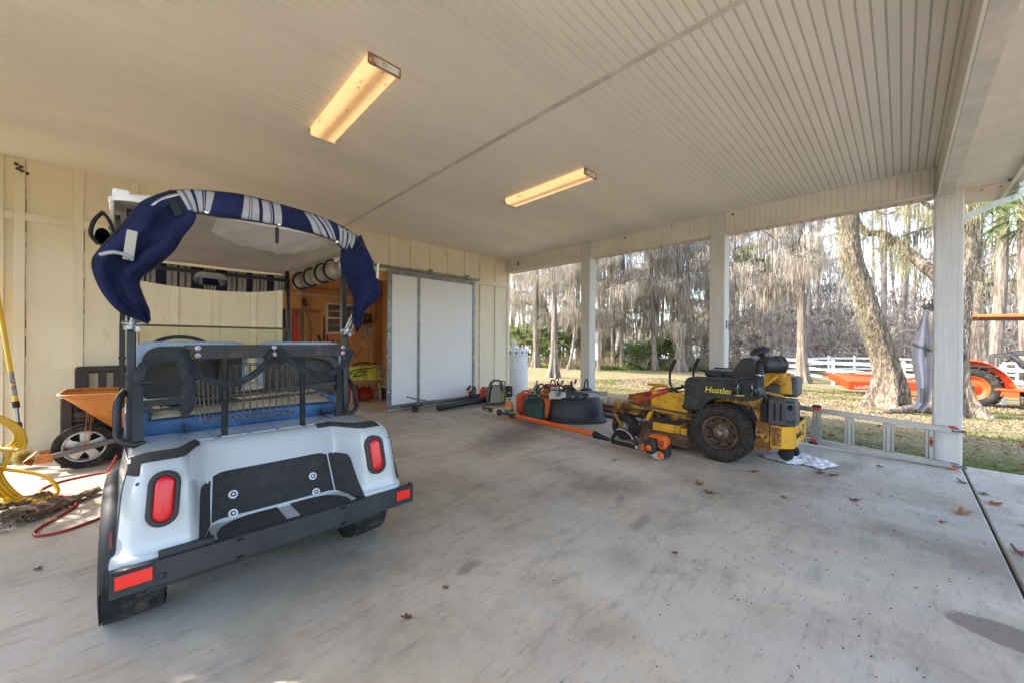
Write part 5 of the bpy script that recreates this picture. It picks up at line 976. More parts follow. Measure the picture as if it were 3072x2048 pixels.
# engine: shroud with HOT, grille slots, exhaust hole
SH = mat('shroud_grey', (.055,.055,.062), rough=.55, var=.15, vs=4, dirt=.3, dcol=(.14,.12,.1), dth=.6, ds=8)
s = MB(); s.add([(.02,-.425,.46),(.02,-.56,.46),(.085,-.64,.46),(.25,-.64,.46),(.25,-.425,.46)]+[(.03,-.425,.70),(.03,-.555,.705),(.09,-.625,.70),(.25,-.625,.70),(.25,-.425,.71)], [(0,4,3,2,1),(5,6,7,8,9),(0,1,6,5),(1,2,7,6),(2,3,8,7),(3,4,9,8),(4,0,5,9)]); shr = s.build('muffler_guard', SH, mow, bevel=.004)
s = MB()
for y in (-.475,-.525): s.b2((.0215,y-.006,.49), (.0265,y+.006,.665))
d_ = np.array((.065,-.08,0)); d_ /= np.linalg.norm(d_); nn = np.array((-d_[1], d_[0], 0))*-1; up = np.array((.03,.06,1.))/np.linalg.norm((.03,.06,1.))
def on_ang(u, z): q = (z-.46)/.24; a = np.array((.02+.01*q,-.56+.005*q,z)); b = np.array((.085+.005*q,-.64+.015*q,z)); return a+(b-a)*u
for z in (.685,.505,.485):
    a, b = on_ang(.12, z), on_ang(.88, z); s.bar(a+np.array((-.0015,-.001,0)), b+np.array((-.0015,-.001,0)), .004, .007)
s.lathe([(0,.002),(.024,.002),(.026,0)], on_ang(.5,.63), (-.78,-.62,.0), 16); s.build('guard_slot', mat('deep_black', (.004,.004,.004)), shr)
s = MB(); text_mb(s, 'HOT', .042, on_ang(.06,.528)+np.array((-.002,-.0016,0)), on_ang(1,.55)-on_ang(0,.55), (0,0,1), .002, 0, .0008, .9) if False else text_mb(s, 'HOT', .042, on_ang(.08,.528)+np.array((-.003,-.0024,0)), (on_ang(1,.55)-on_ang(0,.55))/.103, (.04,.0,1), .003, 0, .0006, .95); s.build('lettering', mat('embossed', (.12,.12,.13), rough=.5), shr)
s = MB(); s.b2((.12,-.41,.40), (.85,-.08,.66), .02); s.cyl((.5,-.3,.66),(.5,-.3,.80),.13,n=28); s.b2((.2,-.56,.42),(.8,-.40,.62), .02)
for k in range(7): s.b2((.10,-.41+.001,.45+.028*k), (.87,-.1,.458+.028*k))
s.build('engine', mat('engine_dark', (.03,.03,.032), rough=.55, metal=.3, var=.4, vs=20, dirt=.6, dcol=(.12,.09,.06), dth=.55, ds=12), mow)
# bumper tray with the name
s = MB(); T = [(.03,-.445),(.03,-.53),(.12,-.615),(.74,-.615),(.86,-.53),(.86,-.445)]; z0, z1 = .235, .445
for (a, b) in zip(T[:-1], T[1:]):
    s.add([(a[0],a[1],z0),(b[0],b[1],z0),(b[0],b[1],z1),(a[0],a[1],z1)], [(0,1,2,3)])
s.add([(x,y,z0) for x, y in T], [tuple(range(6))]); s.add([(.03,-.445,z0),(.86,-.445,z0),(.86,-.445,z1-.06),(.03,-.445,z1-.06)], [(0,1,2,3)]); bmp2 = s.build('rear_bumper', YEL, mow, solid=.007)
s = MB(); s.b2((.0255,-.53,.25), (.0262,-.45,.43)); s.build('scuff', YELD, bmp2)
s = MB(); text_mb(s, 'Hustler', .082, (.20,-.620,.31), (1,0,0), (0,0,1), .003, .2, .0006, 1.0); text_mb(s, 'Z', .15, (.50,-.620,.30), (1,0,0), (0,0,1), .003, .2, .001); s.build('lettering', BTXT, bmp2)
for x, y in ((.42,-.50),(.60,-.52)): s = MB(); s.lathe([(0,.025),(.05,.025),(.065,.015),(.068,0),(.065,-.015),(.05,-.025),(0,-.025)], (x,y,.10), (1,0,0), 22); s.b2((x+.03,y-.01,.1),(x+.04,y+.01,.25)); s.build('trailing_wheel', RUB, mow)
# air intake: rain cap, elbow, canister, duct
s = MB(); s.lathe([(0,.04),(.05,.045),(.075,.03),(.105,0),(.10,-.012),(.055,-.018),(.03,-.03),(.03,-.05)], (.40,-.27,1.155), (-.25,.28,1), 28); s.tube([(.41,-.275,1.14),(.42,-.30,1.10),(.43,-.31,1.07)], .028, 12); ai = s.build('air_intake', BLKP, mow)
s = MB(); ax = np.array((.80,-.55,0)); ax /= np.linalg.norm(ax); c0 = np.array((.30,-.31,1.015))
s.lathe([(0,-.01),(.055,-.01),(.085,.005),(.09,.03),(.09,.15),(.095,.152),(.095,.165),(.09,.168),(.09,.20),(.097,.202),(.097,.22),(.085,.24),(0,.245)], c0, ax, 30); s.build('air_filter', mat('filter_black', (.035,.035,.037), rough=.4, var=.2), ai)
s = MB(); s.tube(catmull([c0+ax*.0+np.array((0,0,0)),(.26,-.30,1.0),(.23,-.305,.96),(.215,-.31,.90),(.215,-.31,.82),(.22,-.325,.72),(.24,-.35,.56),(.26,-.37,.48)], 5), .038, 16); s.build('intake_duct', BLKP, ai)
s = MB(); s.lathe([(.0395,0),(.0405,.002),(.0405,.014),(.0395,.016)], (.217,-.31,.905), (0,0,1), 20); s.box((.18,-.34,.913), (.02,.014,.016)); s.build('hose_clamp', CHROME, ai)
s = MB(); s.b2((.30,-.55,.73), (.305,-.28,.93)) if False else None
s.add([(.30,-.33,.93),(.62,-.33,.93),(.62,-.50,.93),(.30,-.50,.93)], [(0,1,2,3)]); s.add([(.62,-.33,.93),(.62,-.50,.93),(.60,-.52,.70),(.60,-.30,.70)], [(0,1,2,3)]); s.add([(.30,-.33,.93),(.62,-.33,.93),(.60,-.29,.70),(.32,-.26,.72)], [(0,1,2,3)]); s.bar((.28,-.46,.92),(.28,-.28,.74),.02,.02); s.bar((.28,-.46,.92),(.28,-.51,.92),.03,.02); s.bar((.28,-.28,.74),(.28,-.5,.71),.02,.02); s.build('engine_guard', YEL, mow, solid=.006)
s = MB(); pillow(s, (.62,-.56,.66), (.95,-.36,.88), 0); s.build('fuel_tank', SH, mow)
# ear defenders hung on the tank
em = thing('ear_defenders', 'black ear defenders hanging over the mower tank beside the yellow name', 'ear defenders', (4.305,1.075,.80))
s = MB(); s.tube(catmull([(-.03,.085,-.005),(-.02,.10,.05),(.0,.075,.09),(.01,0,.105),(.0,-.075,.09),(-.02,-.10,.05),(-.03,-.085,-.005)], 6), .012, 8, sx=1.5); s.build('headband', BLKP, em)
for sg in (-1,1):
    s = MB(); s.ball((-.035,sg*.082,-.02), (.040,.044,.056), 20, 12); cu = s.build('ear_cup', mat('cup_black', (.02,.022,.025), rough=.35), em)
    s = MB(); s.tube([(-.045+.012*math.cos(a*2)*0-.022*math.cos(a*.5), sg*(.082-.028)+sg*.010*math.cos(a), -.02+.055*math.sin(a)) for a in np.linspace(-1.5, 1.5, 12)], .0022, 5); s.build('wire', CHROME, cu)
# long-handled loppers lying on the foot plate
lp_ = thing('loppers', 'long-handled loppers with red grips lying across the mower foot plate', 'loppers', (4.42,2.2,.60))
s = MB(); s.cyl((-.02,.17,-.02),(.10,-.20,.075),.015,n=12); s.cyl((-.20,.03,-.075),(.00,-.27,.065),.015,n=12); s.build('red_grip', mat('red_grip', (.50,.012,.025), rough=.35, var=.08), lp_)
s = MB(); s.cyl((.10,-.20,.075),(.15,-.37,.115),.011,n=10); s.cyl((.0,-.27,.065),(.13,-.42,.12),.012,n=10); s.box((.145,-.42,.125), (.03,.09,.03), rotx(.2), .006); s.build('blade_arm', BLKP, lp_)
# ================= LADDER, RAG, TOWEL, LEAVES =================
lad = thing('ladder', 'aluminium multi-position ladder lying on its long edge against the posts', 'ladder', (5.80,.2,0))
def lp3(y, z): return np.array((0, y-.2, z))
sl = lambda y: (.384+(y+.40)*.057, .034+(y+.395)*.029)
s = MB()
for k in (0, 1):
    for dx, e0, e1 in ((0,-.40,1.9), (.045,-.30,2.05)):
        a, b = lp3(e0, sl(e0)[k]), lp3(e1, sl(e1)[k]); a[0] += dx-.02; b[0] += dx-.02; s.bar(a, b, .026, .058 if dx == 0 else .05, .003); s.bar(a+np.array((-.014,0,0)), b+np.array((-.014,0,0)), .004, .02)
s.build('rail', ALU, lad)
for y in (-.215,.096,.412,.705,1.02,1.33,1.64):
    t_, b_ = sl(y); s = MB()
    for dy in (-.032,.0,.032): s.bar(lp3(y+dy, b_+.03)+np.array((-.012,0,0)), lp3(y+dy, t_-.03)+np.array((-.012,0,0)), .024, .02 if dy else .034, .003, up=(0,1,0))
    s.build('rung', ALU, lad)
RCAP = mat('orange_red_plastic', (.66,.06,.02), rough=.4, var=.06)
for y, z, h in ((.705,sl(.705)[0]+.035,.03),(.735,sl(.73)[1]-.012,-.03)):
    s = MB(); s.box(lp3(y, z-.02 if h > 0 else z+.03)+np.array((-.02,0,0)), (.05,.065,.035), None, .006); s.build('joint_collar', RCAP, lad); s = MB(); s.box(lp3(y, z+.01 if h > 0 else z-.005)+np.array((-.02,0,0)), (.06,.09,.028), None, .008); s.build('foot', BLKP, lad)
for z, sg in ((.384,1),(.034,-1)):
    s = MB(); s.lathe([(0,.0),(.030,.0),(.034,.006),(.03,.016),(0,.018)], lp3(-.36, z+sg*.03)+np.array((-.02,0,-.0 if sg > 0 else .012)), (0,0,sg), 20); s.build('lock_knob', RCAP, lad)
    s = MB(); s.box(lp3(-.40, z)+np.array((-.02,0,0)), (.04,.10,.022), None, .005); s.lathe([(0,0),(.03,0),(.03,.008),(0,.01)], lp3(-.37, z+.02)+np.array((-.02,0,0)), (0,0,1), 18); s.build('hinge', mat('hinge_steel', (.25,.25,.25), rough=.4, metal=.8, var=.5, vs=60), lad)
s = MB(); s.b2((-.0475,-.425,.27), (-.044,-.405,.30)); s.cur = 1; s.b2((-.0475,-.425,.225), (-.044,-.405,.268)); s.cur = 0; s.b2((-.0475,-.425,.20), (-.044,-.405,.223)); s.build('label_strip', [RCAP, mat('dark_label', (.03,.03,.045), rough=.5)], lad)
# white rag under the mower tail
rag = thing('rag', 'crumpled white cloth lying on the slab under the mower tail', 'rag', (4.98,.75,0))
s = MB(); s.grid(lambda a, b: (lambda t, r: (r*.24*math.cos(t)*(1+.18*math.sin(3*t+1)+.1*math.sin(7*t)), r*.30*math.sin(t)*(1+.12*math.sin(4*t)), .006+(1-r)*.02+.075*abs(nz(r*4*math.cos(t), r*4*math.sin(t), 3.3))*(1.15-r)+.035*abs(math.sin(t*5+r*7))*(1-r)*r*2+.02*abs(nz(r*13*math.cos(t), r*13*math.sin(t), 1.))))(2*math.pi*a, b), 70, 26, True, True)
s.build('cloth', mat('white_cotton', (.72,.71,.73), rough=.9, var=.05, bump=.3, bs=120, dirt=.25, dcol=(.4,.36,.32), dth=.62, ds=10), rag)
# towel and hook on the near post
hk = thing('wall_hook', 'black wire hook screwed to the third post above the towel', 'hook', (5.96,-.225,1.66)); s = MB(); s.tube(catmull([(0,.0,.04),(0,.02,.04),(0,.03,.02),(0,.02,-.02),(0,.04,-.04),(0,.055,-.02),(0,.06,.05),(-.01,.05,.09)], 5), .004, 6); s.tube(catmull([(0,.0,-.07),(0,.03,-.04),(0,.06,-.05),(0,.075,-.01)], 5), .005, 6); s.box((0,.004,-.01), (.03,.008,.12)); s.build('hook_wire', BLK, hk)
hk2 = thing('wall_hook', 'small wire hooks on the middle post', 'hook', (6.0,1.755,1.52)); s = MB()
for dz in (.02,-.04): s.tube(catmull([(0,0,dz),(.01,-.03,dz),(.02,-.045,dz-.03),(.0,-.05,dz-.06),(-.01,-.03,dz-.06),(0,-.02,dz-.02)], 4), .0035, 6)
s.box((0,.0,-.02), (.02,.006,.12)); s.build('hook_wire', BLK, hk2)
tw = thing('towel', 'light grey towel knotted on the hook of the third post', 'towel', (6.0,-.16,1.6))
Lf = [(-.01,.02),(.03,-.15),(.075,-.35),(.085,-.55),(.055,-.75),(.04,-.95),(.068,-1.04)]; Rt = [(-.03,.02),(-.04,-.12),(-.055,-.3),(-.062,-.5),(-.066,-.75),(-.05,-.95),(-.0,-1.075)]
Lc = catmull([(0,a,b) for a, b in Lf], 6); Rc_ = catmull([(0,a,b) for a, b in Rt], 6)
def tw_fn(a, b):
    f = b*(len(Lc)-1); i = min(int(f), len(Lc)-2); q = f-i; l_ = Lc[i]*(1-q)+Lc[i+1]*q; r_ = Rc_[i]*(1-q)+Rc_[i+1]*q; p = l_*(1-a)+r_*a; am = .046*min(1, b*3+.15); return np.array((-.02+am*math.sin(a*9.5+b*2.2)+.02*nz(a*4, b*6)+.012*abs(math.sin(a*14+b*5)), p[1], p[2]))
s = MB(); n1, n2 = 70, 110
for j in range(n2-1):
    for i in range(n1-1):
        a, b = i/(n1-1), j/(n2-1); band = (.325 < b-.10*a < .352) or (.62 < a < .74 and .36 < b < .48) or (.25 < a < .62 and .72 < b < .87); s.cur = 1 if band else 0
        s.add([tw_fn(i/(n1-1), j/(n2-1)), tw_fn((i+1)/(n1-1), j/(n2-1)), tw_fn((i+1)/(n1-1), (j+1)/(n2-1)), tw_fn(i/(n1-1), (j+1)/(n2-1))], [(0,1,2,3)], True)
o = s.build('towel_cloth', [mat('towel_grey', (.72,.70,.76), rough=.95, var=.05, bump=.4, bs=200), mat('towel_stripe', (.33,.31,.33), rough=.95)], tw); o.modifiers.new('w', 'WELD').merge_threshold = .0002; q = o.modifiers.new('s', 'SOLIDIFY'); q.thickness = .005
s = MB(); s.ball((-.01,-.02,-.0), (.025,.028,.035), 14, 10); s.tube(catmull([(-.01,-.02,0),(0,-.045,.03),(0,-.05,.05),(0,-.03,.065),(-.01,-.015,.04)], 4), .012, 8); s.build('knot', mat('towel_grey', ()), tw)
# fallen leaves on the slab: lobed, curled, with stems
def leaf_mesh(seed, size):
    r = random.Random(seed); s = MB(); n = 22; out = []
    for i in range(n): a = 2*math.pi*i/n; out.append((a, size*(.40+.60*abs(math.sin(a*2.5+.5))**1.2*(1 if i % 2 else .8))*r.uniform(.75, 1.15)*(1.25 if math.cos(a) > 0 else .8)))
    cu = r.uniform(.15, .5); V = [(0,0,.006)]+[(q*f*math.cos(a), q*f*math.sin(a)*.8, .004+cu*(q*f)**2*(.6+.6*math.sin(a+seed))*1.4/size*.4+.12*q*f*abs(math.sin(a*1.5+seed))) for f in (.5, 1.) for a, q in out]
    s.add(V, [(0,1+i,1+(i+1) % n) for i in range(n)]+[(1+i,1+n+i,1+n+(i+1) % n,1+(i+1) % n) for i in range(n)], True); s.tube([(0,0,.006),(-size*.8,.01,.012),(-size*1.7,.03,.003)], .0012, 4); return s
LEAFM = [mat('dry_leaf_a', (.30,.10,.035), rough=.7, var=.3, vs=30), mat('dry_leaf_b', (.20,.07,.035), rough=.7, var=.35, vs=30), mat('dry_leaf_c', (.36,.17,.05), rough=.7, var=.3, vs=30)]
LP = [(3.49,1.23,.05,'small curled brown leaf'),(3.36,1.10,.055,'curled brown leaf with raised lobes'),(3.71,.66,.035,'tiny brown leaf lying between the mower tail and the joint'),(4.21,.99,.05,'orange-brown leaf near the mower tail'),(4.65,.54,.055,'large flat brown leaf behind the rag'),(4.66,.44,.06,'large brown leaf standing on edge'),(4.04,.26,.05,'dark brown lobed leaf with a long stem'),(4.31,-.31,.07,'bright orange leaf, largest on the slab'),(5.27,-.39,.05,'brown leaf lying on the joint'),(5.02,-.48,.05,'dark brown leaf just past the joint'),(4.76,-.50,.05,'long curled purple-brown leaf past the joint'),(3.75,-.50,.05,'brown leaf past the joint nearest the oil stain'),(5.60,-.80,.045,'reddish leaf at the slab edge'),(5.35,.15,.045,'brown leaf beside the ladder'),(2.25,.93,.025,'small pointed yellow-brown leaf alone on the open floor'),(4.35,-.62,.05,'dull leaf beyond the joint'),(.85,1.54,.03,'small dark leaf fragment behind the golf cart'),(1.09,1.60,.028,'curled dark leaf fragment behind the golf cart'),(4.0,-.2,.03,'small purple-brown leaf near the joint'),(4.9,.70,.04,'red-brown leaf beside the white rag'),(3.55,2.1,.035,'red-brown leaf below the pole saw'),(-.42,3.25,.03,'small dark leaf left of the golf cart')]
lf0 = [leaf_mesh(k, .05).build('dry_leaf', LEAFM[k % 3]) for k in range(5)]
for i, (x, y, sz, lab) in enumerate(LP):
    if i < 5: o = lf0[i]
    else: o = lf0[i % 5].copy(); SC.collection.objects.link(o)
    o.location = (x, y, -.002 if y < -.44 else .001); o.rotation_euler = (0,0,i*1.7+.4); o.scale = (sz/.05,)*3; tag(o, lab, 'leaf', 'dry leaves on the concrete')
# scattered crumbs of debris
rng = np.random.default_rng(5); n = 420; P = np.stack([rng.uniform(1.2, 5.8, n), np.where(rng.uniform(size=n) < .7, rng.normal(.2, .5, n), rng.uniform(-1.2, 4, n)), np.full(n, .004)], 1); P = P[P[:,1] > -1.6]; d = rng.normal(size=P.shape); d[:,2] *= .15
v, f = strands(P, rng.uniform(.005, .017, len(P)), .008, rng, 1, .1, dirv=d); tag(npmesh('leaf_crumbs', v, f, leafmat('crumb', (.03,.02,.012), (.14,.07,.03), 0, 30)), 'dark crumbs of leaf scattered over the concrete', 'debris', kind='stuff')
# ================= TOOLS ON THE SLAB =================
ORG = mat('saw_orange', (.80,.13,.015), rough=.4, var=.08, dirt=.25, dcol=(.2,.08,.03), dth=.63, ds=14)
ORGD = mat('orange_red_can', (.62,.075,.02), rough=.5, var=.1, dirt=.4, dcol=(.3,.12,.08), dth=.6, ds=8)
GRNC = mat('dark_green_can', (.018,.055,.040), rough=.5, var=.2, vs=4, dirt=.35, dcol=(.09,.10,.09), dth=.58, ds=4)
SILV = mat('guide_bar', (.52,.53,.54), rough=.35, metal=.7, var=.15, dirt=.4, dcol=(.12,.1,.08), dth=.6, ds=20)
IVORY = mat('ivory_shell', (.56,.52,.43), rough=.5, var=.1, dirt=.6, dcol=(.14,.11,.09), dth=.58, ds=16)
tub = thing('rubber_tub', 'big black rubber tub turned upside down with chainsaws on top', 'tub', (4.93,3.62,0), R_(-44))
s = MB(); n = 64
def oval(rx, ry, z, e=.85): return [(rx*math.copysign(abs(math.cos(a))**e, math.cos(a)), ry*math.copysign(abs(math.sin(a))**e, math.sin(a)), z) for a in np.linspace(0, 2*math.pi, n+1)[:-1]]
R = [oval(.47,.33,.0), oval(.485,.345,.012), oval(.47,.33,.03), oval(.452,.315,.035), oval(.443,.309,.10), oval(.440,.307,.103), oval(.439,.306,.107), oval(.424,.294,.21), oval(.422,.293,.213), oval(.421,.292,.217), oval(.409,.283,.29), oval(.407,.281,.293), oval(.405,.280,.297), oval(.385,.262,.335), oval(.37,.25,.348), oval(.2,.14,.35), oval(.01,.01,.35)]
s.add([p for q in R for p in q], [(r*n+i, r*n+(i+1) % n, (r+1)*n+(i+1) % n, (r+1)*n+i) for r in range(len(R)-1) for i in range(n)], True); s.build('tub_shell', mat('tub_black', (.028,.031,.038), rough=.48, var=.12, vs=2, dirt=.25, dcol=(.12,.12,.13), dth=.64, ds=10), tub)
def chainsaw(loc, rz, label, shell, bar_l, scab=False, z=.35, handle=True):
    """powerhead with bar along local +x"""
    t = thing('chainsaw', label, 'chainsaw', (loc[0],loc[1],z), rz, 'chainsaws on the black tub')
    s = MB(); s.box((-.10,0,.075), (.22,.16,.15), None, .025); s.box((-.13,0,.16), (.14,.12,.06), None, .02); s.build('motor_housing', BLKP, t)
    s = MB(); s.prism([(-.21,.01),(-.02,.01),(.0,.05),(-.01,.12),(-.08,.135),(-.19,.13),(-.22,.08)], .016, (0,-.083,0), (1,0,0), (0,0,1)); s.prism([(-.19,.14),(-.05,.15),(-.04,.19),(-.18,.19)], .12, (0,.06,0), (1,0,0), (0,0,1)); sc = s.build('side_cover', shell, t)
    s = MB()
    for k in range(4): s.b2((-.115,-.103,.055+.016*k), (-.045,-.099,.062+.016*k))
    text_mb(s, 'STIHL', .026, (-.125,-.1015,.105), (1,0,0), (0,0,1), .002) if not scab else None; s.build('marking', BTXT, sc)
    s = MB(); s.tube(catmull([(-.04,-.09,.06),(-.05,-.105,.15),(-.06,-.085,.235),(-.06,0,.255),(-.06,.085,.235),(-.08,.10,.12)], 5), .011, 8); s.tube(catmull([(-.20,.0,.16),(-.27,.0,.19),(-.335,0,.15),(-.35,.0,.08),(-.30,0,.04),(-.20,0,.04)], 5), .014, 8)
    s.tube(catmull([(-.01,-.05,.22),(.01,-.07,.27),(.02,0,.285),(.01,.07,.27),(-.01,.06,.22)], 4), .009, 6); s.build('handle', BLK, t)
    w = .07 if not scab else .085
    s = MB(); P = [(.0,-w/2),(bar_l-.04,-w/2*.8)]+[(bar_l-.04+.04*math.cos(a), w/2*.8*math.sin(a)) for a in np.linspace(-1.4, 1.4, 9)]+[(bar_l-.04,w/2*.8),(0,w/2)]
    s.prism(P, .006, (0,-.07,.07), (1,0,0), (0,0,1)); b_ = s.build('guide_bar', SILV, t)
    s = MB(); C = [(p[0]*1.004, -.067, .07+p[1]*1.10) for p in P]; s.tube(C, .0045, 5); s.build('chain', mat('chain_dark', (.05,.045,.04), rough=.5, metal=.7), b_)
    if scab: s = MB(); P2 = [(.05,-w/2*1.2),(bar_l*.62,-w/2*1.1),(bar_l*.72,-w*.1),(bar_l*.68,w*.35),(bar_l*.2,w*.6),(.05,w*.55)]; s.prism(P2, .034, (0,-.052,.07), (1,0,0), (0,0,1)); s.build('bar_cover', mat('scabbard', (.05,.045,.04), rough=.8, dirt=.9, dcol=(.5,.48,.43), dth=.63, ds=9), t)
    else: s = MB(); text_mb(s, 'STIHL', .03, (.16,-.0775,.06), (1,0,0), (0,0,1), .001); s.build('marking', BTXT, b_)
    return t
chainsaw((4.70,3.72), R_(-44), 'ivory chainsaw lying nearest with a dirty plastic cover on its bar', IVORY, .58, True)
chainsaw((5.02,3.70), R_(-48), 'dark chainsaw at the back whose bare steel bar points past the post', mat('brown_shell', (.16,.13,.10), rough=.6, var=.3), .50)
chainsaw((4.93,4.02), R_(-30), 'orange chainsaw behind the others on the tub', ORG, .30)
s = MB(); s.tube(catmull([(-.1,0,.12),(-.09,.0,.22),(.0,0,.27),(.10,0,.27),(.16,0,.2),(.17,0,.12)], 4), .012, 8); s.box((.03,0,.06), (.26,.16,.14), None, .03); tag(s.build('spare_powerhead', [BLKP]), 'black motor unit with a looped handle lying on top of the tub', 'motor'); bpy.data.objects['spare_powerhead'].location = (5.20,3.62,.35); bpy.data.objects['spare_powerhead'].rotation_euler = (0,0,.4)
def jerry(loc, rz, w, d, h, m, label, z=0, cap=BLKP, nm='fuel_can', grp='fuel cans beside the tub'):
    t = thing(nm, label, 'fuel can', (*loc, z), rz, grp); s = MB(); s.box((0,0,h*.42), (w,d,h*.84), None, .035)
    L = [rr_(-w/2+.005,w/2-.005,-d/2+.005,d/2-.005,.03,h*.82,5), rr_(-w/2+.02,w/2-.02,-d/2+.02,d/2-.02,.03,h*.90,5), rr_(-w/2+.05,w/2-.05,-d/2+.04,d/2-.04,.03,h*.94,5)]; k = 20
    s.add([p for q in L for p in q], [(r*k+i, r*k+(i+1) % k, (r+1)*k+(i+1) % k, (r+1)*k+i) for r in range(2) for i in range(k)]+[tuple(range(2*k, 3*k))], True)
    s.box((0,-d/2-.003,h*.40), (w*.74,.01,h*.55), None, .004); s.build('can_body', m, t)
    s = MB(); s.tube(catmull([(-w*.30,0,h*.88),(-w*.24,0,h*1.01),(w*.05,0,h*1.03),(w*.14,0,h*.90)], 5), .017, 8, sx=1.3); s.build('handle', m, t)
    s = MB(); s.lathe([(.03,0),(.03,.035),(.0,.035)], (w*.32,0,h*.90), (0,0,1), 18); s.build('cap', cap, t); return t
jerry((4.47,4.10), R_(-44), .33, .26, .37, GRNC, 'large dark green fuel can beside the tub')
jerry((4.72,4.50), R_(-30), .34, .24, .38, ORGD, 'faded orange-red fuel can behind the green one')
jerry((4.66,4.02), R_(-44), .20, .24, .44, ORG, 'bright orange fuel can squeezed between green can and tub')
fn = thing('funnel', 'grey funnel standing upside down on the fuel cans', 'funnel', (4.72,4.27,.37)); s = MB(); s.lathe([(.075,0),(.078,.004),(.072,.02),(.02,.12),(.014,.13),(.011,.18),(.008,.18),(.011,.128),(.066,.02),(.072,.003)], (0,0,.05), (0,0,1), 24); s.build('cone', mat('funnel_grey', (.30,.30,.29), rough=.45, metal=.3), fn)
s = MB(); s.cyl((-.03,-.03,-.03), (-.02,-.02,.05), .018, n=10); s.cyl((-.035,-.035,-.06),(-.03,-.03,-.02),.022,n=12); s.build('spout', mat('spout_green', (.01,.25,.08), rough=.4), fn)
bt_ = thing('oil_bottle', 'orange oil bottle with a blue label beside the green can', 'bottle', (4.27,4.47,0)); s = MB(); s.lathe([(.070,0),(.075,.01),(.075,.19),(.065,.225),(.035,.275),(.028,.29),(0,.29)], (0,0,0), (0,0,1), 28); s.build('bottle_body', mat('amber_plastic', (.72,.25,.03), rough=.35, var=.12, dirt=.4, dcol=(.2,.09,.03), dth=.55, ds=9), bt_)
s = MB(); s.cur = 0; s.lathe([(.0757,.06),(.0762,.062),(.0762,.145),(.0757,.147)], (0,0,0), (0,0,1), 28); s.cur = 1; s.lathe([(.0765,.062),(.0765,.078)], (0,0,0), (0,0,1), 28); s.build('label', [mat('label_blue', (.03,.14,.25), rough=.5), mat('label_white', (.6,.6,.6), rough=.5, dirt=.9, dcol=(.03,.14,.25), dth=.5, ds=30)], bt_)
s = MB(); s.cyl((0,0,.285), (0,0,.31), .024, n=18); s.build('cap', BLKP, bt_)
# pole saw
ps = thing('pole_saw', 'long orange pole saw lying across the floor, small chainsaw head at its far end', 'pole saw', (4.15,3.6,0))
def w2(x, y, z): return (x-4.15, y-3.6, z)
s = MB(); s.cyl(w2(4.18,4.22,.075), w2(4.08,2.72,.075), .033, n=18); s.build('pole', ORG, ps)
s = MB(); s.cyl(w2(4.20,4.58,.065), w2(4.18,4.25,.075), .018, n=12); s.box(w2(4.185,4.30,.07), (.06,.14,.08), None, .015); s.box(w2(4.205,4.66,.07), (.07,.13,.09), None, .02); s.build('neck', BLKP, ps)
s = MB(); s.b2(w2(4.155,4.28,.112), w2(4.20,4.345,.116)); s.build('warning_sticker', YTXT, ps)
s = MB(); s.box(w2(4.20,4.72,.075), (.09,.13,.11), None, .03); hd = s.build('saw_head', mat('pale_green_tank', (.45,.48,.40), rough=.4, dirt=.5, dcol=(.1,.08,.06)), ps); s = MB(); s.box(w2(4.20,4.74,.135), (.07,.08,.02), None, .006); s.build('head_cover', ORG, hd)
s = MB(); s.prism([(0,-.035),(.24,-.03),(.275,-.02),(.285,0),(.275,.02),(.24,.03),(0,.035)], .012, w2(4.17,4.76,.085), (0,1,.02), (0,-.02,1)); br_ = s.build('guide_bar', BLK, ps); s = MB(); text_mb(s, 'ECHO', .036, w2(4.162,4.97,.072), (0,-1,0), (0,0,1), .001, .1); s.build('marking', mat('white_letter', (.7,.7,.7), rough=.5), br_)
s = MB()
for k in range(9): s.lathe([(.030,-.006),(.046-.002*k,0),(.030,.006)], w2(4.08-.008*k,2.70-.022*k,.075), (-.06,-1,0), 18)
s.cyl(w2(4.08,2.72,.075), w2(4.0,2.46,.075), .026, n=14); s.cyl(w2(4.0,2.47,.075), w2(3.985,2.38,.08), .012, n=10); s.build('bellows', BLKP, ps)
s = MB(); s.tube(catmull([w2(3.985,2.40,.07),w2(3.99,2.37,.14),w2(3.985,2.30,.21),w2(3.965,2.20,.225),w2(3.94,2.11,.18),w2(3.93,2.04,.10)], 6), [.012,.016,.02,.022,.022,.022,.022,.022]+[.022]*23, 10); s.bar(w2(3.985,2.40,.065), w2(3.93,2.03,.075), .045, .045, .012); s.build('rear_handle', BLK, ps)
s = MB(); s.tube([w2(3.955,2.32,.228),w2(3.94,2.25,.242),w2(3.925,2.18,.235),w2(3.91,2.12,.205),w2(3.90,2.08,.16)], .006, 6); s.box(w2(3.905,2.04,.085), (.004,.035,.03)); s.build('sticker', mat('sticker_pale', (.62,.45,.40), rough=.5), ps)
s = MB(); s.box(w2(3.93,1.90,.10), (.08,.17,.07), None, .015); s.lathe([(0,.012),(.028,.012),(.033,0)], w2(3.82,1.86,.13), (-1,.05,0), 16); s.box(w2(3.93,1.75,.19), (.14,.11,.13), None, .03); s.box(w2(3.95,1.82,.235), (.12,.16,.03), None, .012); s.lathe([(0,.02),(.03,.018),(.033,0)], w2(3.85,1.74,.07), (-1,0,.3), 16); en = s.build('motor_cover', ORG, ps)
s = MB(); s.box(w2(3.90,1.86,.14), (.14,.13,.16), None, .03); s.box(w2(3.96,1.74,.11), (.13,.09,.16), None, .02)
for k in range(4): s.b2(w2(3.857,1.715+.02*k,.16), w2(3.861,1.725+.02*k,.225))
s.build('motor_block', BLKP, en); s = MB(); s.ball(w2(3.91,1.80,.05), (.065,.075,.05), 20, 12); s.build('fuel_tank', mat('milky_tank', (.42,.43,.33), rough=.35, var=.15), en)
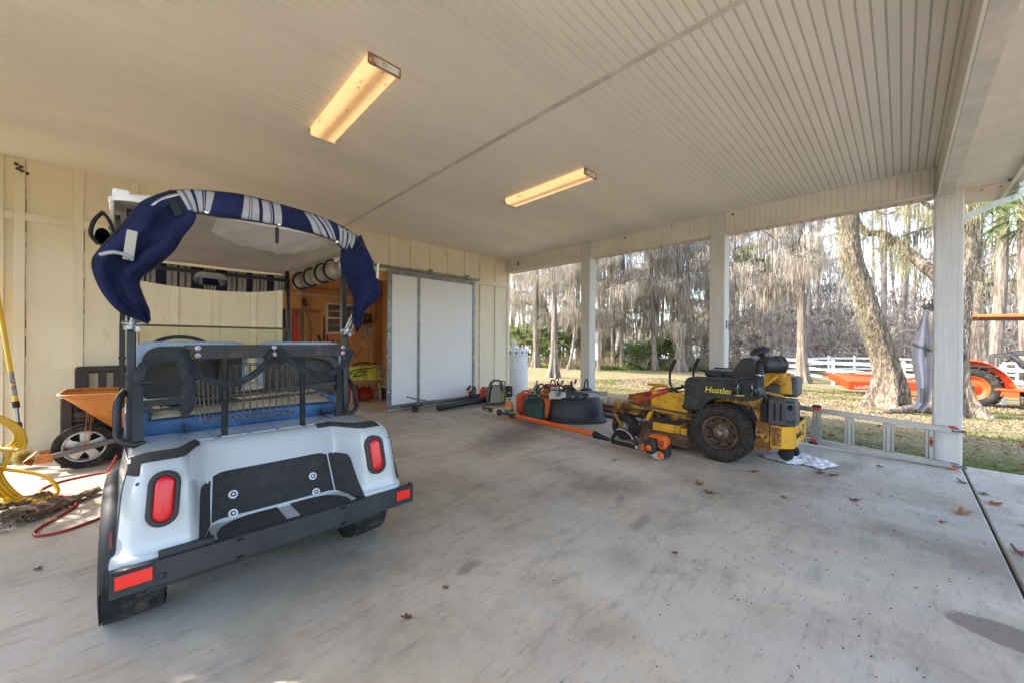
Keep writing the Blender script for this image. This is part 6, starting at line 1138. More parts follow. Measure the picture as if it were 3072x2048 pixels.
# string trimmer and blower tube along the door, backpack blower by the corner
st_ = thing('string_trimmer', 'string trimmer lying along the foot of the sliding door', 'trimmer', (4.1,6.0,0))
def w3(x, y, z): return (x-4.1, y-6.0, z)
s = MB(); s.cyl(w3(3.44,5.99,.12), w3(4.86,5.98,.16), .014, n=10); s.build('shaft', mat('tube_brown', (.26,.22,.19), rough=.4, metal=.6, var=.3), st_)
s = MB(); s.box(w3(3.40,5.97,.06), (.09,.12,.10), None, .02); s.cyl(w3(3.38,5.93,.0), w3(3.38,5.93,.05), .05, n=16); s.prism([(-.08,-.05),(.07,-.06),(.1,.02),(.02,.09),(-.06,.07)], .012, w3(3.46,5.94,.09), (1,0,.2), (0,1,0)); s.build('cutter_head', mat('muddy_black', (.05,.035,.03), rough=.9, var=.3, dirt=.6, dcol=(.14,.08,.05)), st_)
s = MB(); s.tube(catmull([w3(4.62,5.97,.12),w3(4.60,5.92,.20),w3(4.63,5.90,.30),w3(4.70,5.92,.33),w3(4.75,5.96,.25),w3(4.74,5.99,.12)], 5), .014, 8); s.cyl(w3(4.66,5.98,.15), w3(4.85,5.98,.16), .026, n=12); s.build('loop_handle', BLK, st_)
ht = thing('hedge_trimmer', 'pole hedge trimmer with a thin toothed blade lying below the trimmer', 'hedge trimmer', (3.7,6.0,0)); s = MB(); s.bar((-.42,.05,.26), (.32,-.14,.05), .006, .022); 
for k in range(16): c = np.array((-.42,.05,.26))+np.array((.74,-.19,-.21))*(k+.5)/18; s.box(c, (.008,.008,.045))
s.build('toothed_blade', mat('blade_brown', (.20,.17,.15), rough=.5, metal=.6), ht)
s = MB(); s.bar((.32,-.14,.05), (1.5,-.02,.05), .05, .05, .01); s.build('shaft_cover', BLK, ht)
bp = thing('backpack_blower', 'grey padded backpack leaning against its black tank by the wall corner', 'backpack', (4.86,5.46,0), R_(-46))
s = MB(); L = [(-.17,0,.0),(-.155,.02,.2),(-.12,.06,.40),(-.06,.08,.47),(.06,.08,.47),(.12,.06,.40),(.155,.02,.2),(.17,0,.0)]; s.tube(catmull(L, 4), .022, 8); s.tube(catmull([(.08,-.02,.45),(.15,-.06,.34),(.18,-.08,.2),(.16,-.02,.03)], 4), .022, 8, sx=1.6); s.tube(catmull([(-.08,-.02,.45),(-.15,-.04,.3),(-.17,-.05,.15),(-.15,-.02,.03)], 4), .022, 8, sx=1.6); s.build('harness_strap', mat('khaki_strap', (.15,.13,.11), rough=.9, var=.15), bp)
s = MB(); s.prism([(-.115,.03),(.115,.03),(.10,.24),(.065,.36),(-.065,.36),(-.10,.24)], .03, (0,.0,.02), (1,0,0), (0,.22,1)); s.build('back_pad', mat('mesh_grey', (.36,.35,.33), rough=.9, var=.08, bump=.4, bs=160), bp)
s = MB(); s.box((.02,.16,.20), (.30,.18,.36), None, .03); s.box((.24,.12,.26), (.15,.16,.22), None, .03); s.tube(catmull([(.06,.06,.40),(.10,.06,.47),(.16,.08,.46),(.17,.1,.38)], 4), .01, 6); s.build('blower_case', BLKP, bp)
s = MB(); s.box((.135,-.02,.22), (.03,.05,.25), None, .006); s.build('reflective_tab', mat('hi_vis', (.62,.62,.05), rough=.5), bp)
s = MB(); s.box((.255,.038,.25), (.045,.004,.035)); s.build('sticker', YTXT, bp)
rb = thing('leaf_blower', 'red-orange engine of a leaf blower with its long black tube before the backpack', 'leaf blower', (4.95,5.95,0))
def w4(x, y, z): return (x-4.95, y-5.95, z)
s = MB(); s.tube([w4(3.72,5.72,.055),w4(4.0,5.72,.065),w4(4.5,5.72,.085),w4(4.9,5.70,.10)], [.055,.05,.055,.07], 18); s.lathe([(.056,0),(.048,.0),(.044,.1)], w4(3.72,5.72,.055), (1,0,.02), 18); s.cyl(w4(4.85,5.70,.11), w4(5.05,5.75,.15), .055, n=16); s.build('blower_tube', BLK, rb)
s = MB(); s.box(w4(4.98,5.98,.17), (.13,.16,.28), roty(.1), .045); s.cyl(w4(4.88,5.96,.13), w4(4.84,5.96,.125), .05, n=16); s.build('engine_shell', mat('red_orange', (.70,.06,.02), rough=.4, var=.1), rb)
s = MB(); s.box(w4(5.08,5.97,.16), (.10,.17,.26), None, .03); s.cyl(w4(4.62,5.9,.13), w4(4.84,5.95,.15), .035, n=12); s.bar(w4(4.55,5.86,.08), w4(4.50,5.84,.32), .035, .04, .01); s.cyl(w4(4.44,5.83,.31), w4(4.53,5.84,.37), .025, n=10); s.build('throttle_grip', BLKP, rb); s = MB(); s.box(w4(4.475,5.82,.285), (.05,.03,.07), roty(.3), .008); s.build('trigger', ORG, rb)
# boards and pipe along the slab edge behind the tub
for i, (y0, y1, x, z, lab) in enumerate(((1.9,3.95,5.66,.0,'lowest brown board of the stack at the slab edge behind the tub'),(1.75,3.85,5.74,.045,'second brown board in the stack behind the tub'),(1.95,4.0,5.70,.09,'third brown board up behind the tub'),(1.7,3.9,5.76,.135,'topmost brown board in the stack behind the tub'))):
    s = MB(); s.box((0,0,.02), (.14,y1-y0,.038), None, .002); o = s.build('timber_board', mat('old_timber', (.22,.13,.075), rough=.85, var=.3, vs=4, stretch=(6,.4,6), bump=.5, bs=40)); o.location = (x, (y0+y1)/2, z); o.rotation_euler = (0,0,(i-1.5)*.012); tag(o, lab, 'board', 'boards stacked behind the tub')
s = MB(); s.cyl((0,-.8,.035), (0,.75,.035), .034, n=18); o = s.build('steel_pipe', mat('pipe_grey', (.38,.35,.32), rough=.4, metal=.6, var=.2)); o.location = (5.5,2.75,0); tag(o, 'grey steel pipe lying on the slab before the brown boards', 'pipe')
# white tank outside the corner
wt = thing('water_tank', 'tall white plastic tank standing outside the wall corner', 'tank', (6.36,6.42,-.05)); s = MB(); s.lathe([(.27,0),(.275,.02),(.272,.92),(.266,.93),(.27,.94),(.27,1.10),(.25,1.13),(0,1.14)], (0,0,0), (0,0,1), 44); s.build('tank_shell', mat('tank_white', (.74,.73,.74), rough=.4, var=.04, vs=2), wt)
s = MB(); 
for a in (-2.9,-2.35,-1.8,-1.3): s.lathe([(0,.003),(.022,.003),(.026,0)], (.271*math.cos(a),.271*math.sin(a),1.03), (math.cos(a),math.sin(a),0), 16)
s.build('vent_hole', mat('hole_grey', (.12,.12,.14), rough=.9), wt)
s = MB(); s.lathe([(.055,0),(.055,.13),(.05,.16),(.03,.17),(0,.172)], (-.13,-.05,1.13), (0,0,1), 20); s.tube([(-.20,-.20,1.06),(-.33,-.24,1.06),(-.33,-.24,.72),(-.25,-.20,.72)], .012, 8); s.build('pump_cap', mat('tank_white', ()), wt)
# ================= LEFT SIDE: bench, wheelbarrow, brush pole, hoses, bark =================
BROWNP = mat('brown_resin', (.060,.045,.042), rough=.6, var=.15, vs=4, dirt=.3, dcol=(.16,.13,.11), dth=.62, ds=10)
bn = thing('storage_bench', 'dark brown slatted storage bench against the cream wall', 'bench', (.0,6.02,0))
s = MB(); X0, X1 = -.56, .95
s.b2((X0,.16,.87), (X1,.20,.945), .02); s.b2((X0,.16,.55), (X1,.20,.62), .01)
for x in (X0, X1-.10): s.b2((x,.16,.3), (x+.10,.20,.90), .008)
x = X0+.17
while x < X1-.12: s.b2((x,.165,.60), (x+.065,.195,.89), .006); x += .115
s.build('backrest', BROWNP, bn)
s = MB(); s.b2((X0,-.36,.0), (X1,.15,.42), .01); s.b2((X0-.02,-.38,.42), (X1+.02,.17,.47), .012)
for k in range(6): s.b2((X0+.02,-.368,.03+.065*k), (X1-.02,-.36,.085+.065*k), .003)
s.build('seat_box', BROWNP, bn)
for x in (X0-.04, X1-.04):
    s = MB(); s.b2((x,-.40,.0), (x+.08,-.31,.64), .008); s.b2((x,-.40,.63), (x+.08,.2,.68), .012); s.b2((x,.12,.3),(x+.08,.2,.64),.008); s.build('arm', BROWNP, bn)
wb = thing('wheelbarrow', 'wheelbarrow with an orange steel tray and big silver wheel behind the cart', 'wheelbarrow', (-.43,5.52,0))
s = MB(); tyre(s, (0,0,.21), .21, .085, (0,1,0), tread=44, rim=.70, knob=.004); wh = s.build('wheel', RUB, wb)
s = MB(); s.lathe([(.150,-.035),(.148,-.042),(.135,-.044),(.130,-.03),(.128,-.012)], (0,0,.21), (0,1,0), 40); s.lathe([(.150,.035),(.148,.042),(.135,.044),(.130,.03),(.128,-.012)], (0,0,.21), (0,1,0), 40)
for i in range(5):
    a = 2*math.pi*i/5+.3; d = np.array((math.cos(a),0,math.sin(a))); t = np.array((-math.sin(a),0,math.cos(a))); c0 = np.array((0,-.025,.21)); s.add([c0+d*.025-t*.030, c0+d*.025+t*.030, c0+d*.132+t*.036, c0+d*.132-t*.036, c0+d*.08+np.array((0,-.012,0))]+[], [(0,4,1),(1,4,2),(2,4,3),(3,4,0)], True)
    s.add([c0+d*.09-t*.030+np.array((0,.0,0)), c0+d*.132-t*.060, c0+d*.132+t*.0, c0+d*.09+t*.0], [(0,1,2,3)])
s.cyl((0,-.035,.21), (0,.03,.21), .030, n=20); s.build('rim', mat('silver_wheel', (.50,.50,.50), rough=.35, metal=.6, var=.2, vs=12, dirt=.4, dcol=(.25,.2,.16)), wh); s = MB(); s.cyl((0,-.045,.21), (0,-.03,.21), .018, n=14); s.build('axle_nut', RUSTO, wh)
s = MB(); s.bar((-.24,-.10,.155), (1.15,-.10,.44), .03, .045, .003); s.bar((-.24,.10,.155), (1.15,.10,.44), .03, .045, .003); s.build('handle', mat('grey_wood', (.17,.15,.14), rough=.7, var=.25, stretch=(1,5,5)), wb)
s = MB(); OR2 = mat('barrow_orange', (.62,.22,.045), rough=.45, var=.15, vs=3, dirt=.65, dcol=(.20,.08,.03), dth=.58, ds=8, bump=.1, bs=60)
T = [(-.15,-.33,.735),(1.0,-.33,.70),(1.0,.33,.70),(-.15,.33,.735)]; M_ = [(-.08,-.26,.66),(.95,-.27,.56),(.95,.27,.56),(-.08,.26,.66)]; B_ = [(.17,-.13,.38),(.72,-.16,.30),(.72,.16,.30),(.17,.13,.38)]
def rring(P, r, n=5):
    o = []; P = [np.array(p, float) for p in P]
    for i in range(4):
        a, b, c = P[i-1], P[i], P[(i+1) % 4]; u = (a-b)/np.linalg.norm(a-b); w = (c-b)/np.linalg.norm(c-b)
        for k in range(n): t = k/(n-1); o.append(b+u*r*(1-t)**2+w*r*t**2)
    return o
L = [rring(T, .14), rring(M_, .13), rring(B_, .10), rring([tuple(np.array(p)*.7+np.array((.445,0,.34))*.3) for p in B_], .05)]; k = 20
s.add([p for q in L for p in q], [(r*k+i, r*k+(i+1) % k, (r+1)*k+(i+1) % k, (r+1)*k+i) for r in range(3) for i in range(k)]+[tuple(range(3*k, 4*k))], True); tr = s.build('tray', OR2, wb, solid=.003); s = MB(); s.tube(rring(T, .14), .011, 8, True); s.build('rim', OR2, tr)
s = MB()
for y in (-.115,.115): s.bar((.02,y*.9,.56), (0,y,.215), .004, .02); s.bar((.05,y*.9,.54), (.03,y,.22), .004, .02); s.bar((.55,y,.33), (.62,y,.0), .02, .03)
s.build('strut', OR2, wb)
s = MB(); s.add([(-.31,-.12,.11),(-.31,.12,.11),(-.36,.12,.145),(-.36,-.12,.145),(-.30,-.12,.20),(-.30,.12,.20)], [(0,1,2,3),(3,2,5,4)]); s.box((-.24,-.117,.155), (.10,.006,.075)); s.box((-.24,.117,.155), (.10,.006,.075)); s.build('nose_guard', OR2, wb, solid=.004)
# extension pole with round brush, leaning to the wall
pb = thing('brush_pole', 'yellow telescopic pole with a round straw-coloured brush leaning by the wall', 'brush', (-.85,5.86,0))
def w5(x, y, z): return np.array((x+.85, y-5.86, z))
s = MB(); s.cyl(w5(-1.10,6.22,1.98), w5(-.905,5.93,.63), .017, n=14); pol = s.build('pole', mat('pole_yellow', (.80,.48,.02), rough=.3, var=.04, coat=.3), pb)
s = MB()
for k, (t0, t1) in enumerate(((.78,.87),(.88,.95))):
    a = w5(-1.10,6.22,1.98); b = w5(-.905,5.93,.63); s.cyl(a+(b-a)*t0+np.array((0,-.0,0)), a+(b-a)*t1, .0176, n=14)
s.build('sticker', mat('printed_label', (.62,.60,.55), rough=.5, dirt=.9, dcol=(.06,.05,.05), dth=.47, ds=110), pol)
s = MB(); s.cyl(w5(-.91,5.935,.64), w5(-.903,5.925,.58), .024, n=14); s.cyl(w5(-.892,5.91,.44), w5(-.885,5.90,.39), .024, n=14); s.cyl(w5(-.885,5.90,.39), w5(-.862,5.87,.21), .018, .014, n=12); s.build('pole_grip', BLKP, pb); s = MB(); s.cyl(w5(-.903,5.925,.58), w5(-.89,5.908,.43), .014, n=12); s.build('inner_tube', ALU, pb)
rng = np.random.default_rng(3); n = 2600; d = rng.normal(size=(n,3)); d /= np.linalg.norm(d, axis=1)[:,None]; v, f = strands(d*.02, rng.uniform(.045, .07, n), .0022, rng, 2, .04, dirv=d); v[:,2] *= 1.15; br = npmesh('bristles', v, f, leafmat('bristle', (.34,.26,.08), (.62,.52,.22), .2, 30), pb); br.location = (-.0,0,.105)
s = MB(); s.ball((0,0,.105), (.04,.04,.045), 14, 10); s.build('brush_core', mat('bristle_core', (.25,.19,.07), rough=1, var=.3, vs=60), pb)
# yellow hose: hanging coil and loops on the floor
HY = mat('hose_yellow', (.76,.40,.01), rough=.32, var=.08, vs=3, coat=.2, spec=.4)
hs = thing('garden_hose', 'thick yellow hose hanging in loops and spilling onto the floor', 'hose', (-.80,4.80,0))
rnd = random.Random(4); s = MB()
def w6(x, y, z): return np.array((x+.80, y-4.80, z))
stand = thing('hose_stand', 'post that carries the hanging yellow hose loops', 'hose stand', (-1.02,4.98,0)); q = MB(); q.cyl((0,0,0), (0,0,.60), .02, n=12); q.bar((-.1,0,.60), (.14,-.12,.60), .03, .03, .004); q.build('stand_post', BLKP, stand)
for k in range(4):   # hanging bundle
    a = .03*k; s.tube(catmull([w6(-1.0+a*.4,4.92-a,.60+.012*k),w6(-.86+a*.3,4.80-a*.6,.64+.01*k),w6(-.765+a*.6,4.76-.02*k,.58),w6(-.72+.016*k,4.735-.014*k,.50-.02*k),w6(-.76+.01*k,4.77-.02*k,.42-.01*k),w6(-.86,4.84-.02*k,.405+.005*k),w6(-1.02,4.96-a,.44)], 7), .0125, 9)
s.tube(catmull([w6(-.79,4.79,.42),w6(-.76,4.76,.36),w6(-.78,4.77,.28),w6(-.80,4.76,.20),w6(-.74,4.68,.10),w6(-.66,4.56,.03)], 7), .014, 9)
for k in range(5): s.tube(catmull([w6(-.86-.02*k,4.82-.02*k,.40),w6(-.82-.012*k,4.77-.02*k,.30),w6(-.77-.014*k,4.70-.02*k,.17-.01*k),w6(-.69-.018*k,4.60-.025*k,.07),w6(-.60-.03*k,4.46-.015*k,.035+.012*k),w6(-.545+.0*k-.03*k,4.42+.012*k,.045+.01*k),w6(-.53-.02*k,4.50+.02*k,.05),w6(-.60,4.62+.02*k,.06)], 7), .0138, 9)
s.tube(catmull([w6(-.80,4.78,.25),w6(-.70,4.74,.22),w6(-.58,4.68,.17),w6(-.52,4.62,.11),w6(-.50,4.56,.05),w6(-.56,4.50,.04),w6(-.64,4.48,.05),w6(-.74,4.50,.09)], 7), .0138, 9)
s.tube(catmull([w6(-.62,4.55,.04),w6(-.60,4.40,.02),w6(-.57,4.30,.02),w6(-.49,4.27,.02),w6(-.44,4.33,.02),w6(-.47,4.43,.03),w6(-.54,4.46,.05)], 7), .0138, 9)
s.build('hose_tube', HY, hs)
# red air line across the floor into the cart
rh = thing('air_line', 'thin red hose curving over the floor and under the golf cart', 'hose', (-.4,4.5,0)); P = [(-.20,5.10,.16),(-.25,5.10,.04),(-.29,5.14,.009),(-.41,5.12,.009),(-.53,5.07,.009),(-.60,4.98,.009),(-.62,4.87,.009),(-.57,4.76,.02),(-.44,4.58,.009),(-.39,4.42,.009),(-.385,4.24,.009),(-.44,4.08,.009),(-.51,3.90,.009),(-.505,3.80,.009),(-.45,3.755,.009),(-.36,3.76,.009),(-.24,3.85,.009),(-.15,3.98,.009),(-.1,4.2,.009)]
s = MB(); s.tube(catmull([(a+.4,b-4.5,c) for a, b, c in P], 7), .0085, 8); s.tube(catmull([(-.23,.05,.012),(-.12,.12,.012),(-.04,.06,.012),(.0,-.05,.012),(-.06,-.12,.012),(-.2,-.1,.015)], 6), .0085, 8); s.build('line_tube', mat('red_rubber', (.42,.025,.03), rough=.45, var=.1), rh)
# pile of bark slabs and shavings
BRK = mat('bark_slab', (.20,.125,.075), rough=.95, var=.4, vs=12, bump=1, bs=30, stretch=(1,3,1))
for i, (x, y, L, w, a, lab) in enumerate(((-.42,4.36,.42,.09,.62,'longest rough bark slab pointing towards the golf cart'),(-.60,4.28,.36,.13,.5,'dark curled bark slab in the middle of the heap'),(-.68,4.44,.34,.14,.35,'bark slab under the yellow hose'),(-.52,4.20,.30,.08,.75,'narrow bark slab at the near edge of the heap'),(-.72,4.18,.32,.12,.6,'bark slab at the left frame edge'))):
    s = MB(); s.grid(lambda u, v: (L*(u-.5)*(1), w*(v-.5)*(1-.35*abs(2*u-1)**2)+.015*nz(u*5, v*2, i), .018+.028*math.sin(math.pi*v)+.014*nz(u*7, v*6, i+5)+.010*nz(u*21, v*14, i)), 36, 14); o = s.build('bark_slab', BRK, solid=.008); o.location = (x, y, .006+.016*(i % 3)); o.rotation_euler = (0,.02,a-math.pi/2*0+.2); tag(o, lab, 'bark', 'bark slabs heaped on the floor')
rng = np.random.default_rng(8); n = 520; P = np.stack([rng.normal(-.66, .10, n), rng.normal(4.26, .12, n), rng.uniform(.004, .05, n)], 1); d = rng.normal(size=P.shape); d[:,2] *= .35
v, f = strands(P, rng.uniform(.02, .10, n), rng.uniform(.003, .012, n), rng, 3, .25, dirv=d); tag(npmesh('wood_shavings', v, f, leafmat('shavings', (.16,.10,.06), (.50,.42,.32), .1, 25)), 'pale shavings and dry litter over the bark heap', 'litter', kind='stuff')
# weeds in the gap at the wall foot
rng = np.random.default_rng(9)
s = MB(); s.b2((-1.9,6.12,-.2), (.3,6.31,-.035)); struct(s.build('dirt_strip', mat('dirt', (.16,.12,.08), rough=1, var=.3, vs=9)))
for i, (x, lab) in enumerate(((-.98,'low green weeds left of the brush at the wall foot'),(-.72,'low green weeds between the brush and the wheelbarrow'))):
    n = 90; P = np.stack([rng.normal(0, .09, n), rng.normal(0, .035, n), np.zeros(n)], 1); d = rng.normal(size=P.shape); d[:,2] = np.abs(d[:,2])+.5; v, f = strands(P, rng.uniform(.03, .10, n), .022, rng, 2, .1, dirv=d, bend=.4); o = npmesh('weed', v, f, GREEN); o.location = (x, 6.16, -.02); tag(o, lab, 'weed', 'weeds along the wall')
# leafy blocker added unseen outside on the left, to shade the near floor
rng = np.random.default_rng(12); hg = thing('sun_blocker_hedge', 'added leafy sun blocker, unseen outside the open left side', 'sun blocker', (-2.95,4.35,0)); n = 14000
u = rng.uniform(-1, 1, n); t = rng.uniform(0, 1, n)**.6; P = np.stack([u*1.15, u*1.0, t*3.2], 1)+rng.normal(size=(n,3))*np.array((.16,.16,.12)); v, f = strands(P, .16, .12, rng, 1, .2, dirv=rng.normal(size=(n,3))); npmesh('foliage', v, f, GREEN, hg); s = MB()
for k in range(5): s.cyl(((k-2)*.5,(k-2)*.45,-.1), ((k-2)*.5,(k-2)*.45,2.6), .04, n=8)
s.build('stem', BARK, hg)
# ================= INSIDE THE SHED =================
bs = thing('low_bench', 'small pale wooden bench under the yellow sprayer tank', 'bench', (3.22,7.70,0)); s = MB(); s.b2((-.36,-.16,.385), (.36,.16,.415), .004)
for x in (-.30,.30):
    for y in (-.12,.12): s.bar((x,y,.0), (x*.88,y*.9,.39), .045, .035, .003)
s.build('bench_frame', mat('pale_wood', (.42,.34,.26), rough=.7, var=.15), bs)
yt = thing('sprayer_tank', 'yellow sprayer tank on the low bench inside the shed', 'tank', (3.22,7.70,.415)); s = MB(); pillow(s, (-.40,-.17,0), (.42,.17,.30), .03)
for k in range(4): pillow(s, (-.36+.19*k,-.19,.02), (-.22+.19*k,.0,.17), 0)
s.build('tank_shell', mat('tank_yellow', (.60,.55,.07), rough=.45, var=.12, vs=4), yt)
s = MB(); s.tube(catmull([(-.36,-.18,.14),(-.34,-.2,.22),(-.15,-.2,.26),(.1,-.18,.27),(.3,-.1,.30)], 5), .010, 8); s.tube(catmull([(-.30,-.2,.12),(-.22,-.21,.20),(-.05,-.21,.22),(-.12,-.21,.14),(-.30,-.2,.12)], 5), .010, 8); s.tube(catmull([(-.25,0,.34),(-.1,-.05,.37),(.1,-.05,.36),(.25,0,.34)], 5), .02, 8); s.build('hose', BLKP, yt)
s = MB()
for k in range(6): s.tube(catmull([(.12+.03*k,-.05,.33),(.16+.03*k,-.19,.28),(.18+.03*k,-.2,.12-.02*k),(.24+.02*k,-.2,.10),(.27+.015*k,-.19,.26),(.2,-.05,.34)], 4), .006, 5)
s.lathe([(0,.0),(.03,.0),(.035,.02),(.0,.03)], (.12,-.06,.36), (0,-1,.3), 12); s.build('rope', mat('rope_tan', (.34,.29,.22), rough=.9), yt)
jg = thing('jug', 'white jug with a red cap behind the yellow tank', 'jug', (2.98,8.1,.41)); s = MB(); s.box((0,0,.14), (.26,.2,.28), None, .05); s.build('jug_body', mat('milky', (.45,.45,.42), rough=.5), jg); s = MB(); s.cyl((-.1,-.12,.2),(-.1,-.12,.27),.03,n=12); s.build('cap', RCAP, jg)
jerry((3.0,7.78), .2, .24, .2, .34, mat('fuel_red', (.42,.02,.02), rough=.45, var=.15), 'red fuel can under the bench, left one', grp='fuel cans under the shed bench')
jerry((3.30,7.85), .1, .30, .2, .26, mat('fuel_red2', (.45,.05,.02), rough=.5, var=.15), 'lower orange-red fuel can under the bench, right one', grp='fuel cans under the shed bench')
bk = thing('bucket', 'dark bucket with a pale lid beside the bench legs', 'bucket', (3.72,7.75,0)); s = MB(); s.lathe([(.11,0),(.13,.24),(0,.245)], (0,0,0), (0,0,1), 24); s.build('bucket_body', BLKP, bk); s = MB(); s.lathe([(.135,.24),(.135,.27),(.10,.30),(0,.30)], (0,0,0), (0,0,1), 24); s.build('lid', mat('milky', ()), bk)
ep = thing('control_box', 'grey electric control box on the plywood wall', 'electric box', (3.87,8.99,1.44)); s = MB(); s.box((0,0,0), (.20,.07,.24), None, .008); s.build('box_shell', mat('box_grey', (.30,.33,.32), rough=.5), ep); s = MB(); s.box((.02,-.037,.04), (.09,.004,.07)); s.cyl((.05,-.01,-.12), (.05,-.01,-1.1), .012, n=8); s.build('conduit', mat('conduit_white', (.5,.48,.44), rough=.5), ep)
for x, z, lab in ((3.30,1.30,'white socket with black plugs under the shed window'),(3.74,1.16,'blank white switch plate beside the conduit')):
    o = thing('wall_socket', lab, 'socket', (x,9.015,z)); s = MB(); s.box((0,0,0), (.075,.012,.12), None, .003); s.build('plate', mat('plate_white', (.62,.60,.54), rough=.4), o)
    if x < 3.5: s = MB(); s.box((.0,-.03,.02), (.04,.05,.03)); s.box((.0,-.03,-.03), (.04,.05,.03)); s.tube(catmull([(.03,-.05,.02),(.10,-.05,-.2),(.22,-.06,-.42),(.32,-.06,-.50)], 5), .006, 6); s.tube(catmull([(.03,-.05,-.03),(.16,-.06,-.35),(.32,-.06,-.35),(.42,-.05,-.1),(.40,-.04,.05)], 5), .006, 6); s.build('plug', BLKP, o)
# hanging tools along the back wall
WOODH = mat('handle_wood', (.50,.33,.15), rough=.5, var=.15); RTOOL = mat('tool_red', (.48,.04,.02), rough=.6, var=.15); DTOOL = mat('tool_dark', (.07,.05,.045), rough=.8, var=.3)
s = MB(); s.b2((2.0,8.985,1.84), (2.75,9.018,1.90)); rk = s.build('tool_rail', mat('rail_wood', (.3,.2,.12), rough=.8)); tag(rk, 'wooden rail that the long tools hang from inside the shed', 'tool rail')
for i, (x, z1, z0, w, m, lab, hd) in enumerate(((2.03,1.86,.75,.13,DTOOL,'dark brown canvas bag hanging at the left end of the tool rail',0),(2.16,1.90,.9,.05,mat('cloth_cream', (.4,.36,.27), rough=.9),'cream cloth strap hanging on the tool rail',0),(2.27,1.83,.70,.14,RTOOL,'red folded bag hanging from the tool rail',0),(2.44,1.86,.5,.035,WOODH,'thick wooden handle hanging upright on the tool rail',1),(2.39,1.88,1.3,.012,mat('rope_tan', ()),'coil of tan rope hanging on the tool rail',2),(2.56,1.50,.75,.02,RTOOL,'short red-handled tool on the shed wall',0),(2.50,1.10,.6,.05,DTOOL,'dark broom head low on the shed wall',0),(2.83,1.75,.8,.03,DTOOL,'black-handled shears just left of the shed window',0),(2.90,1.35,.85,.03,RTOOL,'red-handled shears under the shed window corner',0),(3.02,1.25,1.0,.03,DTOOL,'small black tool under the shed window',0))):
    t = thing('hanging_tool' if hd != 2 else 'rope_coil', lab, 'tool' if hd != 2 else 'rope', (x,8.96,z0)); h = z1-z0; s = MB()
    if hd == 2:
        for k in range(5): s.tube([((.05+.01*k)*math.cos(a), -.02-.008*k, h*.55+(.24+.015*k)*math.sin(a)) for a in np.linspace(0, 2*math.pi, 20)[:-1]], .007, 5, True)
    else:
        V = [(-w/2*.6,0,h),(w/2*.6,0,h),(w/2*1.0,0,h*.55),(w/2*.8,0,0),(-w/2*.7,0,.03),(-w/2,0,h*.5)]; s.prism([(a,c) for a, b, c in V], .035, (0,.0,0), (1,0,0), (0,0,1))
    s.build('body_piece' if hd != 2 else 'coil', m, t)
hoe = thing('long_broom', 'long wooden-handled tool slanting across the plywood wall', 'broom', (2.6,8.93,1.6)); s = MB(); s.cyl((-.14,0,.35), (.18,.0,-.45), .014, n=10); s.build('handle', WOODH, hoe); s = MB(); s.box((-.17,0,.44), (.09,.04,.17), roty(-.3), .01); s.cyl((.1,0,-.25),(.22,0,-.55),.024,n=10); s.build('head', DTOOL, hoe)
cw = thing('tool_cluster_board', 'board of black cords and metal tools hung right of the shed window', 'tool board', (3.80,8.99,1.85)); s = MB()
for k in range(9): a = k*.7; s.tube(catmull([(-.18+.05*k,-.02,.02+.02*math.sin(a)),(-.16+.05*k,-.05,-.12),(-.20+.05*k,-.05,-.22-.03*math.sin(a)),(-.15+.05*k,-.03,-.02)], 4), .009, 5)
s.box((-.22,-.02,-.25), (.08,.04,.30), None, .02); s.build('cord', mat('cord_dark', (.05,.04,.035), rough=.7, var=.4), cw); s = MB(); s.b2((-.25,-.01,-.02),(.28,.01,.03)); s.cyl((.1,-.02,.02),(.15,-.02,.28),.012,n=8); s.cyl((.02,-.03,-.45),(-.05,-.03,-.2),.01,n=8); s.build('wood_strip', mat('rail_wood', ()), cw)
sb = thing('curtain_track', 'pale rail crossing the top of the shed wall', 'rail', (3.1,8.93,2.22)); s = MB(); s.b2((-1.3,-.01,-.02), (.85,.01,.02)); s.build('track', mat('conduit_white', ()), sb)

# ================= FENCES =================
FW = mat('vinyl_white', (.78,.79,.80), rough=.4, var=.03)
def fence(label, pts, zh, nrail, grp=None):
    t = thing('rail_fence', label, 'fence', (pts[0][0],pts[0][1],gz(*pts[0]))); o = np.array((pts[0][0],pts[0][1],gz(*pts[0]))); P = [np.array((x,y,gz(x,y)))-o for x, y in pts]
    for p in P:
        s = MB(); s.box(p+np.array((0,0,zh/2)), (.13,.13,zh), None, .004); s.lathe([(.10,0),(.10,.02),(.0,.07)], p+np.array((0,0,zh)), (0,0,1), 4, math.pi/4, math.pi/4+2*math.pi, False); s.build('fence_post', FW, t)
    for a, b in zip(P[:-1], P[1:]):
        s = MB()
        for k in range(nrail): z = zh*(.90-.31*k) if nrail == 3 else zh*(.88-.4*k); s.bar(a+np.array((0,0,z)), b+np.array((0,0,z)), .04, .14, .003)
        s.build('rail', FW, t)
    return t
fence('near white rail fence running behind the cypress and the leaning oak', [(32.0,6.0),(27.2,2.63),(23.8,-.05),(20.9,-2.4),(18.2,-4.6),(15.5,-6.8)], 1.32, 3)
fence('far white rail fence crossing the field at the foot of the woods', [(32.4,5.9),(35.0,4.9),(37.6,3.9),(40.1,2.6),(41.7,1.0),(42.6,-1.0),(43.2,-3.2),(43.7,-5.6),(44.2,-8.0),(44.5,-10.5),(44.8,-13.0)], 1.30, 3)

# ================= TRACTOR, MOWER DECK AND BUCKET ON THE LAWN =================
TORG = mat('tractor_orange', (.82,.10,.02), rough=.35, var=.06, vs=3, coat=.2, dirt=.2, dcol=(.3,.1,.04), dth=.65)
TX, TY = 19.08, -1.54; TZ = gz(TX, TY)
tr = thing('tractor', 'orange compact tractor with folded roll bar and canopy parked behind the third post', 'tractor', (TX,TY,TZ), R_(-93))
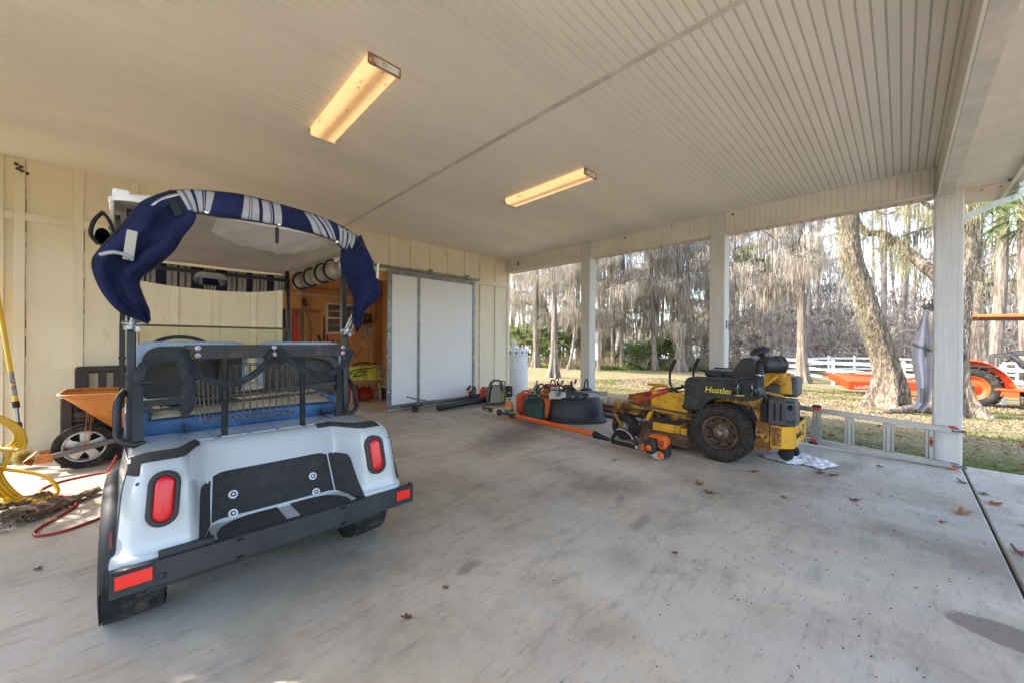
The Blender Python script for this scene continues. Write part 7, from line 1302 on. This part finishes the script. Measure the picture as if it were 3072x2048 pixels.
# local: x forward (into picture right), y left; near side faces the carport
def tyre_ag(par, c, r, w, nm):
    s = MB(); tyre(s, c, r, w, (0,1,0), lug=False, rim=.60)
    for i in range(20):
        a = 2*math.pi*i/20; d = np.array((math.cos(a),0,math.sin(a))); t = np.array((-math.sin(a),0,math.cos(a))); c_ = np.asarray(c, float)
        for sg in (-1,1): aa = a+(.15 if sg > 0 else 0); d = np.array((math.cos(aa),0,math.sin(aa))); t = np.array((-math.sin(aa),0,math.cos(aa))); u = (np.array((0,1,0))*sg+t*.6); u /= np.linalg.norm(u); v_ = np.cross(d, u); s.box(c_+d*(r+.005)+np.array((0,sg*w*.24,0)), (w*.55,.05,.06), np.array((u, v_, d)).T, .006)
    o = s.build(nm, RUB, par); s = MB(); sg = 1 if c[1] > 0 else -1; s.lathe([(r*.62,.12),(r*.60,.13),(r*.56,.10),(r*.54,.04),(r*.30,.0),(r*.28,.05),(r*.14,.06),(r*.12,.10),(0,.10)], c, (0,sg,0), 32)
    s.build('rim', TORG, o)
for y in (.56,-.56): tyre_ag(tr, (0,y,.60), .62, .34, 'rear_wheel')
for y in (.50,-.50): tyre_ag(tr, (1.65,y,.38), .39, .22, 'front_wheel')
for sg in (-1,1):
    s = MB(); C = catmull([(-.66,0,1.22),(-.48,0,1.38),(-.1,0,1.45),(.28,0,1.38),(.6,0,1.14),(.79,0,.84),(.84,0,.66)], 5); y0, y1 = sorted((sg*.30, sg*.74)); V = []
    for p in C: V += [(p[0],y0,p[2]),(p[0],y1,p[2]),(p[0]*.93,y1,p[2]-.08)]
    s.add(V, [(3*i,3*i+3,3*i+4,3*i+1) for i in range(len(C)-1)]+[(3*i+1,3*i+4,3*i+5,3*i+2) for i in range(len(C)-1)], True); yi = sg*.30
    s.prism([(p[0],p[2]) for p in C]+[(.5,.62),(-.5,.62)], .02, (0,yi,0), (1,0,0), (0,0,1)); s.build('fender', TORG, tr, solid=.015)
s = MB(); s.b2((.45,-.75,.58), (1.25,.75,.64), .01); s.b2((1.25,-.32,.60), (2.3,.32,1.20), .08); s.b2((.55,.55,.40),(.9,.72,.58),.01); s.b2((.55,-.72,.40),(.9,-.55,.58),.01); s.build('hood', TORG, tr)
s = MB(); s.b2((-.4,-.25,.4), (1.9,.25,.62), .02); s.b2((1.0,.45,.34), (1.6,.62,.54), .02); s.b2((1.0,-.62,.34), (1.6,-.45,.54), .02); s.cyl((0,-.7,.6),(0,.7,.6),.09,n=16); s.b2((-.1,-.3,1.0),(.35,.3,1.12),.04); s.b2((-.25,-.28,1.10),(-.12,.28,1.50),.04)
s.bar((-.15,.62,1.27),(.45,.60,1.25),.2,.06,.02); s.bar((-.15,-.62,1.27),(.45,-.60,1.25),.2,.06,.02)
s.tube(catmull([(.9,0,1.5),(.95,0,1.3),(1.2,0,1.1)], 3), .02, 8); s.tube([(.78+.16*math.cos(a)*.5, .18*math.sin(a), 1.5+.16*math.cos(a)*.6) for a in np.linspace(0, 2*math.pi, 20)[:-1]], .015, 6, True); s.build('frame', BLKP, tr)
GRYM = mat('loader_grey', (.07,.075,.085), rough=.4, var=.2, coat=.3)
s = MB()
for y in (.52,-.52): s.bar((.42,y,1.30),(.42,y,1.62),.07,.09,.01); s.bar((.40,y,1.58),(.85,y,1.66),.07,.09,.01); s.bar((.80,y,1.62),(1.25,y,1.05),.07,.10,.01); s.bar((.80,y,1.66),(2.6,y,2.0),.07,.13,.01); s.bar((1.25,y,.55),(1.25,y,1.2),.08,.1,.01)
s.build('loader_arm', GRYM, tr)
s = MB(); s.box((.50,0,2.80), (2.1,1.45,.09), roty(.03), .02)
for y in (.55,-.55): s.bar((-.35,y*.9,.9),(-.38,y,2.66),.05,.05,.004)
cn = s.build('canopy', mat('canopy_orange', (.62,.15,.04), rough=.5, var=.15, vs=2, dirt=.4, dcol=(.3,.15,.08)), tr)
s = MB(); s.box((.50,0,2.735), (1.98,1.33,.06), roty(.03), .01); s.build('canopy_liner', mat('liner_brown', (.09,.045,.03), rough=.8), cn)
# rotary cutter with raised lettering, behind the leaning oak
cz = gz(21.2, .8); rc = thing('rotary_cutter', 'orange rotary cutter deck with white lettering half hidden by the leaning oak', 'mower deck', (21.4,.7,cz), R_(-52))
s = MB(); s.add([(-1.9,-.62,.50),(1.0,-.62,.50),(1.0,.9,.62),(-1.5,.9,.62),(-1.9,-.62,.80),(1.0,-.70,.40),(-1.75,-.70,.30),(-2.0,-.4,.82)], [(0,1,2,3)]); s.b2((-1.5,-.7,.22), (1.1,-.67,.55), .01); s.add([(-2.1,-.5,.85),(-2.1,-.2,.85),(1.1,.9,.62),(1.1,-.67,.55),(-1.5,-.69,.55)], [(0,4,3,2,1)]); s.add([(-2.1,-.5,.85),(-1.5,-.69,.55),(-1.5,-.7,.22),(-2.1,-.5,.62)], [(0,1,2,3)]); s.b2((-1.2,-.2,.66),(.6,.2,.80),.03); s.bar((-1.3,-.1,.80),(1.0,.1,1.02),.05,.04); s.bar((.9,0,.5),(1.9,0,.9),.06,.06); s.build('deck_shell', TORG, rc, solid=.01)
s = MB(); text_mb(s, 'LandPride', .19, (-1.30,-.714,.27), (1,0,0), (0,0,1), .004, 0, .003, 1.05); s.build('lettering', mat('white_letter', ()), rc)
s = MB(); s.bar((-.2,-.7,.05),(1.9,-.75,.05),.10,.12,.02); s.build('skid_runner', mat('dull_orange', (.55,.22,.06), rough=.7, var=.2), rc)
# bucket beyond the mower seat
for i, (x, y, sc, lab) in enumerate(((24.3,4.5,1.0,'orange loader bucket seen past the right side of the yellow mower'),(22.3,5.25,.9,'orange loader bucket showing between the mower seat and its air filter'))):
    o = thing('loader_bucket', lab, 'bucket', (x,y,gz(x,y)), R_(-62)); s = MB(); s.prism([(-.35,0),(.30,0),(.34,.1),(.16,.78),(-.1,.86),(-.35,.80)], .9 if i == 0 else 1.1, (0,.5,0), (1,0,0), (0,0,1)); s.b2((-.4,-.62,.80),(-.1,.54,.86)); s.bar((-.1,-.1,.5),(-.3,.1,.9),.2,.08); s.build('bucket_shell', TORG, o, bevel=.01)
